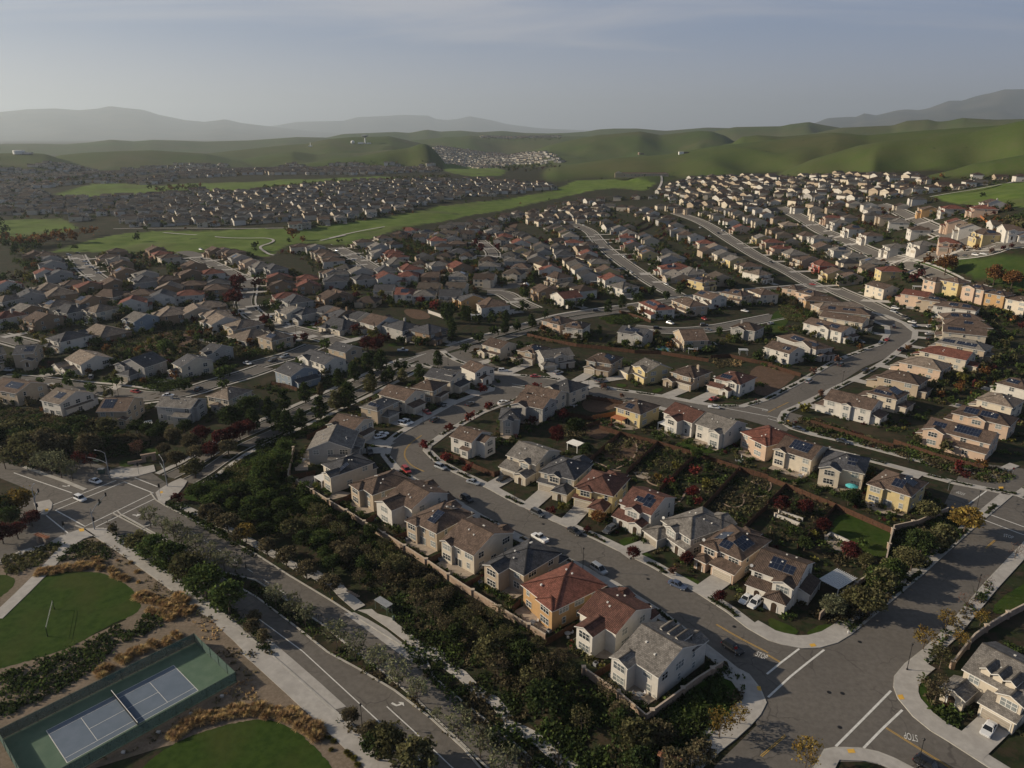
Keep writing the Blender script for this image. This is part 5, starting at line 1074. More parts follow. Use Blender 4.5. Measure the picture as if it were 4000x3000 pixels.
for pi_,P in enumerate(FARP):
    xs=[p.x for p in P]; ys=[p.y for p in P]; row=22 if pi_ not in (2,3) else 25; ang0=[.35,.2,-.5,.1,.3][pi_]
    c,s=math.cos(ang0),math.sin(ang0); cxm,cym=(min(xs)+max(xs))/2,(min(ys)+max(ys))/2; R_=max(max(xs)-min(xs),max(ys)-min(ys))
    pts=[]
    nrow=int(R_/row)+1
    for i in range(-nrow,nrow):
        yy=i*row+(6 if i%2 else -6)
        j=-R_
        while j<R_:
            j+=rn.uniform(14,18); wob=math.sin(j*.01+pi_)*14
            x=cxm+j*c-(yy+wob)*s; y=cym+j*s+(yy+wob)*c; pts.append((x,y,ang0+.14*math.cos(j*.01+pi_)+(math.pi if i%2 else 0)))
    X=np.array([p[0] for p in pts]);Y=np.array([p[1] for p in pts]); ok=inpoly(X,Y,P)
    for G in GOLF: ok&=~inpoly(X,Y,G)
    Z=np.zeros(len(X)); Z[ok],HL=zt2(X[ok],Y[ok]); q_=np.nonzero(ok)[0]
    if pi_==2: ok[q_[(np.hypot(X[q_],Y[q_])<2480)|(Z[q_]>48)]]=False
    for i in np.nonzero(ok)[0]:
        if np.min(np.hypot(HXY[:,0]-X[i],HXY[:,1]-Y[i]))<19: continue
        if rn.random()<.9: far_house(X[i],Y[i],Z[i],pts[i][2]+rn.uniform(-.25,.25),rn.uniform(10,14.5),rn.uniform(10,14),rn.choice([0,0,1,1,2,3]) if pi_!=2 else rn.choice([0,0,0,1]),rn.choice([4,5,5,6,7]),rn)
        for _ in range(2 if pi_ not in (2,3) else 1): FARTREES.append((X[i]+rn.uniform(-14,14),Y[i]+rn.uniform(-14,14),rn.uniform(3,7.5)))
for q,ang,c in LATER:
    far_house(q.x,q.y,q.z,ang,rn.uniform(11,14),rn.uniform(12,14),'wctg'.index(c[0]) if c[0] in 'wctg' else 1,{'r':4,'b':4,'g':5,'t':6,'s':7}[c[1]],rn)
    for _ in range(2): FARTREES.append((q.x+rn.uniform(-13,13),q.y+rn.uniform(-13,13),rn.uniform(2.5,6)))
# houses along the same streets beyond the three hundred
ALLH=[tuple(q) for q in HXY]; GRID={}
def gadd(q): GRID.setdefault((int(q[0]//20),int(q[1]//20)),[]).append(q)
for q in ALLH: gadd(q)
SUB=[A('P',"2000,1010 2300,800 2600,745 2720,690 3100,676 3400,678 3640,690 3560,740 3640,800 3900,850 4000,950 4000,1040 3600,1080 3300,1110 2900,1110 2500,1180 2200,1100"),A('P',"1310,960 1650,930 1950,850 2330,790 2520,1150 2250,1190 2000,1210 1800,1215 1420,1255 1340,1100")]
def free(x,y,dm):
    g=(int(x//20),int(y//20))
    for i in (-1,0,1):
        for j in (-1,0,1):
            for q in GRID.get((g[0]+i,g[1]+j),()):
                if math.hypot(q[0]-x,q[1]-y)<dm: return False
    return np.min(np.hypot(ROADPTS[:,0]-x,ROADPTS[:,1]-y))>16.5
cand=[]
for v,s,w in MID:
    if w>10: continue
    P=resample(chaikin(A(v,s),2),8.5); nn=normals(P)
    for o_ in (15,-15,45,-45):
        for p,n_ in zip(P,nn): q=p+n_*o_; cand.append((q.x,q.y,math.atan2(n_.x,-n_.y)+(math.pi if (o_>0)!=(abs(o_)==46) else 0)))
for P in [SUB[1],A('P',"2600,765 2720,700 3100,680 3400,680 3640,692 3560,745 3300,790 2900,785")]:
    xs=[p.x for p in P];ys=[p.y for p in P]
    for y in np.arange(min(ys),max(ys),26):
        for x in np.arange(min(xs),max(xs),9): cand.append((x,y+12*math.sin(x*.012),.35 if x>0 else -.2))
cx_=np.array([c[0] for c in cand]);cy_=np.array([c[1] for c in cand]); ok=np.zeros(len(cand),bool)
for P in SUB: ok|=inpoly(cx_,cy_,P)
for G in GOLF+[PARKP,A('K1',"0,1130 300,1180 900,1260 1020,1290 1700,1290 2212,1180 2500,1350 2212,1640 1900,1500 1400,1540 1000,1480 0,1400"),A('K3',"850,420 1200,480 1350,560 1340,660 1100,720 950,620"),A('K4',"1150,370 1400,430 1700,520 1900,560 2050,690 1950,780 1830,780 1620,640 1500,480 1200,410"),A('K4',"0,560 250,520 480,570 720,700 700,830 560,900 420,830 250,700 0,660")]: ok&=~inpoly(cx_,cy_,G)
rr=np.hypot(cx_,cy_); ok&=(rr>440); zc_,hc_=np.zeros(len(cand)),np.zeros(len(cand)); q_=np.nonzero(ok)[0]; zc_[q_],hc_[q_]=zt2(cx_[q_],cy_[q_])
nfill=0
for i in q_:
    if hc_[i]>.35 or not free(cx_[i],cy_[i],18.0): continue
    if rn.random()<.12:
        ALLH.append((cx_[i],cy_[i])); gadd(ALLH[-1]); FARTREES+= [(cx_[i]+rn.uniform(-9,9),cy_[i]+rn.uniform(-9,9),rn.uniform(3,6.5)) for _ in range(6)]; continue
    ALLH.append((cx_[i],cy_[i])); gadd(ALLH[-1]); nfill+=1; far_house(cx_[i],cy_[i],zc_[i],cand[i][2]+rn.uniform(-.08,.08),rn.uniform(12,14.5),rn.uniform(12,15),rn.choice([0,1,1,2,2,3]),rn.choice([4,4,5,6,6,7]),rn)
    for _ in range(3): FARTREES.append((cx_[i]+rn.uniform(-13,13),cy_[i]+rn.uniform(-13,13),rn.uniform(2.5,6)))
print('filled',nfill)
def ring(x,y,n_,dm,lo,hi,h0,h1):
    for _ in range(n_):
        a=rn.uniform(0,6.283); r_=rn.uniform(lo,hi); X_,Y_=x+r_*math.cos(a),y+r_*math.sin(a)
        g=(int(X_//20),int(Y_//20)); ok_=True
        for i in (-1,0,1):
            for j in (-1,0,1):
                for q in GRID.get((g[0]+i,g[1]+j),()):
                    if math.hypot(q[0]-X_,q[1]-Y_)<dm: ok_=False
        if ok_ and np.min(np.hypot(ROADPTS[:,0]-X_,ROADPTS[:,1]-Y_))>7.5: FARTREES.append((X_,Y_,rn.uniform(h0,h1)))
for x,y in ALLH:
    r_=math.hypot(x,y)
    if r_>330: ring(x,y,14 if r_<1300 else 5,8.2,8.6,17,1.6,5.5)
fo=fm.build('distant_houses',FMATS); tag(fo,'pale houses of the far neighbourhoods seen as one mass','houses',kind='stuff')
# ------------------------------------------------------------------ trees and shrubs
def leaf_mat(name,c,var=.35,tr=.3):
    m=bpy.data.materials.new(name); m.use_nodes=True; t=m.node_tree; n=t.nodes; l=t.links; n.clear()
    o=n.new('ShaderNodeOutputMaterial'); d=n.new('ShaderNodeBsdfDiffuse'); tl=n.new('ShaderNodeBsdfTranslucent'); mx=n.new('ShaderNodeMixShader'); mx.inputs[0].default_value=tr
    g=n.new('ShaderNodeNewGeometry'); oi=n.new('ShaderNodeObjectInfo'); hs=n.new('ShaderNodeHueSaturation'); hs.inputs['Color'].default_value=(*c,1)
    a=n.new('ShaderNodeMapRange'); l.new(g.outputs['Random Per Island'],a.inputs[0]); a.inputs[3].default_value=1-var*1.3; a.inputs[4].default_value=1+var*1.6
    b=n.new('ShaderNodeMapRange'); l.new(oi.outputs['Random'],b.inputs[0]); b.inputs[3].default_value=.75; b.inputs[4].default_value=1.3
    x=n.new('ShaderNodeTexNoise'); l.new(g.outputs['Position'],x.inputs[0]); x.inputs['Scale'].default_value=.7; x.inputs['Detail'].default_value=3
    c2=n.new('ShaderNodeMapRange'); l.new(x.outputs[0],c2.inputs[0]); c2.inputs[1].default_value=.3;c2.inputs[2].default_value=.7;c2.inputs[3].default_value=.7; c2.inputs[4].default_value=1.35
    m1=n.new('ShaderNodeMath'); m1.operation='MULTIPLY'; l.new(a.outputs[0],m1.inputs[0]); l.new(b.outputs[0],m1.inputs[1]); m2=n.new('ShaderNodeMath'); m2.operation='MULTIPLY'; l.new(m1.outputs[0],m2.inputs[0]); l.new(c2.outputs[0],m2.inputs[1]); l.new(m2.outputs[0],hs.inputs['Value'])
    h2=n.new('ShaderNodeMapRange'); l.new(x.outputs[0],h2.inputs[0]); h2.inputs[1].default_value=.3;h2.inputs[2].default_value=.7; h2.inputs[3].default_value=.48; h2.inputs[4].default_value=.52; l.new(h2.outputs[0],hs.inputs['Hue'])
    l.new(hs.outputs[0],d.inputs[0]); l.new(hs.outputs[0],tl.inputs[0]); l.new(d.outputs[0],mx.inputs[1]); l.new(tl.outputs[0],mx.inputs[2]); l.new(mx.outputs[0],o.inputs[0]); return m
LEAFC=dict(d=(.042,.058,.021),g=(.068,.094,.028),o=(.105,.10,.046),n=(.10,.084,.048),y=(.125,.115,.03),Y=(.18,.125,.035),O=(.15,.075,.03),b=(.075,.022,.020),r=(.135,.03,.026),k=(.15,.085,.062),t=(.36,.25,.125),e=(.15,.155,.088))
LEAFN=dict(d='dark green',g='green',o='olive green',n='brownish olive',y='yellow green',Y='golden yellow',O='rusty orange',b='burgundy',r='bright red',k='bare pinkish',t='straw-coloured',e='grey green')
LEAF={k_:leaf_mat('leaves_'+LEAFN[k_].replace(' ','_').replace('-','_'),c) for k_,c in LEAFC.items()}
def leaf_quads(C,size,rng,flat=.0):
    """C: (n,3) centres; small bent sprays of leaves, random directions"""
    n_=len(C); a=rng.randn(n_,3); a/=np.linalg.norm(a,axis=1)[:,None]; b=rng.randn(n_,3); b-= (a*b).sum(1)[:,None]*a; b/=np.linalg.norm(b,axis=1)[:,None]
    s=size*(.6+.8*rng.rand(n_,1)); a=a*s; b=b*s*.62
    v=np.stack([C-a-b*.4,C-b,C+a-b*.2,C+a*.6+b,C-a*.5+b],1)
    return v.reshape(-1,3),np.arange(n_*5).reshape(-1,5)
def crown_mesh(name,kind,seed,mat):
    """crown of a tree one metre tall, standing on the origin"""
    rng=np.random.RandomState(seed); P=[]
    if kind=='round': nb,nl,sz=46,34,.040; 
    elif kind=='sparse': nb,nl,sz=30,17,.032
    elif kind=='pear': nb,nl,sz=40,34,.036
    elif kind=='cyp': nb,nl,sz=30,30,.022
    elif kind=='shrub': nb,nl,sz=16,30,.085
    elif kind=='bare': nb,nl,sz=26,7,.02
    for i in range(nb):
        if kind=='round':
            th=rng.rand()*2*np.pi; ph=np.arccos(1-1.75*rng.rand()); rr=.58+.42*rng.rand()**.5; c=np.array([.40*np.sin(ph)*np.cos(th)*rr,.40*np.sin(ph)*np.sin(th)*rr,.64+.30*np.cos(ph)*rr]); sp=.075
        elif kind=='sparse':
            th=rng.rand()*2*np.pi; ph=np.arccos(1-1.8*rng.rand()); rr=.5+.5*rng.rand()**.5; c=np.array([.37*np.sin(ph)*np.cos(th)*rr,.37*np.sin(ph)*np.sin(th)*rr,.66+.31*np.cos(ph)*rr]); sp=.07
        elif kind=='pear':
            z=rng.rand(); w_=.25*np.sin(np.pi*min(1,(z*.92+.06))**.75)**.8; th=rng.rand()*2*np.pi; rr=.5+.5*rng.rand()**.5; c=np.array([w_*rr*np.cos(th),w_*rr*np.sin(th),.16+.8*z]); sp=.055
        elif kind=='cyp':
            z=rng.rand(); w_=.085*(1-abs(z-.35)**1.5); th=rng.rand()*2*np.pi; c=np.array([w_*np.cos(th)*.7,w_*np.sin(th)*.7,.05+.92*z]); sp=.03
        elif kind=='shrub':
            th=rng.rand()*2*np.pi; ph=np.arccos(rng.rand()); rr=.5+.5*rng.rand(); c=np.array([.55*np.sin(ph)*np.cos(th)*rr,.55*np.sin(ph)*np.sin(th)*rr,.12+.62*np.cos(ph)*rr]); sp=.13
        else:
            th=rng.rand()*2*np.pi; ph=np.arccos(1-1.6*rng.rand()); c=np.array([.34*np.sin(ph)*np.cos(th),.34*np.sin(ph)*np.sin(th),.66+.3*np.cos(ph)]); sp=.06
        P.append(c+rng.randn(int(nl*(.6+.8*rng.rand())),3)*sp*np.array([1,1,.75]))
    C=np.concatenate(P); C[:,2]=np.clip(C[:,2],.03,1.03); v,f=leaf_quads(C,sz,rng)
    me=bpy.data.meshes.new(name); me.from_pydata(v.tolist(),[],f.tolist()); me.materials.append(mat); me.update(); return me
def trunk_mesh(kind,seed):
    rn=random.Random(seed); m=MB(); th={'round':.42,'sparse':.40,'pear':.3,'cyp':.12,'bare':.4}[kind]; r={'round':.028,'sparse':.018,'pear':.018,'cyp':.012,'bare':.017}[kind]
    m.tube([(0,0,-.05),(.008,0,th*.5),(0,.01,th),(.0,0,.78)],[r*1.2,r,r*.85,r*.25],7)
    if kind!='cyp':
        for i in range(9 if kind=='bare' else 6):
            a=i*2.4+rn.random(); z0_=th*(.8+.1*(i%3)); L_=.24+.1*rn.random()
            e=(math.cos(a)*L_,math.sin(a)*L_,z0_+.2+.14*rn.random()); m.tube([(0,0,z0_),(e[0]*.5,e[1]*.5,z0_+.13),e],[r*.55,r*.38,r*.12],5)
            if kind in('bare','sparse'):
                for q in range(3): m.tube([(e[0]*.6,e[1]*.6,z0_+.15),(e[0]*.9+rn.uniform(-.12,.12),e[1]*.9+rn.uniform(-.12,.12),e[2]+rn.uniform(0,.15))],[r*.25,r*.07],4)
    return m.mesh('trunk',M['bark_wood'])
PROTO={}
def proto(kind,colr,var):
    k_=(kind,colr,var)
    if k_ not in PROTO: PROTO[k_]=(crown_mesh('crown',kind,hash(kind)%97 if False else sum(map(ord,kind))+var*17,LEAF[colr]),PROTO.setdefault(('t',kind,var),trunk_mesh(kind,var) if kind!='shrub' else None))
    return PROTO[k_]
NAMED=[]   # (object, base label): made unique at the end
def hphrase(x,y):
    i=int(np.argmin(np.hypot(HCX-x,HCY-y))); h=HOUSES[i]; rt_=ROWTXT[h['row']][0] if h['row'] in ROWTXT else h['row']
    return f"by {ORD[h['ord']-1]} house {rt_}"
HCX,HCY=HXY[:len(HOUSES),0],HXY[:len(HOUSES),1]
KINDW=dict(round='bushy',sparse='airy',pear='upright',cyp='slim columnar',bare='leafless',shrub='low')
NT=[0,0]
TREES=[]
def tree(x,y,h,kind,colr,place=None,group=None,wd=1.0,z=None):
    z=z1(x,y) if z is None else z
    TREES.append((x,y,h,kind,colr,place,group,wd,z)); NT[1 if kind=='shrub' else 0]+=1
def grow(x,y,h,kind,colr,place,group,wd,z):
    c,t=proto(kind,colr,random.randrange(3))
    rz=random.uniform(0,6.28); s=(h*wd*random.uniform(.9,1.1),h*wd*random.uniform(.9,1.1),h)
    pl=place or hphrase(x,y)
    if kind=='shrub':
        o=inst('shrub',c,None,(x,y,z-.05),rz,s); tag(o,None,'shrub',group or 'shrubs in the gardens'); NAMED.append((o,f"{LEAFN[colr]} shrub {pl}")); return o
    r=empty('tree',(x,y,z),rz); tag(r,None,'tree',group or 'garden trees'); inst('crown',c,r,(0,0,0),0,s); inst('trunk',t,r,(0,0,0),0,s)
    NAMED.append((r,f"{LEAFN[colr]} {KINDW[kind]} tree {pl}")); return r
def treelist(v,s,kind,place,group,wd=1.0):
    """x,y of the trunk base, height, colour"""
    for t in s.split():
        x,y,h,c=t.split(','); kd=kind
        if c[0] in '*': kd='bare'; c=c[1:]
        p=at(*px(v,float(x),float(y))); tree(p.x,p.y,float(h),kd,c,place,group,wd,p.z)
# boulevard
treelist('V5',"1305,915,7,e 1410,960,5.5,e 1510,1030,7,e 1610,1085,6,e 1710,1160,6.5,e 1830,1230,6.5,e 1940,1290,6,e 2040,1310,5,e",'sparse','in the boulevard median','boulevard median trees')
treelist('V10',"175,290,6.5,e 330,350,6,e 430,440,6,e 700,640,7,e 865,720,6.5,e 1058,850,6.5,e 1232,960,6.5,e 1395,1095,6,e 1568,1270,3.5,e 1750,1410,6.5,e 1940,1590,6.5,e 2150,1780,7,e",'sparse','in the boulevard median','boulevard median trees')
treelist('V5',"1535,690,3.5,b 1820,870,6,n 1880,900,5.5,n 1975,955,6,n 2130,1040,5.5,Y",'round','along the upper boulevard pavement','trees along the upper boulevard pavement')
treelist('V6',"-130,1050,5,n 100,1150,5,n 265,1245,5.5,n 440,1360,5.5,n 640,1490,5.5,n",'round','along the upper boulevard pavement','trees along the upper boulevard pavement',1.1)
treelist('V5',"975,960,3.5,n 1220,1130,6.5,o 1340,1200,7.5,g 1480,1290,8,g 1640,1390,8,o 1790,1520,8.5,g 1990,1660,8.5,g",'round','beside the park pavement','trees between park pavement and boulevard',1.05)
treelist('V9',"2200,420,3.5,n",'round','beside the park pavement','trees between park pavement and boulevard')
treelist('V10',"-30,500,3.5,n 70,580,3.4,n 825,1285,3.6,n 985,1440,4.2,n 1165,1610,7.5,o 1390,1760,8,o 1060,1600,6,d",'round','beside the park pavement','trees between park pavement and boulevard')
# planted slope under the block wall
u_=Vector((.687,-.727,0)); n_s=Vector((WNx,WNy,0)); rn=random.Random(21); w0_=Vector((WLx,WLy,0)); SLOPE=[]
SWK=[q for P in (A('V6',"-700,700 -420,830 -100,1000 40,1080 330,1240 480,1340"),A('V10',"480,-30 560,20 680,70 760,160 900,280 1200,390 1540,670 1780,860 1930,1020 2060,1085 2190,1250"),A('V11',"-60,1270 60,1330 200,1400 400,1570 540,1680 700,1830")) for q in resample([Vector((p.x,p.y,0)) for p in P],1.5)]
swx=np.array([q.x for q in SWK]);swy=np.array([q.y for q in SWK]); bvr=resample(blvR,1.5); bvx=np.array([q.x for q in bvr]);bvy=np.array([q.y for q in bvr])
s_=-6
ordw=lambda s__: ORD[min(9,max(0,int(s__/13.5)))]
while s_<152:
    for d0 in (3.4,7.4,11.6,16,20.5,25):
        s1_=s_+rn.uniform(-2,2); d1=d0+rn.uniform(-1.6,1.6); p=w0_+u_*s1_+n_s*d1
        wid=19+6*math.sin(max(0,s1_)/45)
        if np.min(np.hypot(swx-p.x,swy-p.y))<(3.4 if d1<16 else 2.6) or np.min(np.hypot(bvx-p.x,bvy-p.y))<6.5 or d1>27: continue
        if np.min(np.hypot(swx-p.x,swy-p.y))>7 and s1_>0 and (lambda j:(swx[j]-p.x)*WNx+(swy[j]-p.y)*WNy)(int(np.argmin(np.hypot(swx-p.x,swy-p.y))))<-1: continue
        if rn.random()<.08: continue
        dd=np.min(np.hypot(np.array([q.x for q in blvR])-p.x,np.array([q.y for q in blvR])-p.y))
        h=rn.uniform(3.0,4.9)+(.9 if 6<d1 else -.6)+(.8 if s1_>90 else 0)
        kd,c=rn.choice([('round','n'),('round','o'),('round','o'),('sparse','n'),('sparse','o'),('sparse','n'),('sparse','o'),('round','d'),('round','g')])
        if s1_<28: kd,c=rn.choice([('round','g'),('round','d'),('round','g')])
        tree(p.x,p.y,h,kd,c,f"on the slope below the {ordw(s1_)} wall-backed house",'trees on the planted slope',1.12)
    s_+=6.3
treelist('V6',"60,470,8,g 110,500,8,g 230,430,8,g 30,520,6,g 190,400,7,g 250,300,7,g",'round','on the embankment beside the avenue','embankment trees',.8)
# woodland at the left edge
rn=random.Random(3)
for i in range(46):
    x=rn.uniform(-80,930); y=rn.uniform(1030,1180)-x*.12+ (x/930)*110; p=at(*px('V1',x,y+120))
    tree(p.x,p.y,rn.uniform(6.5,9.5),'round',rn.choice('nndodn'),'in the woodland behind the signalled crossing','woodland trees',1.05,p.z)
treelist('V1',"265,1390,9,o 365,1420,7.5,e 445,1440,8,e 535,1475,9.5,e 630,1500,7,e 50,1400,8,o 690,1390,6,b 790,1400,5.5,b 1195,1290,6,k",'sparse','by the western leg of the crossing','trees by the signalled crossing')
treelist('V1',"1500,1180,6,n 1655,1250,6.5,n 1745,1180,6.5,b 1925,1210,6.5,b 2005,1190,6.5,b 2075,1150,6.5,b 2150,1110,6,b 1530,1390,6,n 1700,1330,6,n 1830,1310,6,b 1420,1290,5,n 1980,1290,6,n 1290,1130,6,d 1180,1100,6,d 1400,1080,5,d 1600,1090,5.5,d 2000,1060,9,d 2150,950,8.5,d",'round','at the avenue end near the crossing','avenue trees near the crossing')
treelist('V1',"1690,1480,6.5,o 1590,1450,3.5,o",'round','on the lawn corner by the crossing','trees by the signalled crossing')
treelist('V5',"170,790,8,Y 60,830,7,d 160,1010,5,b 30,1050,6,b 280,900,5,b 100,900,6,d",'round','west of the signalled crossing','trees by the signalled crossing')
# avenue rows
treelist('V2',"110,970,9,d 250,905,9,d 430,835,9,d 560,770,6,n 715,710,9,d 850,650,9.5,d 960,560,9,d 1085,570,11,d 1165,640,7,d 1000,650,6,d",'pear','lining the far side of the avenue','avenue row on the far side')
treelist('V2',"-20,1080,9,d 200,1090,9,d 270,1110,9.5,d 395,1060,8,d 565,975,9.5,d 690,890,8,o 800,880,11,d 760,880,9,o 990,740,8,o 1120,660,6,d 1255,570,6,d 1270,660,7,o 1410,620,7,d",'pear','in the avenue median','avenue median trees',1.15)
treelist('V2',"1570,520,8,d 1810,400,6,d 1925,320,7,d 1690,310,8,d 2060,250,6,d 2150,230,8,d",'pear','around the upper avenue junction','avenue trees at the junction')
treelist('V3',"60,440,7,d 170,400,8,d 290,320,5,d 690,190,8,d 830,280,9,d 950,240,9,d 1000,130,8,d 1080,190,8,d 1210,130,8,d 1335,170,7,d 1440,120,6,d 500,240,7,d 600,230,7,d 110,260,7,d 400,240,4,d",'pear','along the upper avenue','upper avenue trees')
treelist('K5',"590,1490,8,d 780,1500,8,d 1330,1430,8,d 1000,1450,6,d 150,1590,8,d 2160,1480,9,d",'pear','at the upper avenue behind the long street','upper avenue trees')
treelist('K6',"100,1560,8,d 250,1480,8,g 340,1490,7,b 480,1470,8,d 680,1440,9,d 760,1540,9,d 850,1540,8,b 930,1480,7,b 880,1400,7,d",'round','where the upper avenue meets the field','upper avenue trees')
# burgundy and red street trees
treelist('V2',"1850,985,4.2,r 2010,890,4,r 1665,1080,4,r 1440,1230,3.8,r 1640,1345,4,r 1820,1440,3.8,r 1960,740,4,r 2420,720,4,r",'round','on the curved street kerb','red kerbside trees',1.0)
treelist('V2',"430,290,5.5,b 870,235,7,b 965,390,8,b 1040,400,8,b 1110,320,6.5,b 90,170,5,b 300,130,6,b 310,330,6,b 600,370,7,g",'round','on the western street','burgundy street trees')
treelist('K2',"900,720,11,b 1125,720,9,b 840,960,12,b 880,790,9,b 1220,1170,7,b 1490,1100,6,b 1740,1060,4,b",'round','on the winding street','burgundy street trees')
treelist('K3',"1750,520,9,b 1830,600,10,b 2030,580,9,b 1830,400,8,b 1930,450,7,b 1500,350,8,b 1690,380,7,b 1080,1240,7,r 1240,1310,7,r 1180,1200,7,b 590,1180,7,y 290,1100,7,y",'round','by the upper burgundy-treed street','burgundy street trees')
treelist('V7',"745,880,4.2,O 655,950,2.6,b 1045,1180,3.4,b 1510,1240,4,b 1380,1320,2.6,*k 1790,1560,3.2,b 340,800,3,b 440,770,3.4,y",'round','on the curved street verge','verge trees on the curved street')
treelist('V4',"590,710,4,*k 385,800,3.5,*k 800,590,3.5,*O 1200,590,3.5,*O 320,1140,5,y 460,990,3.5,*k 1530,1480,5,o 1290,1400,4,o 1840,1620,3.5,O 1690,1230,3.5,d",'sparse','on the wide bending street','street trees on the wide bending street')
# side road and lower crossing
treelist('V8',"1360,850,6,o 1690,960,8,Y 1500,1100,7,o 1410,1140,7,o 1310,1160,7,d 1230,1290,6,o 1060,1350,5.5,o 960,1480,6.5,o 1150,1230,5,o 840,1260,4,o 1640,420,4,r 1270,1120,6,d",'round','along the walled side of the side road','trees along the side road')
treelist('V12',"550,350,5,e 790,330,6.5,o 860,350,6.5,o 920,130,6,g 1060,60,6,g 720,280,5,o",'round','along the walled side of the side road','trees along the side road',1.1)
treelist('V12',"1340,640,5.5,Y 1530,470,5,Y 1710,310,5,*k 1865,140,4.5,*k 1650,620,4,Y 1830,430,4,Y 1480,800,5.5,o 1440,1090,6,n",'sparse','on the pavement side of the side road','trees along the side road')
treelist('V12',"320,1670,6.5,Y",'sparse','at the lower crossing island','trees at the lower crossing')
treelist('V11',"1790,1400,6,Y 1965,1280,4,Y",'sparse','at the lower crossing corner','trees at the lower crossing')
treelist('V8',"2130,1180,4.5,k",'bare','on the pavement side of the side road','trees along the side road')
# enclosed gardens
treelist('V3',"440,1210,5,b 390,1370,5.5,b 540,1330,6.5,d 180,1240,4,b 800,930,3,*k 945,1010,2.5,*k",'round','in the enclosed gardens','garden trees')
treelist('V7',"390,190,5,b 1580,460,4,r 1410,420,3.4,y 1350,560,3.5,r 1260,500,2.6,Y 1680,570,3.5,y 1560,660,4,r 1600,720,3,r 640,290,4.5,d 615,290,3,d 1270,180,3,g 1400,600,3.5,d 830,260,3.5,o 1000,240,3.5,o 1700,420,4,d 1590,330,4.5,g 1440,300,3,o",'round','in the enclosed gardens','garden trees')
treelist('V8',"110,780,5,b 310,800,5,b 470,960,4.6,b 700,1190,5,b 210,990,3.5,g 310,1110,4,d 400,1000,2.5,y 810,1080,3,g 690,720,4.8,d",'round','in the lower enclosed gardens','garden trees')
treelist('V8',"725,720,5.5,d 755,725,5,d 780,720,5.2,d",'cyp','beside the turquoise parasol','columnar garden trees',1.6)
# field and hillside
treelist('K6',"1030,1330,9,O 1230,1440,14,O 1830,1560,12,O 2050,1610,11,O 1340,1150,6,O 1480,1150,5,O 1610,1140,5,O 1090,1170,5,O 1790,1180,5,k 1950,1140,4,b 2060,1110,4,b 1690,480,6,d 1190,250,9,O",'round','around the playing field','rusty trees by the playing field')
treelist('K3',"1790,1480,7,d 1990,1480,7,d 2140,1470,8,d 1470,1590,9,d 1420,1460,11,d 1380,1400,9,d 1990,900,7,g 1640,780,8,d",'pear','above the avenue wall','trees above the avenue wall')
treelist('K3',"1610,1430,9,d 1640,1430,9,d 1670,1440,9,d 1440,960,8,d",'cyp','below the orange house','columnar garden trees',1.5)
treelist('K2',"590,1260,6,d 640,1270,6,d 690,1250,6,d 770,1130,6,d 1895,850,6,d 1980,900,6,d 2050,940,7,d 2110,950,7,d 180,850,6,d 260,860,6,d",'cyp','beside the western houses','columnar garden trees',1.5)
treelist('K2',"70,540,10,g 1090,240,9,d 1570,100,14,O 1700,150,8,O 700,920,6,d 1280,1190,5,g 1100,270,5,g",'round','near the golf path','trees near the golf path')
treelist('K1',"60,180,12,O 250,210,13,O 400,210,14,O 500,190,12,O 600,170,13,O 690,130,11,O 780,150,14,O 920,150,15,O 1060,80,11,O 1150,60,11,O 1690,130,10,d 290,260,9,d",'round','lining the road by the golf course','rusty trees by the golf course')
treelist('K1',"1560,1080,9,g 870,700,6,y 1240,800,5,y 1590,750,8,y 870,880,7,y 600,740,6,g 350,860,7,g 200,780,8,g 1090,1440,4,r 1320,1520,5,O 880,1470,5,y 700,1480,5,b 1500,1420,5,d 1700,1570,5,O 1860,1430,5,y 2050,1540,8,g 1100,760,7,o 240,1420,5,g 460,1380,5,y 560,1410,5,y 350,640,7,y 800,1390,5,g 1020,1210,5,g 850,1180,5,g",'round',None,'trees among the western houses')
treelist('V1',"150,640,5,g 345,690,5,g 605,640,6,g 600,700,5,g 800,740,6,g 940,780,5,o 1030,680,5,g 1560,720,6,d 1610,730,6,d 1890,630,6,g 1950,600,6,g 1930,710,5,g 410,600,5,g 1500,620,3,b 460,710,3,Y 1360,1160,6,d",'round','on the street above the crossing','trees on the street above the crossing')
# garden trees and shrubs round the houses
rn=random.Random(77)
for h in HOUSES:
    ca,sa=math.cos(h['ang']),math.sin(h['ang']); w,d=h['w'],h['d']
    for j in range(4 if h['lod']==0 else 3):
        side=rn.choice('bbbfl'); a=rn.uniform(.0,1)
        if side=='b': lx,ly=a*w,d+rn.uniform(4,9)
        elif side=='f':
            lx,ly=rn.choice([-.8,w+.8]),-rn.uniform(2,5)
        else: lx,ly=-1.6,rn.uniform(.5,.9)*d
        x=h['org'].x+ca*lx-sa*ly; y=h['org'].y+sa*lx+ca*ly
        if np.min(np.hypot(ROADPTS[:,0]-x,ROADPTS[:,1]-y))<8.5: continue
        if h.get('row')=='wall' and side=='b': continue
        if j<1 and h['lod']>0: tree(x,y,rn.uniform(3.5,6),rn.choice(['round','round','pear','sparse']),rn.choice('dgogybnO'),group='garden trees')
        elif NT[1]<262: tree(x,y,rn.uniform(1,2.1),'shrub',rn.choice('dgggoyon'))
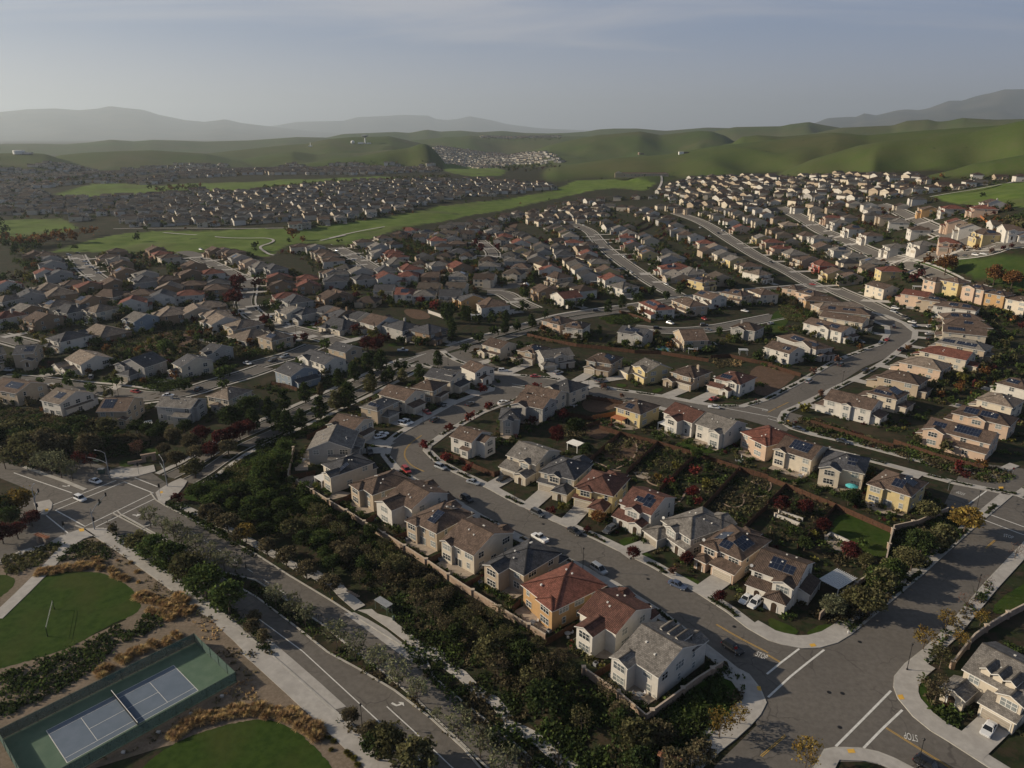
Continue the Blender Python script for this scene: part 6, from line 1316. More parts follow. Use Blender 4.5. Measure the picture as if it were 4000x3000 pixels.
# far trees: one mass
tm_=[]; rng=np.random.RandomState(4)
for h in HOUSES:
    if h['lod']==0: continue
    for _ in range(3):
        a=rng.uniform(-1.1,1.1)*h['w']; b=rng.uniform(-.6,1.9)*h['d']; ca,sa=math.cos(h['ang']),math.sin(h['ang'])
        if -.08*h['w']<a<1.08*h['w'] and -.3*h['d']<b<1.1*h['d']: continue
        x,y=h['org'].x+ca*a-sa*b,h['org'].y+sa*a+ca*b
        if np.min(np.hypot(ROADPTS[:,0]-x,ROADPTS[:,1]-y))<8.5: continue
        tm_.append((x,y,rng.uniform(1.8,4.6)))
FT=[q+(None,) for q in FARTREES+tm_]
for P,n_,hh in ((A('P',"-60,690 100,690 500,688 560,705 300,725 -60,735"),160,8),(A('P',"960,742 1400,706 1740,690 1780,700 1400,716 1150,738"),90,7),(A('P',"1880,645 2000,640 2150,655 2230,660 2150,672 1960,668"),110,9),(A('P',"560,738 780,725 800,745 640,755"),50,7),(A('P',"1860,536 2180,537 2200,545 2150,548 1900,545"),90,8),(A('P',"2620,735 2700,700 2790,690 2800,730 2700,760"),40,7),(A('P',"0,855 0,1000 110,1010 180,960 230,930 60,950"),40,8),(A('P',"3870,880 4000,860 4000,960 3960,930"),40,7),(A('P',"0,1240 60,1120 240,1010 100,1050 -40,1100"),40,6),(A('P',"400,1450 620,1330 820,1270 880,1380 760,1420 560,1480"),90,4),(A('P',"1560,960 1700,930 1780,980 1650,1020 1560,1030"),60,4),(A('P',"820,1330 1000,1300 900,1390"),20,4),(A('P',"3690,1500 4000,1250 4000,1500 3800,1640"),70,4),(A('P',"3270,1860 3450,1900 3700,2010 3660,1960 3400,1850"),40,2.5)):
    xs=[p.x for p in P];ys=[p.y for p in P]; c=0
    for _ in range(n_*12):
        x,y=rng.uniform(min(xs),max(xs)),rng.uniform(min(ys),max(ys))
        if inpoly(np.array([x]),np.array([y]),P)[0]: FT.append((x,y,hh*rng.uniform(.6,1.3),None)); c+=1
        if c>=n_: break
# treed hill creases far away
tr_=sorted([t for t in TREES if t[3]!='shrub'],key=lambda t:-t[2]/math.hypot(t[0],t[1]))
for t in tr_[:296]+[t for t in TREES if t[3]=='shrub']: grow(*t)
for t in tr_[296:]: FT.append((t[0],t[1],t[2],t[4]))
FZ=zt([p[0] for p in FT],[p[1] for p in FT])
for G in GOLF[:2]:
    for _ in range(26):
        p=rng.choice(len(G)); q=G[p].lerp(G[(p+1)%len(G)],rng.rand()); FT.append((q.x+rng.uniform(-14,14),q.y+rng.uniform(-14,14),rng.uniform(3,7),rng.choice(list('dgO'))))
FZ=zt([p[0] for p in FT],[p[1] for p in FT])
fmats=[LEAF[c] for c in 'dgonObyYrk']; pick=rng.choice(7,len(FT),p=[.34,.22,.16,.10,.08,.04,.06]); pick=[('dgonObyYrk'.index(t[3]) if t[3] and t[3] in 'dgonObyYrk' else int(k_)) for t,k_ in zip(FT,pick)]
VV=[];FF=[];MI=[]; nv=0
for (x,y,h,_c),z,mi in zip(FT,FZ,pick):
    r_=math.hypot(x,y); nq=int(np.clip(60000/r_,16,150)); n2=8
    cc=rng.randn(n2,3)*np.array([.30,.30,.2])*h*.55+np.array([x,y,z+h*.55]); C=cc[rng.randint(0,n2,nq)]+rng.randn(nq,3)*h*.11
    v,f=leaf_quads(C,h*.10*max(1,(60/nq)**.5),rng); VV.append(v); FF.append(f+nv); nv+=len(v); MI+=[mi]*len(f)
VV=np.concatenate(VV);FF=np.concatenate(FF)
me=bpy.data.meshes.new('distant_trees'); me.from_pydata(VV.tolist(),[],FF.tolist()); [me.materials.append(m) for m in fmats]; me.polygons.foreach_set('material_index',MI); me.update()
o=bpy.data.objects.new('distant_trees',me); COL.objects.link(o); tag(o,'small autumn trees scattered through the far neighbourhoods','trees',kind='stuff')
# ground cover: low planting on the slope, verges and medians
def cover(name,label,areas,mats,dens,size,hgt,seed):
    rng=np.random.RandomState(seed); VV=[];FF=[];MI=[];nv=0
    for P,k_ in areas:
        xs=np.array([p[0] for p in P]);ys=np.array([p[1] for p in P]); ar=abs(sum(P[i][0]*P[(i+1)%len(P)][1]-P[(i+1)%len(P)][0]*P[i][1] for i in range(len(P))))/2
        n_=int(ar*dens*3); X=rng.uniform(xs.min(),xs.max(),n_*3); Y=rng.uniform(ys.min(),ys.max(),n_*3); ok=inpoly(X,Y,P); ok&=~inpoly(X,Y,COURT); ok&=vnoise(X*.35,Y*.35,seed)>.22
        X,Y=X[ok],Y[ok]; m_=int(ar*dens); X,Y=X[:m_],Y[:m_]; Z=zt(X,Y)
        if not len(X): continue
        q=5; C=np.repeat(np.stack([X,Y,Z+hgt*.45],1),q,0)+rng.randn(len(X)*q,3)*np.array([size*1.3,size*1.3,hgt*.28]); C[:,2]=np.maximum(C[:,2],np.repeat(Z,q)+.02)
        v,f=leaf_quads(C,size,rng); VV.append(v);FF.append(f+nv);nv+=len(v)
        sel=(vnoise(X*.16+9,Y*.16,seed+5)*len(k_)*1.05-.02).astype(int).clip(0,len(k_)-1); MI.append(np.repeat(np.array(k_)[sel],q))
    VV=np.concatenate(VV);FF=np.concatenate(FF);MI=np.concatenate(MI)
    me=bpy.data.meshes.new(name); me.from_pydata(VV.tolist(),[],FF.tolist()); [me.materials.append(m) for m in mats]; me.polygons.foreach_set('material_index',MI); me.update()
    o=bpy.data.objects.new(name,me); COL.objects.link(o); tag(o,label,'ground cover',kind='stuff'); return o
def slope_poly(): 
    e=[w0_+u_*s__+n_s*1.0 for s__ in (-8,40,80,120,150)]; return e
GM=[LEAF[c] for c in 'dgonbt']
_p=A('P',"678.1,2600.4 180.8,2855.8"); _u=(_p[0]-_p[1]); _u.z=0; _u.normalize(); _v=Vector((_u.y,-_u.x,0)); COURT=[_p[0]+_u*a+_v*b for a,b in ((7.2,-4.4),(7.2,15),(-31,15),(-31,-4.4))]
areas=[(slope_poly()+[w0_+u_*150+n_s*24,w0_+u_*120+n_s*24,w0_+u_*95+n_s*21,w0_+u_*80+n_s*15,w0_+u_*50+n_s*13.5,w0_+u_*20+n_s*20,w0_+u_*(-8)+n_s*26],[0,1,0,3,0]),
 (medR[2:11]+medL[2:11][::-1],[0,0,1,3]),(A('V5',"930,930 1010,960 1400,1200 1900,1540 2212,1740 2212,1800 1750,1560 1260,1200 920,1000"),[0,0,1,0]),
 (A('V9',"1900,220 2212,470 2212,560 1960,330"),[0,0,1]),(A('V10',"-10,450 90,560 150,690 110,700 0,600"),[0,3]),(A('V10',"680,1195 900,1330 1120,1560 1250,1659 1150,1659 900,1430 760,1290"),[0,3,0]),
 (A('V5',"1440,720 1700,880 2212,1180 2212,1120 1800,850 1560,700 1440,690"),[0,0,1]),(A('V5',"1630,560 2212,260 2212,640 1900,650 1700,640"),[1,0,2,1]),
 (A('V9',"1180,330 1420,300 1400,430 1240,520 1000,600 840,800 500,1000 -20,1250 -20,840 300,750 640,620 900,500"),[0,0,1,0]),(A('V5',"480,1190 600,1080 760,1020 900,1060 980,1160 900,1200 760,1160 640,1180 460,1220"),[0,0,2]),(A('V5',"0,1180 230,1110 470,1045 540,1050 440,1160 220,1320 60,1310"),[1,2,0]),
 (A('V8',"1100,900 1300,860 1540,780 1740,900 1600,1050 1300,1250 1000,1500 560,1659 460,1640 900,1290 1030,1200"),[0,0,1,3]),(A('V12',"330,330 450,300 900,10 1320,0 1060,190 880,360 700,480 640,420 460,410"),[0,0,3,3]),
 (A('V12',"1560,430 1870,80 1930,60 1930,150 1640,500 1400,770 1330,760"),[3,0,3]),(A('V12',"1300,870 1360,860 1480,1100 1690,1200 1640,1340 1420,1180"),[0,1,3]),(A('V11',"1180,1190 1600,880 1830,740 1960,850 2010,1000 1960,1120 1780,1300 1550,1560 1300,1659 500,1659 300,1300 900,1000"),[0,0,1,0,3]),
 (A('V4',"260,1180 420,1190 1080,1420 1240,1430 1650,1600 1960,1610 2110,1640 2050,1659 1700,1659 1000,1420 300,1250"),[0,3,1,3,4]),(A('V8',"60,0 480,0 1090,215 1240,170 1900,400 2150,470 2000,530 1750,500 1000,250 400,90"),[0,3,1,3,4]),
 (A('V1',"0,870 450,900 900,1000 1300,1180 1210,1260 1000,1300 700,1330 500,1440 200,1380 0,1330"),[0,3,0,3]),(A('V2',"330,1100 640,940 640,990 350,1140"),[1,2]),(A('V2',"480,760 640,680 700,640 650,620 450,720"),[2,1]),
 (A('V1',"1100,660 1300,590 1650,680 1400,740"),[0,1]),(A('V3',"760,320 1100,260 1180,330 1020,370 850,370"),[0,1]),(A('V4',"80,190 170,180 330,290 350,330 260,350 150,330 100,260"),[1,2,2]),(A('V2',"0,1160 330,1090 330,1330 280,1440 330,1560 500,1659 0,1659"),[1,0,1])]
for x0,y0,x1,y1 in ((1300,1700,2190,1960),): pass
cover('ground_cover','dark low shrubs carpeting the slopes, verges and medians',areas,GM,2.2,.30,.75,31)
gar=[(A('V7',"690,300 940,90 1250,190 1000,400"),[3,2,0]),(A('V7',"1000,420 1270,180 1560,270 1280,560"),[0,2,3]),(A('V7',"1290,570 1600,280 1950,400 1640,730"),[0,1,2,0]),(A('V7',"1650,750 2000,400 2212,480 2212,700 2010,880"),[0,2,3]),(A('V8',"0,640 150,540 590,700 280,1050 0,1000"),[0,3,2]),(A('V8',"300,1050 480,960 800,1120 1000,1190 880,1280 600,1240"),[0,3,1]),(A('V3',"380,1120 800,1180 720,1260 560,1400 420,1350"),[0,3,2]),(A('V3',"140,470 360,480 620,530 900,560 870,590 600,560 200,520"),[0,3]),(A('V3',"1680,650 1900,680 2000,690 1980,740 1780,750"),[5,3]),(A('K1',"0,1130 300,1200 600,1260 560,1290 200,1270 0,1260"),[0,1,3]),(A('K1',"1020,1290 1700,1300 2212,1200 2212,1600 1900,1500 1400,1540 1000,1480"),[0,3,2,1]),(A('K3',"850,420 1200,480 1350,560 1300,640 1100,700 950,620"),[0,1,2])]
cover('garden_planting','sparse mixed planting over the brown back gardens',gar,GM,.7,.32,.8,41)
cover('mulch_planting','low dry plants dotted over the tan mulch beds',[(A('V9',"1400,230 1800,330 2212,690 2212,1150 1500,1400 700,1659 300,1659 1600,1000 2040,920 1700,480"),[2,3,3,5]),(A('V5',"760,1030 1000,1090 1200,1230 1640,1600 1500,1640 1150,1330 900,1240 640,1230"),[2,3,3])],GM,.28,.26,.5,51)

VV=[];FF=[];MI=[];nv=0; rng=np.random.RandomState(12); XY=[]
for h in HOUSES:
    ca,sa=math.cos(h['ang']),math.sin(h['ang']); w,d=h['w'],h['d']
    for _ in range(64 if h['lod']<2 else 26):
        sd=rng.rand()
        if sd<.3: a,b=rng.uniform(-1.5,w+1.5),-rng.uniform(1.0,6.5)
        elif sd<.8: a,b=rng.uniform(-1.5,w+1.5),d+rng.uniform(1.2 if h.get('row')!='wall' else 3.5,11 if h.get('row')!='wall' else 5.2)
        else: a,b=rng.choice([-1.3,w+1.3])+rng.uniform(-.5,.5),rng.uniform(0,d)
        if h['gar'] is not None and b<0 and abs(a-h['gar'])<3.4: continue
        x,y=h['org'].x+ca*a-sa*b,h['org'].y+sa*a+ca*b; XY.append((x,y,h['lod']))
XA=np.array([q[0] for q in XY]);YA=np.array([q[1] for q in XY]); ok=np.ones(len(XA),bool)
for k in range(len(XA)):
    if np.min(np.hypot(ROADPTS[:,0]-XA[k],ROADPTS[:,1]-YA[k]))<8.0: ok[k]=False
for R in (K_mid,K_wall,K_up,K_right,K_br):
    Q=np.array([(p.x,p.y) for p in resample(R,2)])
    for k in np.nonzero(ok)[0]:
        if np.min(np.hypot(Q[:,0]-XA[k],Q[:,1]-YA[k]))<3.4: ok[k]=False
for G in GOLF: ok&=~inpoly(XA,YA,G)
ZA=zt(XA,YA)
for k in np.nonzero(ok)[0]:
    s_=rng.uniform(.4,1.15)*(1 if XY[k][2]==0 else 1.35 if XY[k][2]==1 else 1.7); nq=(46 if XY[k][2]==0 else 24) if XY[k][2]<2 else 9; C=np.array([XA[k],YA[k],ZA[k]+s_*.45])+rng.randn(nq,3)*s_*np.array([.42,.42,.3]); C[:,2]=np.maximum(C[:,2],ZA[k]+.03)
    v,f=leaf_quads(C,.27*s_ if XY[k][2]<2 else .42*s_,rng); VV.append(v);FF.append(f+nv);nv+=len(v); MI+=[int(rng.choice(6,p=[.34,.28,.18,.1,.03,.07]))]*len(f)
me=bpy.data.meshes.new('yard_planting'); me.from_pydata(np.concatenate(VV).tolist(),[],np.concatenate(FF).tolist()); [me.materials.append(LEAF[c]) for c in 'dgonby']; me.polygons.foreach_set('material_index',MI); me.update()
tag(inst('yard_planting',me),'small mixed plants in the yards round the houses','plants',kind='stuff')
# ------------------------------------------------------------------ driveways, patios, parkway planting
dv=MB(); pt=MB()
RB=np.concatenate([np.array([(p.x,p.y) for p in resample(R,2)]) for R in (K_mid,K_wall,K_up,K_right,K_br)]+[np.array([(p.x,p.y) for p in resample(chaikin(A(v,s),2),3)]) for v,s,w in MID])
DRV=[]
for h in HOUSES:
    ca,sa=math.cos(h['ang']),math.sin(h['ang']); w,d=h['w'],h['d']
    def T(a,b): return Vector((h['org'].x+ca*a-sa*b,h['org'].y+sa*a+ca*b,0))
    if h['gar'] is not None:
        g=h['gar']; y0=-h['garp']; L_=3
        for q in np.arange(3,22,.7):
            p=T(g,y0-q)
            if np.min(np.hypot(RB[:,0]-p.x,RB[:,1]-p.y))<1.3: L_=q+.4; break
        else: L_=6.5
        a,b=T(g-2.6,y0),T(g-2.6,y0-L_); c_,d_=T(g+2.6,y0-L_),T(g+2.6,y0)
        sheet(dv,[a,b,T(g-3.3,y0-L_-.4),T(g+3.3,y0-L_-.4),c_,d_],.215); DRV.append((T(g,y0-L_-1),h))
    if h['lod']==0 and h['row'] in('wall','north','upper','avenue','east'):
        rr=random.Random(int(h['w']*1000)); sheet(pt,[T(.2,d),T(w-.2,d),T(w-.4,d+rr.uniform(3.5,5)),T(w*.4,d+rr.uniform(4,5.5)),T(.4,d+rr.uniform(2,4.5))][::-1],.08)
struct(dv,'driveway',M['concrete']); struct(pt,'patio',M['patio'])
# dark planted strips set into the pavement by the kerb
pl=MB(); prn=random.Random(8); PS=[]
for nm,kl in (('mid',K_mid),('wall',K_wall),('up',K_up),('right',K_right)):
    P=resample(kl,1.0); s=SIDES[nm]; i=6
    while i<len(P)-8:
        n_=prn.randint(5,8); seg=P[i:i+n_]
        m_=seg[len(seg)//2]
        if all((q[0]-m_).length>5.5 for q in DRV) and m_.length<430 and min(math.hypot(m_.x-46,m_.y-110),math.hypot(m_.x-64,m_.y-127))>15:
            ribbon(pl,seg,s*.55,s*1.55,.215); PS.append((seg,s))
        i+=n_+prn.randint(2,5)
struct(pl,'planting_strip',M['mulch'])
VVc=[];FFc=[];nv=0; rng=np.random.RandomState(2)
for seg,s in PS:
    nn=normals(seg)
    for p,n_ in zip(seg,nn):
        for _ in range(3):
            if rng.rand()<.3: continue
            q=p+n_*s*rng.uniform(.65,1.45); C=np.array([q.x+rng.uniform(-.4,.4),q.y+rng.uniform(-.4,.4),z1(q.x,q.y)+.36])+rng.randn(12,3)*np.array([.22,.22,.12]); v,f=leaf_quads(C,.2,rng); VVc.append(v);FFc.append(f+nv);nv+=len(v)
me=bpy.data.meshes.new('verge_planting'); me.from_pydata(np.concatenate(VVc).tolist(),[],np.concatenate(FFc).tolist()); me.materials.append(LEAF['d']); me.update()
tag(inst('verge_planting',me),'tiny dark plants in the kerbside strips','plants',kind='stuff')
# ------------------------------------------------------------------ walls and fences
def wall_run(v,s,h,w,name,label,group,post=9,mat='stone',base=False):
    P=[at(*px(v,*q),0 if base else h) for q in nums(s)]; return wall_pts(P,h,w,name,label,group,post,mat)
def wall_pts(P,h,w,name,label,group,post=9,mat='stone'):
    r=empty(name,P[0]); tag(r,label,'wall',group); o=P[0]; m=MB(); c=MB()
    Q=resample([Vector((p.x,p.y,0)) for p in P],3); Z=zt([p.x for p in Q],[p.y for p in Q]); D=[0]
    for a,b,za,zb in zip(Q,Q[1:],Z,Z[1:]):
        n_=(b-a).normalized(); n_=Vector((-n_.y,n_.x,0))*w/2; zt_=max(za,zb)*.5+min(za,zb)*.5
        A_=[(a-n_).to_tuple()[:2]+(za-1.5,),(b-n_).to_tuple()[:2]+(zb-1.5,),(b+n_).to_tuple()[:2]+(zb-1.5,),(a+n_).to_tuple()[:2]+(za-1.5,)]
        B_=[(x,y,z+1.5+h) for x,y,z in A_]; V_=[tuple(np.array(q)-np.array(o)) for q in A_+B_]
        m.add(V_,[(0,1,5,4),(1,2,6,5),(2,3,7,6),(3,0,4,7),(4,5,6,7)])
        k=1.35; e=n_*k; C_=[(a-e),(b-e),(b+e),(a+e)]; zc=[za,zb,zb,za]
        lo=[(q.x-o.x,q.y-o.y,z+h+.005-o.z) for q,z in zip(C_,zc)]; hi=[(x,y,z+.09) for x,y,z in lo]; c.add(lo+hi,[(0,1,5,4),(1,2,6,5),(2,3,7,6),(3,0,4,7),(4,5,6,7)])
    m.build('wall_panel',M[mat],r); c.build('coping',M['cap'] if mat=='stone' else M[mat],r)
    T=arclen(Q); k=0
    for t in np.arange(0,T[-1]+.1,post):
        x=np.interp(t,T,[p.x for p in Q]);y=np.interp(t,T,[p.y for p in Q]); z=np.interp(t,T,Z); k+=1
        pm_=MB(); pm_.box(-.36,.36,-.36,.36,-1.5,h+.16); pm_.box(-.44,.44,-.44,.44,h+.16,h+.3,1); q=pm_.build('pillar',[M[mat],M['cap']],r); q.location=(x-o.x,y-o.y,z-o.z)
    return r
WG='perimeter block walls'
wall_run('V6',"320,215 275,452 400,530 660,690 850,800 930,852 1170,992 1470,1182 1780,1392 2212,1660 2502,1832",1.7,.25,'perimeter_wall','long tan block wall behind the lower row of houses above the planted slope',WG)
wall_run('V11',"620,790 910,990 1160,1200 1395,1030 1600,880 1822,740",1.7,.25,'perimeter_wall','block wall wrapping the white corner house above the lower crossing',WG)
wall_run('V8',"1020,1192 1060,1000 1092,888 1300,845 1560,735",1.8,.25,'perimeter_wall','pale block wall closing the big green garden lawn',WG)
wall_run('V8',"925,1272 870,1310 740,1400 580,1520 450,1650",1.7,.25,'perimeter_wall','low block wall from the white pergola garden down to the curved pavement',WG)
wall_run('V12',"1600,740 1690,620 1790,500 1930,400 2080,310 2250,225",1.7,.25,'perimeter_wall','block wall behind the house with three dormers',WG)
wall_run('V4',"1490,10 1560,30 1640,55",1.2,.2,'garden_wall','short low wall beside the playing field houses',WG,6)
wall_run('K3',"1175,1300 1280,1335 1375,1370",1.8,.25,'retaining_wall','white retaining wall behind the red trees',WG,40,'wallwhite')
wall_run('V1',"1680,265 1900,310",1.0,.3,'retaining_wall','low pale wall at the top of the yellow-shrub garden',WG,40,'wallwhite')
def fence_run(v,s,h,label,group,mat='wood',cat='fence'):
    P=[at(*px(v,*q),h) for q in nums(s)]; return fence_pts(P,h,label,group,mat)
def fence_pts(P,h,label,group,mat='wood',post=2.4):
    r=empty('wooden_fence',P[0]); tag(r,label,'fence',group); o=Vector(P[0]); Q=resample([Vector((p.x,p.y,0)) for p in P],2.4); Z=zt([p.x for p in Q],[p.y for p in Q]); m=MB(); rl=m
    for a,b,za,zb in zip(Q,Q[1:],Z,Z[1:]):
        n_=int((b-a).length/.16)+1
        for i in range(n_):
            p=a.lerp(b,i/n_);q=a.lerp(b,(i+.92)/n_); z=za+(zb-za)*i/n_; e=(b-a).normalized(); e=Vector((-e.y,e.x,0))*.012
            A_=[(p-e),(q-e),(q+e),(p+e)]; lo=[(t.x-o.x,t.y-o.y,z-.8-o.z) for t in A_]; hi=[(x,y,zz+.8+h-.02*(i%2)) for x,y,zz in lo]; m.add(lo+hi,[(0,1,5,4),(1,2,6,5),(2,3,7,6),(3,0,4,7),(4,5,6,7)])
        for zz in (.3,h-.1): rl.bar((a.x-o.x,a.y-o.y,za+zz-o.z),(b.x-o.x,b.y-o.y,zb+zz-o.z),.09,.07)
    m.build('boarding',M[mat],r)
    for p,z in zip(Q,Z):
        pm_=MB(); pm_.box(-.07,.07,-.07,.07,-.8,h+.1); q=pm_.build('post',M[mat],r); q.location=(p.x-o.x,p.y-o.y,z-o.z)
    return r
FG='wooden garden fences'
for v,s,l in (('V6',"285,455 510,412",'behind the pale patio of the first wall-backed house'),('V6',"665,695 850,598",'between second and third wall-backed houses'),('V6',"930,850 1045,780",'between third and fourth wall-backed houses'),('V6',"1185,985 1308,935",'between fourth and fifth wall-backed houses'),('V6',"1480,1180 1600,1120",'between fifth and sixth wall-backed houses'),('V6',"1790,1390 1938,1320",'between sixth and seventh wall-backed houses'),('V7',"0,1590 75,1520",'between seventh and eighth wall-backed houses'),('V11',"290,545 545,400",'between eighth and ninth wall-backed houses'),('V11',"700,840 860,745",'between ninth and tenth wall-backed houses'),
  ('V7',"665,310 800,190 942,72",'below the white flat-roofed pergola'),('V7',"990,410 1120,290 1262,155",'on the downhill side of the crescent gravel path'),('V7',"1278,562 1420,420 1590,255",'beside the round stone patio garden'),('V7',"1630,740 1800,560 1965,380",'beside the red maple garden'),('V7',"2010,890 2120,780 2212,700",'beside the curving stone border garden'),('V8',"0,680 80,600 158,522",'at the upper end of the curving border garden'),('V8',"260,1050 420,890 592,695",'beside the white raised-bed garden'),
  ('V7',"755,22 930,75 1250,155 1590,255 1960,375 2212,450",'running behind the six garden plots'),('V8',"0,460 160,525 590,700 820,800 1085,915",'running below the cream houses with solar roofs'),
  ('V2',"1640,1250 1760,1290 1900,1360 2060,1425 2150,1385",'round the corner of the white tile-roofed house'),('V4',"370,1192 560,1250 760,1310 960,1370 1085,1400",'along the front of the white two-storey east house'),('V4',"1090,1360 1300,1430 1450,1480 1870,1590",'behind autumn bushes in front of the peach houses'),('V4',"0,705 130,745 285,790",'below the white house at the brown dirt yard'),
  ('V3',"130,445 320,490 560,535 860,565 1060,590 1290,600 1500,635 1700,665",'the long one above the crossing street gardens'),('V3',"1720,635 1880,625 2080,670 2250,700",'above the dry grass yard'),('V3',"590,970 720,990 960,1030",'round the stony yard at the crossing street'),('V3',"700,1155 900,1120",'bright red-brown one behind the orange patio roof'),('V3',"370,1110 700,1165",'behind the stony yard'),('V3',"925,245 1050,280 1200,330",'low one curving below the pink house'),('V2',"130,640 250,660 390,705",'beside the blue-grey house'),('V2',"440,1105 620,1010",'on the hedge side of the avenue houses'),('V4',"1945,255 2030,285 2120,330",'bright orange one below the golden house'),('K6',"1640,660 1750,760 1880,860",'orange one running down the hillside'),('K6',"280,490 460,500",'under the hillside cream house'),('K1',"220,1120 340,1190 420,1235",'beside the brown western house'),('K2',"470,1310 600,1350 830,1420 1040,1475",'above the yellow shrubs garden'),('K4',"850,1010 960,1120",'beside the green lawn wedge'),('K4',"1640,600 1760,530 1870,480",'above the green terraced lawn'),('K4',"1680,640 1800,600 1920,525",'below the green terraced lawn'),('K4',"1830,770 1960,700 2060,650",'above the brown terraced garden'),('K4',"10,600 130,540 250,520",'above the dry garden slope'),('V3',"560,1255 700,1215 760,1190",'beside the white pergola garden')):
    fence_run(v,s,1.75,'wooden fence '+l,FG,'woodnew' if 'bright' in l or 'orange one' in l else 'wood')
# ------------------------------------------------------------------ tennis court
ca_=A('P',"678.1,2600.4 180.8,2855.8 778.5,2698.5"); a0=ca_[0]; ux=(ca_[0]-ca_[1]); ux.z=0; ux.normalize(); uy=Vector((ux.y,-ux.x,0)); zc=a0.z
CM=Matrix(((ux.x,uy.x,0,a0.x),(ux.y,uy.y,0,a0.y),(0,0,1,zc),(0,0,0,1)))
def C(x,y,z): return CM@Vector((x,y,z))
x0,x1,y0,y1=-23.77-6.4,6.4,-3.6,14.3
m=MB(); m.poly([C(x0,y0,.11),C(x0,y1,.11),C(x1,y1,.11),C(x1,y0,.11)][::-1]); o=struct(m,'court_surround',M['greencourt'])
m=MB(); m.poly([C(-23.77,0,.115),C(-23.77,10.97,.115),C(0,10.97,.115),C(0,0,.115)][::-1]); struct(m,'court_surface',M['bluecourt'])
m=MB()
def cl(xa,ya,xb,yb,w=.09):
    if xa==xb: q=[C(xa-w/2,ya,.12),C(xa-w/2,yb,.12),C(xa+w/2,yb,.12),C(xa+w/2,ya,.12)]
    else: q=[C(xa,ya-w/2,.12),C(xa,ya+w/2,.12),C(xb,ya+w/2,.12),C(xb,ya-w/2,.12)]
    m.poly(q[::-1])
for y in (0,10.97,1.37,9.6): cl(-23.77,y,0,y)
for x in (0,-23.77): cl(x,0,x,10.97,.12)
for x in (-11.885-6.4,-11.885+6.4): cl(x,1.37,x,9.6)
cl(-11.885-6.4,5.485,-11.885+6.4,5.485)
struct(m,'court_line_marking',M['paint'])
r=empty('tennis_net',C(-11.885,5.485,.11),math.atan2(uy.y,uy.x)); tag(r,'dark tennis net with white tape across the blue court','tennis net')
m=MB(); m.box(-6.4,6.4,-.012,.012,.06,.93); m.build('net_mesh',M['black'],r); m=MB(); m.box(-6.4,6.4,-.04,.04,.93,1.03); m.build('net_tape',M['white'],r)
for x in (-6.4,6.4): m=MB(); m.lathe([(.06,0),(.06,1.1),(.02,1.14)],(x,0,0),8); m.build('net_post',M['utility'],r)
def screen(xa,ya,xb,yb,lab):
    r=empty('windscreen_fence',C(xa,ya,.1)); tag(r,lab,'court fence','tennis court fences'); p=C(xa,ya,.1); q=C(xb,yb,.1); d=q-p; L_=d.length; r.rotation_euler=(0,0,math.atan2(d.y,d.x))
    m=MB(); m.box(0,L_,-.015,.015,.15,2.35); m.build('windscreen',M['screen'],r); m=MB(); m.box(0,L_,-.03,.03,2.4,2.46); m.box(0,L_,-.03,.03,.02,.08); m.build('fence_rail',M['utility'],r)
    for k_ in range(int(L_/3)+1): m=MB(); m.lathe([(.04,0),(.04,2.5),(.0,2.54)],(k_*L_/int(L_/3),-.06,0),6); m.build('fence_post',M['utility'],r)
    m=MB(); m.box(0,L_,-.5,.5,-.08,.09); 
screen(x0,y0,x1,y0,'long green windscreen fence beside the straw-coloured grasses'); screen(x1,y0,x1,y1,'short green windscreen fence at the pavement end of the court'); screen(x0,y1,x1,y1,'long green windscreen fence beside the round shrubs'); screen(x0,y0,x0,y1,'short green windscreen fence at the picture corner of the court')
rn=random.Random(1)
for i in range(11):
    p=C(4-i*3.1,y1+1.3,0); tree(p.x,p.y,1.9,'shrub','d','along the tennis court fence','shrubs along the tennis court')
    if i%2==0:
        b=MB(); b.box(-.3,.3,-.22,.22,0,.3); b.box(-.34,.34,-.26,.26,.3,.36); q=C(2.4-i*3.1,y1+1.7,0); o=b.build('irrigation_box',M['wallwhite']); o.location=(q.x,q.y,z1(q.x,q.y)+.04); tag(o,None,'utility box','boxes by the tennis court'); NAMED.append((o,'small pale box between the shrubs of the tennis court fence'))
# volleyball net
P=A('V9',"470,288 413,525"); d=P[1]-P[0]; r=empty('volleyball_net',P[0]+Vector((0,0,.07)),math.atan2(d.y,d.x)); tag(r,'volleyball net on two dark posts standing on the park lawn','volleyball net'); L_=d.length
for x in (0,L_): m=MB(); m.lathe([(.1,0),(.1,.5),(.06,.52),(.06,2.5),(.0,2.52)],(x,0,0),8); m.build('net_post',M['black'],r)
m=MB(); m.box(.1,L_-.1,-.008,.008,2.05,2.1); m.box(.1,L_-.1,-.015,.015,2.38,2.44); m.build('net_tape',M['white'],r)
# straw grasses
def tuft_mesh(seed,col='t',n=420):
    rng=np.random.RandomState(seed); a=rng.rand(n)*2*np.pi; el=rng.uniform(.25,1.35,n); L_=rng.uniform(.6,1.0,n); V=[];Fc=[]
    for i in range(n):
        b=np.array([math.cos(a[i]),math.sin(a[i]),0])*rng.uniform(0,.18); dr=np.array([math.cos(a[i])*math.cos(el[i]),math.sin(a[i])*math.cos(el[i]),math.sin(el[i])]); t=b+dr*L_[i]; md=b+dr*L_[i]*.6+np.array([0,0,.07]); sd=np.array([-math.sin(a[i]),math.cos(a[i]),0])*.035
        t[2]-=.12*math.cos(el[i]); k_=len(V); V+=[b-sd*.5,b+sd*.5,md+sd,md-sd,t]; Fc+=[(k_,k_+1,k_+2,k_+3),(k_+3,k_+2,k_+4)]
    me=bpy.data.meshes.new('ornamental_grass'); me.from_pydata([tuple(map(float,v)) for v in V],[],Fc); me.materials.append(LEAF[col]); me.update(); return me
TUFT=[tuft_mesh(i) for i in range(4)]; YT=[tuft_mesh(9,'y')]
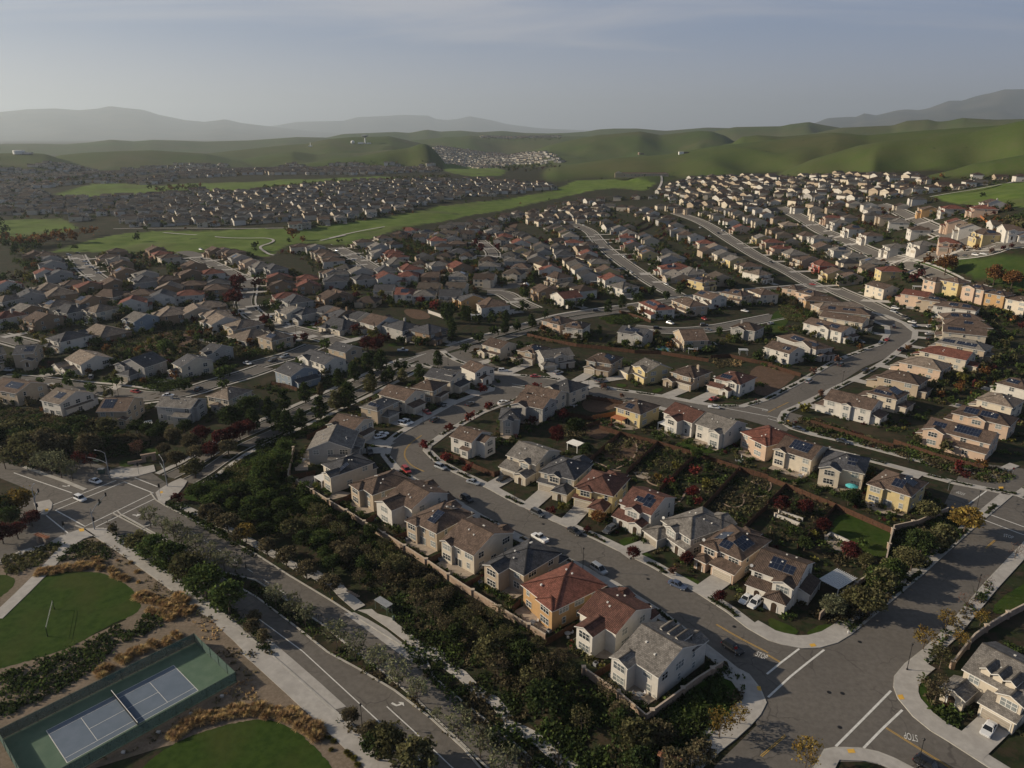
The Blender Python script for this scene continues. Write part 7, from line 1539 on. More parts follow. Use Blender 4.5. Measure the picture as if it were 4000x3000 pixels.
def tufts(v,s,place,group,h=1.5,step=1.5,jit=.5,me=TUFT,nm='straw-coloured ornamental grass clump',rows=1):
    P=resample([Vector((p.x,p.y,0)) for p in A(v,s)],step); nn=normals(P)
    for p,n_ in zip(P,nn):
        for k_ in range(rows):
            q=p+n_*(k_-(rows-1)/2)*1.5+Vector((random.uniform(-jit,jit),random.uniform(-jit,jit),0)); hh=h*random.uniform(.75,1.2)
            o=inst('ornamental_grass',random.choice(me),None,(q.x,q.y,z1(q.x,q.y)+.04),random.uniform(0,6),(hh*random.uniform(.95,1.25),hh*random.uniform(.95,1.25),hh)); tag(o,None,'grass clump',group); NAMED.append((o,f"{nm} {place}"))
G1='straw-coloured ornamental grasses in the park'
tufts('V5',"345,1305 470,1290 620,1265 740,1250 860,1230",'along the top of the round lawn',G1,1.4,1.25,.3,rows=2); tufts('V5',"800,1195 850,1185",'along the top of the round lawn',G1,1.3,1.5); tufts('V5',"860,1275 940,1290 1000,1290 1060,1350 1110,1365 1000,1330",'on the tan mulch beside the lawn',G1,1.5,1.7,.5); tufts('V5',"1215,1390 1130,1230 1010,1200",'on the tan mulch beside the lawn',G1,.8,4.5,.8)
tufts('V9',"1215,180 1300,210 1400,240 1480,270 1560,300 1640,310",'in the big bed by the pavement',G1,1.6,1.35,.4,rows=2); tufts('V9',"1290,300 1400,330 1480,370 1530,190 1600,240",'in the big bed by the pavement',G1,1.6,1.5,.5)
tufts('V9',"1540,510 1440,560 1330,600 1220,640 1120,710 1030,745 930,810 860,850",'behind the tennis court',G1,1.5,1.35,.5,rows=2)
tufts('V9',"1510,1390 1600,1300 1720,1240 1850,1225 2000,1185 2130,1170 2212,1165",'edging the lower lawn',G1,1.4,1.15,.25,rows=2); tufts('V10',"20,1170 100,1190 180,1180 270,1190 360,1240 400,1290 470,1330 540,1380",'edging the lower lawn',G1,1.5,1.15,.3,rows=2)
tufts('V10',"575,1405 640,1400 675,1430 660,1500 780,1525 800,1560 840,1590 870,1630",'on the mulch by the lower pavement','yellow low clumps',.75,2.6,.2,YT,'low yellow clump'); tufts('V5',"140,1180 200,1190 230,1130 290,1180 330,1160 360,1140 390,1150 60,1270 120,1290",'by the forked park path','yellow low clumps',.8,2.6,.3,YT,'low yellow clump')
# ------------------------------------------------------------------ cars
def car_parts(kind):
    """meshes of a car 4.6 m long, nose to +x, standing on z=0"""
    L_,Wd,H_,hood,rear=dict(sedan=(4.7,1.82,1.45,1.25,.85),suv=(4.75,1.9,1.72,1.15,.25),van=(5.0,1.95,1.78,.95,.15),truck=(5.5,1.98,1.82,1.35,1.9))[kind]
    zb,zs=.24,.92 if kind!='sedan' else .82; n=13; b=MB(); rings=[]
    for i in range(n):
        t=i/(n-1); x=-L_/2+L_*t; k=min(t,1-t); wd=Wd/2*(1-.16*max(0,(.10-k)/.10)**1.5); zt_=zs-.10*max(0,(t-.70)/.3)**1.3-.07*max(0,(.08-t)/.08); z0_=zb+.12*max(0,(.06-k)/.06)
        rings.append([(x,-wd*.93,z0_),(x,-wd,z0_+.2),(x,-wd,zt_-.22),(x,-wd*.90,zt_),(x,wd*.90,zt_),(x,wd,zt_-.22),(x,wd,z0_+.2),(x,wd*.93,z0_)])
    vs=[v for r in rings for v in r]; fs=[]
    for i in range(n-1):
        for k in range(8): fs.append((i*8+k,i*8+(k+1)%8,(i+1)*8+(k+1)%8,(i+1)*8+k))
    fs+= [tuple(range(8)),tuple((n-1)*8+k for k in range(7,-1,-1))]; b.add(vs,[f[::-1] for f in fs])
    xa=-L_/2+(.12 if kind in('suv','van') else rear*.75); xf=L_/2-hood; xr=xa+(.35 if kind!='sedan' else .75); xw=xf-(.75 if kind!='van' else .95); y0,y1=Wd/2*.90,Wd/2*.72
    if kind=='truck': xa=-.55; xr=-.40
    z0_,z1_=zs-.05,H_
    lo=[(xa,-y0,z0_),(xf,-y0,z0_-.02),(xf,y0,z0_-.02),(xa,y0,z0_)]; hi=[(xr,-y1,z1_-.06),(xw,-y1,z1_-.05),(xw,y1,z1_-.05),(xr,y1,z1_-.06)]
    g=MB(); g.add(lo+hi,[(0,1,5,4),(1,2,6,5),(2,3,7,6),(3,0,4,7)])
    # roof and pillars in body colour
    rf=[(xr-.05,-y1-.02,z1_-.07),(xw+.06,-y1-.02,z1_-.06),(xw+.06,y1+.02,z1_-.06),(xr-.05,y1+.02,z1_-.07)]; up=[(xr+.15,-y1*.8,z1_),(xw-.15,-y1*.8,z1_),(xw-.15,y1*.8,z1_),(xr+.15,y1*.8,z1_)]
    b.add(rf+up,[(4,5,6,7),(0,1,5,4),(1,2,6,5),(2,3,7,6),(3,0,4,7)])
    for s in (-1,1):
        for xl,xh in ((xa+.04,xr+.02),(xf-.04,xw-.02),((xa+xf)/2-.1,(xr+xw)/2-.05)): b.bar((xl,s*(y0+.012),z0_),(xh,s*(y1+.012),z1_-.06),.09,.05)
    if kind=='truck': b.box(-L_/2+.1,xa-.02,-Wd/2*.9,-Wd/2*.8,zs-.02,zs+.2); b.box(-L_/2+.1,xa-.02,Wd/2*.8,Wd/2*.9,zs-.02,zs+.2); b.box(-L_/2+.05,-L_/2+.15,-Wd/2*.9,Wd/2*.9,zs-.02,zs+.2)
    for s in (-1,1): b.box(xw-.05,xw+.12,s*(Wd/2+.02)-.09,s*(Wd/2+.02)+.09,zs+.02,zs+.16)
    hl=MB(); hl.box(-.10,.05,-.24,.24,-.07,.07); tl=MB(); tl.box(-.04,.05,-.2,.2,-.09,.09)
    r_=.34 if kind!='truck' else .4; ty=MB(); ty.v=[];
    pr=[(r_*.62,-.11),(r_*.95,-.11),(r_,-.07),(r_,.07),(r_*.95,.11),(r_*.62,.11)]; nn=16
    ty.add([(r*math.cos(6.2832*k/nn),y,r*math.sin(6.2832*k/nn)) for r,y in pr for k in range(nn)],[(i*nn+k,i*nn+(k+1)%nn,(i+1)*nn+(k+1)%nn,(i+1)*nn+k) for i in range(5) for k in range(nn)])
    rm=MB(); rm.add([(r_*.63*math.cos(6.2832*k/nn),-.09,r_*.63*math.sin(6.2832*k/nn)) for k in range(nn)]+[(0,-.07,0)],[(k,(k+1)%nn,nn) for k in range(nn)]); rm.add([(r_*.63*math.cos(6.2832*k/nn),.09,r_*.63*math.sin(6.2832*k/nn)) for k in range(nn)]+[(0,.07,0)],[((k+1)%nn,k,nn) for k in range(nn)])
    return b,g.mesh('cabin_glass',M['carglass']),hl.mesh('headlight',M['lampglass']),tl.mesh('tail_light',M['tail']),ty.mesh('wheel',M['rubber'],True),rm.mesh('rim',M['rim']),(L_,Wd,r_,zs)
CARP={k:car_parts(k) for k in ('sedan','suv','van','truck')}; CARB={}
def car(p,ang,kind,colr,lab):
    b,g,hl,tl,ty,rm,(L_,Wd,r_,zs)=CARP[kind]
    if (kind,colr) not in CARB: CARB[kind,colr]=b.mesh('car_body',CARM[colr])
    r=empty('parked_car',p,ang); tag(r,None,'car','cars in the streets and driveways'); NAMED.append((r,lab)); inst('body',CARB[kind,colr],r); inst('window_glass',g,r)
    for s in (-1,1):
        inst('headlight',hl,r,(L_/2-.06,s*Wd*.34,zs-.28)); inst('tail_light',tl,r,(-L_/2+.03,s*Wd*.36,zs-.16))
        for x in (L_*.30,-L_*.29): w=inst('wheel',ty,r,(x,s*(Wd/2-.12),r_)); inst('rim',rm,w)
TY=dict(s='sedan',u='suv',v='van',t='truck'); TYN=dict(s='sedan',u='SUV',v='minivan',t='pickup truck')
def cars(v,s,place,dx=None):
    """x,y,type colour, dx,dy: pixel step towards the nose"""
    for t in s.split():
        x,y,c,a,b=t.split(','); x,y,a,b=map(float,(x,y,a,b)); p=at(*px(v,x,y)); q=at(*px(v,x+a,y+b)); ang=math.atan2(q.y-p.y,q.x-p.x)
        z=p.z+off(p.x,p.y,.06)+(.12 if 'drive' in place else 0); car((p.x,p.y,z),ang,TY[c[0]],c[1],f"{CARN[c[1]]} {TYN[c[0]]} {place}")
cars('V7',"222,800,uG,60,30 540,955,sK,60,35 242,1015,tW,-50,-30 750,1285,vS,60,42 1428,1420,sU,70,32 ",'parked on the curved street')
cars('V7',"845,945,uG,-40,25 2022,1545,sW,-40,35 2098,1582,uW,-40,35",'in a driveway of the curved street')
cars('V11',"1905,640,uK,45,30",'parked by the lower stop line'); cars('V12',"1900,1345,sW,-45,70",'in the driveway of the dormer house'); cars('V12',"1385,1665,uK,50,30",'at the bottom edge by the street lamp')
cars('V6',"1300,425,uR,40,40 1595,398,uS,50,20 1878,530,sS,55,15 1822,675,uK,50,30",'parked at the bend of the curved street'); cars('V6',"2130,500,sK,-50,25",'in a driveway at the bend'); cars('V6',"985,270,uD,20,35",'in the shaded driveway at the bend')
cars('V2',"1070,1132,sW,45,-10 1092,1112,sW,45,-10 1275,1022,uW,45,10 1310,1008,uW,45,10 1600,855,sD,45,15 1478,920,sR,40,25",'in a driveway between avenue and curved street'); cars('V2',"1545,985,uD,40,-22 1852,845,sD,45,-20 2130,832,sW,45,-15",'parked on the curved street near the junction')
cars('V2',"2135,558,uW,45,0 2050,545,sK,45,0",'in front of the first house of the crossing street'); cars('V2',"1268,382,tS,45,0 605,235,tK,45,5 255,150,uS,45,10 250,435,uS,-50,12 145,470,uD,-50,12",'on the western street')
cars('V3',"203,828,sR,50,2 800,920,sD,50,12",'parked on the crossing street'); cars('V3',"400,800,uS,45,-12 712,855,sD,35,20 765,865,sG,35,-15 1745,1025,sR,45,-12",'in a driveway of the crossing street'); cars('V3',"1745,1095,sW,-50,-6",'parked by the crossing street stop line')
cars('V3',"1365,368,uW,40,10 2010,262,sW,40,8 1660,330,sR,20,10",'in a driveway of the small cul-de-sac'); cars('V3',"1255,412,uK,45,0 1655,385,vD,45,-2 1690,425,sG,40,8 730,260,uK,50,0",'parked on the small cul-de-sac street')
cars('V4',"355,872,vS,45,-22 845,775,sK,-40,10 632,728,uD,45,-20 1152,598,tK,45,-15 1028,510,sR,30,-20 1085,400,uD,0,-25 1265,390,sU,30,20 1185,318,uD,30,10",'parked on the wide bending street'); cars('V4',"1245,360,sW,-30,-5 1085,268,uS,40,12 1100,238,uW,40,5 1405,400,uW,45,0 1395,462,sW,40,0 1400,505,uK,40,-5 800,530,sD,40,10",'in a driveway of the wide bending street'); cars('V4',"265,1285,sD,50,14 645,1392,sD,55,16",'parked along the fence of the white east house'); cars('V4',"20,370,sS,30,-8",'parked by the green corner of the cul-de-sac')
cars('V5',"695,672,uW,45,20 828,520,sW,40,12",'driving through the signalled crossing')
cars('V1',"1172,738,sR,-50,-4 1455,772,sW,50,-2 1720,720,uK,40,-25",'on the street above the crossing'); cars('V1',"2138,495,sW,40,10 80,555,uS,30,10 790,615,uS,5,-25",'in a driveway above the crossing')
cars('K6',"1365,1212,uK,50,0 1490,1210,sD,50,0 1612,1196,uW,50,-2 1712,1186,sW,50,-3",'parked along the playing field'); cars('K4',"2060,1305,sW,30,14 1545,970,uW,30,14 1620,1155,sW,30,12 1670,1050,sD,30,14 1350,815,uD,30,16 1040,575,sW,30,10 910,545,uS,40,10",'on the climbing street'); cars('K4',"215,1205,uW,20,-10",'in the driveway at the cul-de-sac circle')
cars('K5',"425,765,sW,30,20 545,875,tS,30,20 1300,1190,sK,30,16 650,835,uK,30,16 1815,1465,sR,40,5 2000,790,uK,30,15",'on the long hillside street'); cars('K5',"710,803,sW,30,-5 555,685,sS,30,-5",'in a driveway of the long hillside street')
cars('K2',"430,245,uS,40,5 435,360,sD,20,14 500,315,sS,30,5 1490,1165,uW,40,8 1140,1005,sD,40,10 1300,1100,uK,30,20 1960,1285,tK,40,5 1460,1570,uS,-40,10",'on the winding street'); cars('K1',"850,315,uS,40,0 960,288,sK,40,0 1050,395,sW,30,0 1080,432,sW,30,0 1130,465,sS,30,0 1220,535,sW,40,0 1190,500,sD,30,0",'round the western cul-de-sac'); cars('K3',"50,575,uS,30,5 260,690,sS,30,0 360,662,sS,20,14 550,712,sW,30,-5 310,625,sD,20,14",'on the street by the golf course')
# ------------------------------------------------------------------ lamps, signals, signs
LAMP={}
def lamp(v,x,y,h,arms,place):
    p=at(*px(v,x,y)); r=empty('street_lamp',(p.x,p.y,p.z)); tag(r,None,'street lamp','black street lamps'); NAMED.append((r,('double' if arms==2 else 'black')+f" street lamp {place}"))
    if 'pole' not in LAMP:
        m=MB(); m.lathe([(.22,0),(.22,.35),(.10,.5),(.085,.6),(.06,1),(.0,1.0)],(0,0,0),8); LAMP['base']=MB()
        m=MB(); m.lathe([(.2,0),(.2,.45),(.11,.6),(.0,.6)],(0,0,0),8); LAMP['base']=m.mesh('base',M['black']); m=MB(); m.lathe([(1,0),(.62,1)],(0,0,0),8); LAMP['pole']=m.mesh('pole',M['black'])
        m=MB(); m.lathe([(.08,0),(.16,.08),(.2,.3),(.27,.34),(.13,.52),(.03,.6),(0,.72)],(0,0,0),8); LAMP['head']=m.mesh('lantern',M['black'])
    inst('base',LAMP['base'],r); inst('pole',LAMP['pole'],r,(0,0,.4),0,(.075,.075,h-.9))
    if arms==1: inst('lantern',LAMP['head'],r,(0,0,h-.55))
    else:
        m=MB(); m.bar((-.55,0,h-.75),(.55,0,h-.75),.06); m.build('arm',M['black'],r)
        for s in (-.55,.55): inst('lantern',LAMP['head'],r,(s,0,h-.75))
for v,s,pl in (('V7',"612,1282,6.6,1",'beside the silver minivan'),('V10',"918,1302,5.4,1",'on the lower boulevard verge'),('V10',"555,500,5.4,2",'in the boulevard median below the bus shelter'),('V5',"2125,1255,4.6,2",'in the boulevard median near the crossing'),('V12',"1200,815,6.6,1",'on the right corner of the lower crossing'),('V12',"1290,1665,6.6,1",'at the bottom edge of the lower street'),('V12',"1795,180,6.2,1",'on the pavement of the side road'),('V3',"660,970,6.4,1",'on the kerb by the stony yard'),('V3',"2128,1060,6.2,1",'at the crossing street corner'),('V4',"640,892,6.2,1",'on the wide bending street'),('V6',"1515,330,6.2,1",'at the inner bend of the curved street'),('V8',"1215,345,6.2,1",'among the autumn bushes by the kerb'),('V8',"1800,755,6.2,1",'beside the golden tree'),('V2',"1445,1010,6.2,1",'in front of the avenue houses'),('V2',"1765,405,6.5,1",'at the avenue junction'),('V2',"1660,500,6.2,1",'behind the grey-roofed avenue house'),('V2',"1860,240,6.5,1",'on the upper avenue pavement'),('V1',"1030,795,6.5,1",'on the street above the crossing'),('V2',"345,225,6.2,1",'on the western street kerb'),('V2',"770,250,6.2,1",'by the western street driveway'),('V11',"400,1645,5.4,1",'on the lower slope pavement'),('V10',"1635,850,5.4,1",'below the stepped stones on the slope'),('V7',"25,665,5.6,1",'in front of the second house of the curved street'),('K2',"1095,930,7,1",'at the winding street corner'),('V5',"1880,920,5,1",'on the upper boulevard verge'),('V2',"1180,640,6,1",'in the avenue median')):
    x,y,h,a=s.split(','); lamp(v,float(x),float(y),float(h),int(a),pl)
def sig_head(r,x,y,z,parent_name='signal_head'):
    m=MB(); m.box(-.17,.17,-.14,.14,-.55,.55); m.box(-.26,.26,.1,.13,-.65,.65)
    for k_ in range(3): m.lathe([(.12,0),(.13,.02)],(0,0,0),6); 
    h_=m.build(parent_name,M['black'],r); h_.location=(x,y,z); return h_
def signal(v,x,y,toward,L_arm,heads,lamp_arm,lab,sign=False,h=7.2):
    p=at(*px(v,x,y)); q=at(*px(v,*toward)); ang=math.atan2(q.y-p.y,q.x-p.x); r=empty('traffic_signal',(p.x,p.y,p.z+.15),ang); tag(r,lab,'traffic signal','traffic signals of the crossing')
    m=MB(); m.tube([(0,0,0),(0,0,h),(.0,0,h+1.6)],[.16,.12,.09],9); m.build('pole',M['steel'],r)
    if L_arm:
        m=MB(); m.tube([(0,0,5.0),(L_arm*.25,0,5.7),(L_arm*.6,0,6.1),(L_arm,0,6.2)],[.12,.10,.08,.06],8); m.build('mast_arm',M['steel'],r)
        for f in heads: sig_head(r,L_arm*f,0,5.9+.25*f)
        if sign: m=MB(); m.box(-1.1,1.1,-.03,.03,-.25,.25); s_=m.build('street_name_sign',M['utility'],r); s_.location=(L_arm*.55,0,5.4)
    if lamp_arm:
        m=MB(); m.tube([(0,0,h+1.3),(lamp_arm*.4,0,h+1.9),(lamp_arm,0,h+2.0)],[.08,.06,.045],7); m.build('lamp_arm',M['steel'],r); m=MB(); m.box(-.1,.65,-.14,.14,-.07,.07); l_=m.build('lamp_head',M['steel'],r); l_.location=(lamp_arm,0,h+1.98)
    sig_head(r,.0,-.35,3.2,'side_signal_head')
signal('V5',818,928,(1120,600),9.5,(.55,.97),0,'grey signal mast reaching over the crossing toward the parked-car side',True,5.0); signal('V5',948,480,(640,430),8,(1.0,),3.4,'signal mast with lamp beside the green electrical cabinet',True)
signal('V5',1447,555,(1330,400),6,(.9,),4.2,'signal mast with lamp on the right-hand corner plaza',True); signal('V5',330,805,(420,690),4,(.9,),1.6,'signal mast with lamp on the left corner island')
for v,x,y,lab in (('V5',1387,640,'short signal post on the right-hand corner kerb'),('V5',565,975,'short signal post beside the timber-topped gate pier'),('V5',1202,452,'thin signal post on the far corner plaza')):
    p=at(*px(v,x,y)); r=empty('signal_post',(p.x,p.y,p.z+.15)); tag(r,lab,'traffic signal','traffic signals of the crossing'); m=MB(); m.lathe([(.1,0),(.06,.2),(.06,3.2),(0,3.2)],(0,0,0),8); m.build('pole',M['steel'],r); sig_head(r,0,0,3.5)
p=at(*px('V5',880,440)); r=empty('electrical_cabinet',p); tag(r,'pale green electrical cabinet behind the signal mast','cabinet'); m=MB(); m.box(-.9,.9,-.5,.5,0,1.6); m.build('cabinet_body',M['utility'],r); m=MB(); m.box(-.98,.98,-.58,.58,1.6,1.7); m.build('cabinet_lid',M['steel'],r)
for v,x,y,lab in (('V10',1600,1345,''),): pass
for v,x,y,lab in (('V3',2102,1065,'stop sign on the corner of the crossing street'),('V8',2110,455,'stop sign under the autumn bushes at the side road'),('V11',1925,700,'street sign post at the lower stop line'),('V8',1555,590,'street sign post by the golden house'),('V3',120,945,'stop sign at the junction of curved and crossing streets')):
    p=at(*px(v,x,y)); r=empty('street_sign',p); tag(r,lab,'sign','street signs'); m=MB(); m.lathe([(.04,0),(.04,2.9),(0,2.9)],(0,0,0),6); m.build('post',M['steel'],r); m=MB(); st_='stop' in lab
    if st_: m.add([(.38*math.cos(math.pi/8+k_*math.pi/4),-.05,2.3+.38*math.sin(math.pi/8+k_*math.pi/4)) for k_ in range(8)],[tuple(range(8))]); m.add([(.38*math.cos(math.pi/8+k_*math.pi/4),.05,2.3+.38*math.sin(math.pi/8+k_*math.pi/4)) for k_ in range(8)],[tuple(range(7,-1,-1))]); m.build('sign_plate',CARM['R'],r)
    else: m.box(-.45,.45,-.02,.02,2.6,2.8); m.box(-.02,.02,-.45,.45,2.82,3.0); m.build('sign_plate',M['utility'],r)
# ------------------------------------------------------------------ park gate piers, bus shelter, garden furniture
def gate(v,x,y,x2,y2,lab,h=2.4):
    p=at(*px(v,x,y)); q=at(*px(v,x2,y2)); d=q-p; r=empty('stone_gate',p,math.atan2(d.y,d.x)); tag(r,lab,'gate','timber-topped stone gates'); L_=max(2.4,d.length)
    for x_ in (0,L_): m=MB(); m.box(-.5,.5,-.5,.5,-.3,h*.9); m.box(-.58,.58,-.58,.58,h*.9,h); k_=m.build('stone_pier',M['rock'],r); k_.location=(x_,0,0)
    for i in (-.4,0,.4): m=MB(); m.box(-1.1,L_+1.1,i-.08,i+.08,h,h+.25); m.build('timber_beam',M['terracotta'],r)
    for i in range(5): m=MB(); xx=-.6+i*(L_+1.2)/4; m.box(xx-.06,xx+.06,-.8,.8,h+.25,h+.37); m.build('cross_beam',M['terracotta'],r)
gate('V5',345,1040,410,1060,'timber-topped stone gate beside the left park path'); gate('V11',1305,1680,1430,1720,'timber-topped stone gate at the bottom of the slope',3.2)
p=at(*px('V5',1290,335)); r=empty('entry_arch',p,.5); tag(r,'tan entry wall with an arched opening by the corner lawn','entry arch'); m=MB(); m.box(-2.2,-.9,-.35,.35,-.3,2.6); m.box(.9,2.2,-.35,.35,-.3,2.6); m.box(-.9,.9,-.35,.35,2.0,2.6); m.box(-2.4,2.4,-.5,.5,2.6,2.8); m.build('arch_wall',M['stone'],r); m=MB(); m.box(-6.5,-2.2,-.25,.25,-.3,1.1); m.build('low_wall',M['stone'],r)
p=at(*px('V10',1105,310)); q=at(*px('V10',1240,395)); r=empty('bus_shelter',p+Vector((0,0,.19)),math.atan2(q.y-p.y,q.x-p.x)); tag(r,'grey bus shelter on the bus bay pavement','bus shelter')
m=MB(); m.box(-2.2,2.2,-.8,.9,2.35,2.5); m.box(-2.3,2.3,-.9,1.0,2.5,2.56); m.build('shelter_roof',M['steel'],r); m=MB(); m.box(-2.1,2.1,.75,.8,.3,2.3); m.build('back_panel',M['carglass'],r)
for x_,y_ in ((-2.1,-.7),(2.1,-.7),(-2.1,.78),(2.1,.78)): m=MB(); m.box(x_-.05,x_+.05,y_-.05,y_+.05,0,2.35); m.build('post',M['utility'],r)
m=MB(); m.box(-1.4,1.4,.3,.7,.42,.48); m.box(-1.3,-1.2,.35,.65,0,.42); m.box(1.2,1.3,.35,.65,0,.42); m.build('bench',M['utility'],r)
p=at(*px('V10',1190,385)); m=MB(); m.lathe([(.3,0),(.32,.9),(.36,.95),(.2,1.1),(0,1.12)],(0,0,0),10); o=m.build('litter_bin',M['utility']); o.location=p+Vector((0,0,.19)); tag(o,'green litter bin beside the bus shelter','litter bin')
p=at(*px('V10',662,212)); m=MB(); m.lathe([(.14,0),(.12,.1),(.11,.5),(.16,.55),(.13,.75),(.0,.85)],(0,0,0),8); m.box(-.22,.22,-.05,.05,.38,.5); o=m.build('fire_hydrant',M['yellow']); o.location=p; tag(o,'yellow fire hydrant on the boulevard kerb','fire hydrant','fire hydrants')
p=at(*px('V12',690,500)); o=inst('fire_hydrant',o.data,None,p); o.data=o.data.copy(); o.data.materials[0]=M['white']; tag(o,'white fire hydrant at the curved corner pavement','fire hydrant','fire hydrants')
# stepping stones on the slope
for v,s,lab in (('V10',"1520,625 1605,680",'white stepping stone beside the bus bay pavement'),('V6',"800,1465 880,1510",'grey stepping stone on the slope above the bus bay')):
    a,b=A(v,s)
    for k_ in range(6): m=MB(); m.box(-.45,.45,-.2,.2,0,.2); o=m.build('stepping_stone',M['wallwhite' if 'white' in lab else 'stone']); q=a.lerp(b,k_/5); o.location=(q.x,q.y,z1(q.x,q.y)+.15); tag(o,None,'stepping stone','stepping stones'); NAMED.append((o,lab))
def pergola(v,x,y,w,d,h,ang,lab,solid=True,mat='white',cat='pergola'):
    p=at(*px(v,x,y)); r=empty('pergola',p,ang); tag(r,lab,cat,'garden pergolas'); m=MB()
    for i in range(12): t=-d/2+d*i/11; m.box(-w/2-.2,w/2+.2,t-.06,t+.06,h+.12,h+.26)
    if solid: m.box(-w/2,w/2,-d/2,d/2,h+.08,h+.12)
    m.build('slatted_roof',M[mat],r); m=MB(); m.box(-w/2,w/2,-d/2+.1,-d/2+.25,h-.1,h+.08); m.box(-w/2,w/2,d/2-.25,d/2-.1,h-.1,h+.08); m.build('beam',M[mat],r)
    for sx in (-1,1):
        for sy in (-1,1): m=MB(); m.box(-.09,.09,-.09,.09,-.2,h-.1); q=m.build('post',M[mat],r); q.location=(sx*(w/2-.2),sy*(d/2-.2),0)
pergola('V7',545,240,4.6,3.6,2.6,-.75,'white flat-roofed pergola in the enclosed gardens'); pergola('V8',590,1440,7.5,5,2.7,.62,'big pale pergola beside the last curved-street house'); pergola('V3',1560,620,4.5,3.5,2.5,-.2,'white double-roofed pergola beside the pool'); pergola('V3',1995,630,4,3,2.4,-.1,'white pergola above the dry grass yard'); pergola('K6',890,1625,5,3.5,2.5,-.2,'white pergola at the end of the playing field houses'); pergola('K3',1760,1410,5,4,2.5,.1,'white pergola beside the white avenue house'); pergola('V1',1250,1060,5.5,4,2.5,.5,'white shade roof between the two houses above the crossing'); pergola('V4',300,180,4,3,2.4,.2,'white pergola below the golden house')
pergola('K4',1165,1300,5,3.5,2.3,0,'white oval-looking shade roof below the red gable'); pergola('K6',310,745,4.5,3,2.3,0,'white shade roof between hillside houses'); pergola('K4',970,1080,3.5,3,2.4,0,'white pergola beside the lawn wedge',False)
def parasol(v,x,y,mat,lab,h=2.6,rad=1.6,closed=False):
    p=at(*px(v,x,y)); r=empty('garden_parasol',p); tag(r,lab,'parasol','garden parasols'); m=MB(); m.lathe([(.3,0),(.3,.08),(.03,.1),(.03,h),(0,h)],(0,0,0),8); m.build('pole',M['white'],r); m=MB()
    m.lathe([(rad,h-.55),(rad*.55,h-.2),(.03,h)] if not closed else [(.06,h-1.6),(.2,h-1.3),(.12,h-.5),(.02,h)],(0,0,0),8); m.build('canopy',M[mat],r)
parasol('V8',715,605,'turquoise','turquoise parasol on the cream house patio',2.7,1.9); parasol('V2',345,670,'tail','pink parasol behind the blue-grey house',2.3,1.2); parasol('V7',1980,330,'canvas','closed white parasol on the orange house patio',2.6,1.2,True); parasol('V8',270,455,'canvas','closed white parasol behind the solar-roofed cream house',2.6,1.2,True); parasol('V3',480,470,'tail','pink parasol behind the white upper house',2.3,1.3)
p=[at(*px('V11',*q),2.6) for q in ((860,890),(985,985),(1075,938),(930,850))]; r=empty('shade_sail',(p[0].x,p[0].y,p[0].z)); tag(r,'pale grey shade sail behind the white corner house','shade sail'); m=MB(); c_=sum(p,Vector())/4-Vector((0,0,.25)); o=p[0]; m.add([q-o for q in p]+[c_-o],[(0,1,4),(1,2,4),(2,3,4),(3,0,4)]); m.build('sail_cloth',M['canvas'],r)
for q in p[:2]: m=MB(); m.box(-.04,.04,-.04,.04,-2.7,.1); k_=m.build('sail_post',M['steel'],r); k_.location=q-o
AC=MB(); AC.box(-.42,.42,-.42,.42,0,.75); ACb=AC.mesh('air_conditioner_case',M['steel']); AF=MB(); AF.lathe([(.34,.752),(.34,.79),(.1,.8)],(0,0,0),12); ACf=AF.mesh('fan_guard',M['black'])
for v,x,y,lab in (('V6',500,520,'on the pale patio of the second wall-backed house'),('V6',1045,850,'behind the fourth wall-backed house'),('V6',1310,1020,'behind the fifth wall-backed house'),('V6',1595,1195,'behind the sixth wall-backed house'),('V6',1938,1395,'behind the seventh wall-backed house'),('V11',318,490,'behind the eighth wall-backed house'),('V11',722,775,'behind the ninth wall-backed house'),('V11',862,872,'beside the pale shade sail')):
    p=at(*px(v,x,y)); r=empty('air_conditioner',p+Vector((0,0,.09)),.8); tag(r,'grey air conditioner unit '+lab,'air conditioner','air conditioner units'); inst('case',ACb,r); inst('fan_guard',ACf,r)
TB=MB(); TB.lathe([(.7,.7),(.7,.74),(0,.74)],(0,0,0),12); TBm=TB.mesh('table_top',M['steel']); TL=MB(); TL.lathe([(.3,0),(.05,.05),(.05,.7)],(0,0,0),8); TLm=TL.mesh('table_base',M['steel']); CH=MB(); CH.box(-.25,.25,-.25,.25,.4,.46); CHm=CH.mesh('seat',M['canvas']); CB=MB(); CB.box(-.25,.25,.2,.25,.46,.95); CBm=CB.mesh('backrest',M['canvas']); CL=MB(); CL.box(-.02,.02,-.02,.02,0,.4); CLm=CL.mesh('leg',M['black'])
for v,x,y,lab in (('V11',1100,1050,'behind the white corner house'),('V11',180,420,'behind the orange-walled house'),('V7',1965,350,'on the orange house patio'),('V8',275,475,'on the cream solar house patio'),('V8',890,715,'behind the golden house'),('V2',420,1330,'behind the first wall-backed house'),('V3',535,1085,'on the stony yard'),('V11',480,520,'behind the ninth wall-backed house')):
    p=at(*px(v,x,y))+Vector((0,0,.09)); r=empty('garden_table',p); tag(r,'round garden table '+lab,'table','garden tables'); inst('table_top',TBm,r); inst('table_base',TLm,r)
    for k_ in range(3):
        a=k_*2.1+.5; r=empty('garden_chair',p+Vector((math.cos(a)*1.15,math.sin(a)*1.15,0)),a-math.pi/2); tag(r,None,'chair','garden chairs'); NAMED.append((r,'pale chair by the table '+lab)); inst('seat',CHm,r); inst('backrest',CBm,r)
        for sx in (-.22,.22):
            for sy in (-.22,.22): inst('leg',CLm,r,(sx,sy,0))
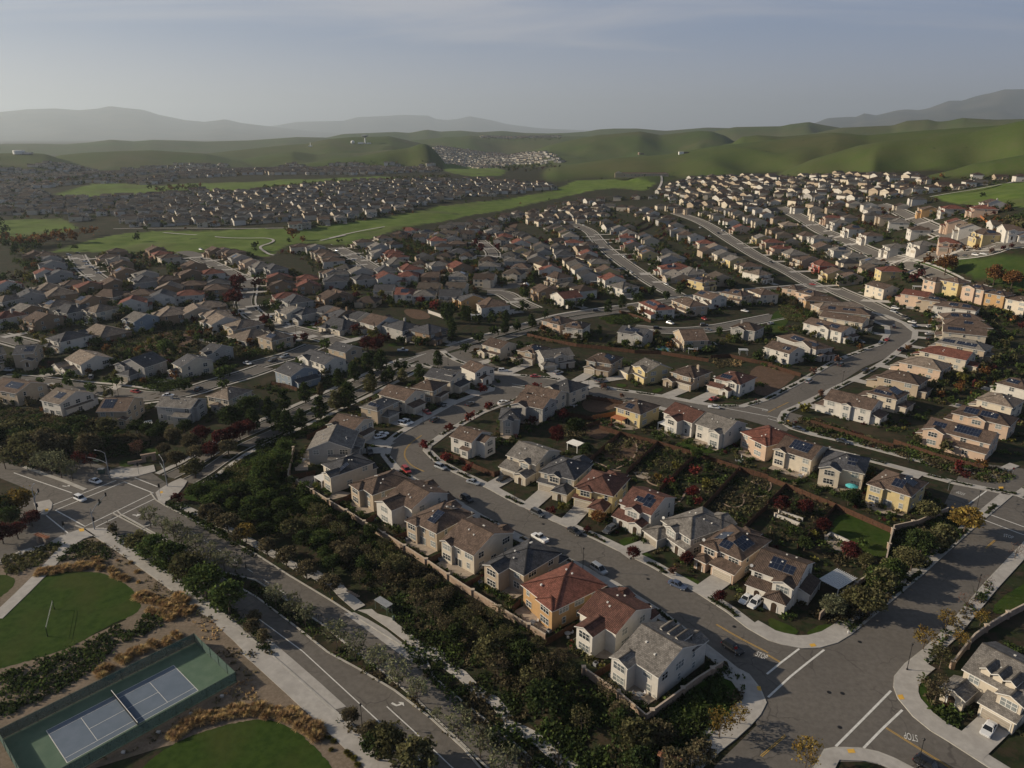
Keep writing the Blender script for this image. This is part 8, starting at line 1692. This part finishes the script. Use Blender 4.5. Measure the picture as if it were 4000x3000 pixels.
# garden paving seen in the enclosed plots
gp_=MB(); 
for v,s in (('V7',"1050,435 1110,425 1180,440 1198,480 1150,495 1080,475"),('V7',"1480,560 1560,545 1630,580 1600,620 1520,610"),('V8',"500,1030 540,985 700,1060 690,1085 610,1130"),('V2',"330,1370 380,1315 450,1300 450,1410 340,1415"),('V6',"365,500 500,445 570,580 760,600 850,620 660,670"),('V6',"750,710 870,680 920,780 860,790")): clickpoly(gp_,v,s,.1)
struct(gp_,'garden_paving',M['patio'])
gs=MB()
for v,s,w in (('V7',"1000,100 1070,170 1085,240 1050,310 970,370 900,400",.8),('V7',"720,345 800,375 860,410 940,420",.7),('V7',"1820,700 1900,740 1990,725 2010,670 1980,630 2060,620 2130,650 2212,630",.6),('V8',"0,600 30,560 20,520",.6),('V7',"2070,510 2130,540 2200,560",1.2),('V7',"1160,490 1190,530 1290,560",.8),('V7',"1440,690 1500,620 1480,580",1.0)): ribbon(gs,resample(chaikin(A(v,s),2),1.5),-w*.32,w*.32,.13,0,.1)
struct(gs,'garden_path',M['stone'])
for v,s,lab in (('V8',"100,785 300,855",'white low garden wall behind the raised beds'),('V8',"65,815 270,895",'white low garden wall before the maple bed'),('V8',"500,1010 540,975 700,1050",'white curved seat wall on the big green lawn')): wall_run(v,s,.9,.35,'garden_wall',lab,'low white garden walls',60,'wallwhite',True)
p=A('V3',"1238,585 1270,530 1360,545 1440,590 1380,612"); m=MB(); sheet(m,p,.12); struct(m,'pool_deck',M['concrete']); p=A('V3',"1250,588 1285,555 1340,560 1375,600 1330,606"); m=MB(); sheet(m,p,.17); struct(m,'swimming_pool_water',M['water'])
p=at(*px('K4',330,1320)); r=empty('boat_cover',p); tag(r,'white domed tent in the cul-de-sac circle','tent'); m=MB(); m.lathe([(2.4,0),(2.4,.6),(2.1,1.5),(1.4,2.3),(.5,2.7),(0,2.75)],(0,0,0),16); m.build('tent_shell',M['white'],r,True); m=MB(); m.lathe([(2.45,.02),(2.45,.12)],(0,0,0),16); m.build('ground_skirt',M['canvas'],r)
r.name='dome_tent'
# far landmarks on the hills
def simple(name,lab,cat,p,parts,group=None):
    r=empty(name,p); tag(r,lab,cat,group)
    for nm,mb_,mt_ in parts: mb_.build(nm,M[mt_] if isinstance(mt_,str) else mt_,r)
def top(x,y): return at(x,y)
m1=MB(); m1.lathe([(14,0),(14,9),(13.5,9.6),(0,10.2)],(0,0,0),24); m2=MB(); m2.box(10,34,-6,6,0,5); simple('water_tank','pale round water tank on the far left hill crest','water tank',top(75,602),[('tank_shell',m1,'white'),('pump_house',m2,'wallwhite')])
m1=MB(); m1.tube([(0,0,0),(0,0,26)],[3.2,2.4],12); m2=MB(); m2.lathe([(2,24),(13,31),(15,34),(6,36),(0,36.5)],(0,0,0),20); m3=MB(); m3.box(-30,-8,-8,8,0,7); m3.box(8,24,-6,6,0,5); simple('antenna_tower','white dish tower on the middle hill','tower',top(1427,562),[('tower_shaft',m1,'white'),('dish',m2,'steel'),('base_building',m3,'white')])
m1=MB(); m1.lathe([(0,0),(7,1.5),(9,6),(7,12),(0,14)],(0,0,0),14); m2=MB(); m2.box(-3,3,-3,3,-2,1); simple('radar_dome','white radar dome beside the dish tower on the hill','radar dome',top(1378,562),[('dome_shell',m1,'white'),('dome_base',m2,'white')])
m1=MB(); m1.tube([(0,0,0),(0,0,17)],[2.2,1.2],8); m2=MB(); m2.box(-8,8,-5,5,0,4); simple('hill_tower','small white tower on the green hill','tower',top(1213,573),[('tower_shaft',m1,'white'),('tower_base',m2,'white')])
q=top(2520,688); r=empty('ranch_house',q,-.1); tag(r,'long low brown ranch building below the green hill','ranch house'); m=MB(); m.box(-44,44,-5,5,-3,5); m.box(-58,-44,-7,7,-3,6); m.build('wall',WALL['t'],r)
m=MB(); wl_=MB(); roof_rect(m,wl_,-44,44,-5,5,5,'x',0,1); roof_rect(m,wl_,-58,-44,-7,7,6,'y',0,0); m.build('roof',[ROOF['b'],M['trim'],ROOF['b']],r); wl_.build('gable',WALL['c'],r)
for k_ in range(12): window(r,-40+k_*7,-5.02,1.2,0,2.2,1.6,'d',1)
for x,lab in ((2497,'round stone tank on the green hill ridge'),(2660,'small white shed on the green hill ridge')):
    m1=MB(); m1.lathe([(5,-2),(5,6),(4.5,7),(0,8)],(0,0,0),12) if 'tank' in lab else m1.box(-5,5,-4,4,-2,5); m2=MB(); m2.box(7,16,-4,4,-2,4); m2.box(6.5,16.5,-4.5,4.5,4,4.6); simple('hill_building',lab,'farm building',top(x,603 if 'tank' in lab else 602),[('building_wall',m1,'stone' if 'tank' in lab else 'white'),('side_shed',m2,'trimdark')],'farm buildings on the ridge')
# ------------------------------------------------------------------ labels that single each thing out
TW=['','twenty','thirty','forty','fifty','sixty','seventy','eighty','ninety']; ONES=ORD[:9]
def ordinal(n):
    if n<=20: return ORD[n-1]
    t,o_=divmod(n,10)
    return (TW[t-1]+'-'+ONES[o_-1]) if o_ else {3:'thirtieth',4:'fortieth',5:'fiftieth',6:'sixtieth',7:'seventieth',8:'eightieth',9:'ninetieth'}[t]
bylab={}
for o,l in NAMED: bylab.setdefault(l,[]).append(o)
for l,os_ in bylab.items():
    if len(os_)==1: os_[0]['label']=l; continue
    os_.sort(key=lambda o:project(o.location)[0])
    for i,o in enumerate(os_): o['label']=f"{l}, {ordinal(i+1)} from left"
# ------------------------------------------------------------------ haze
hm=MB(); hm.box(-52000,52000,-400,52000,-60,1950); hz=hm.build('haze',[])
m=bpy.data.materials.new('haze_air'); m.use_nodes=True; t=m.node_tree; t.nodes.clear(); o=t.nodes.new('ShaderNodeOutputMaterial'); v=t.nodes.new('ShaderNodeVolumePrincipled'); v.inputs['Color'].default_value=(.78,.90,1.0,1); v.inputs['Density'].default_value=HAZE; v.inputs['Anisotropy'].default_value=.32; t.links.new(v.outputs[0],o.inputs['Volume'])
hz.data.materials.append(m); tag(hz,kind='stuff')
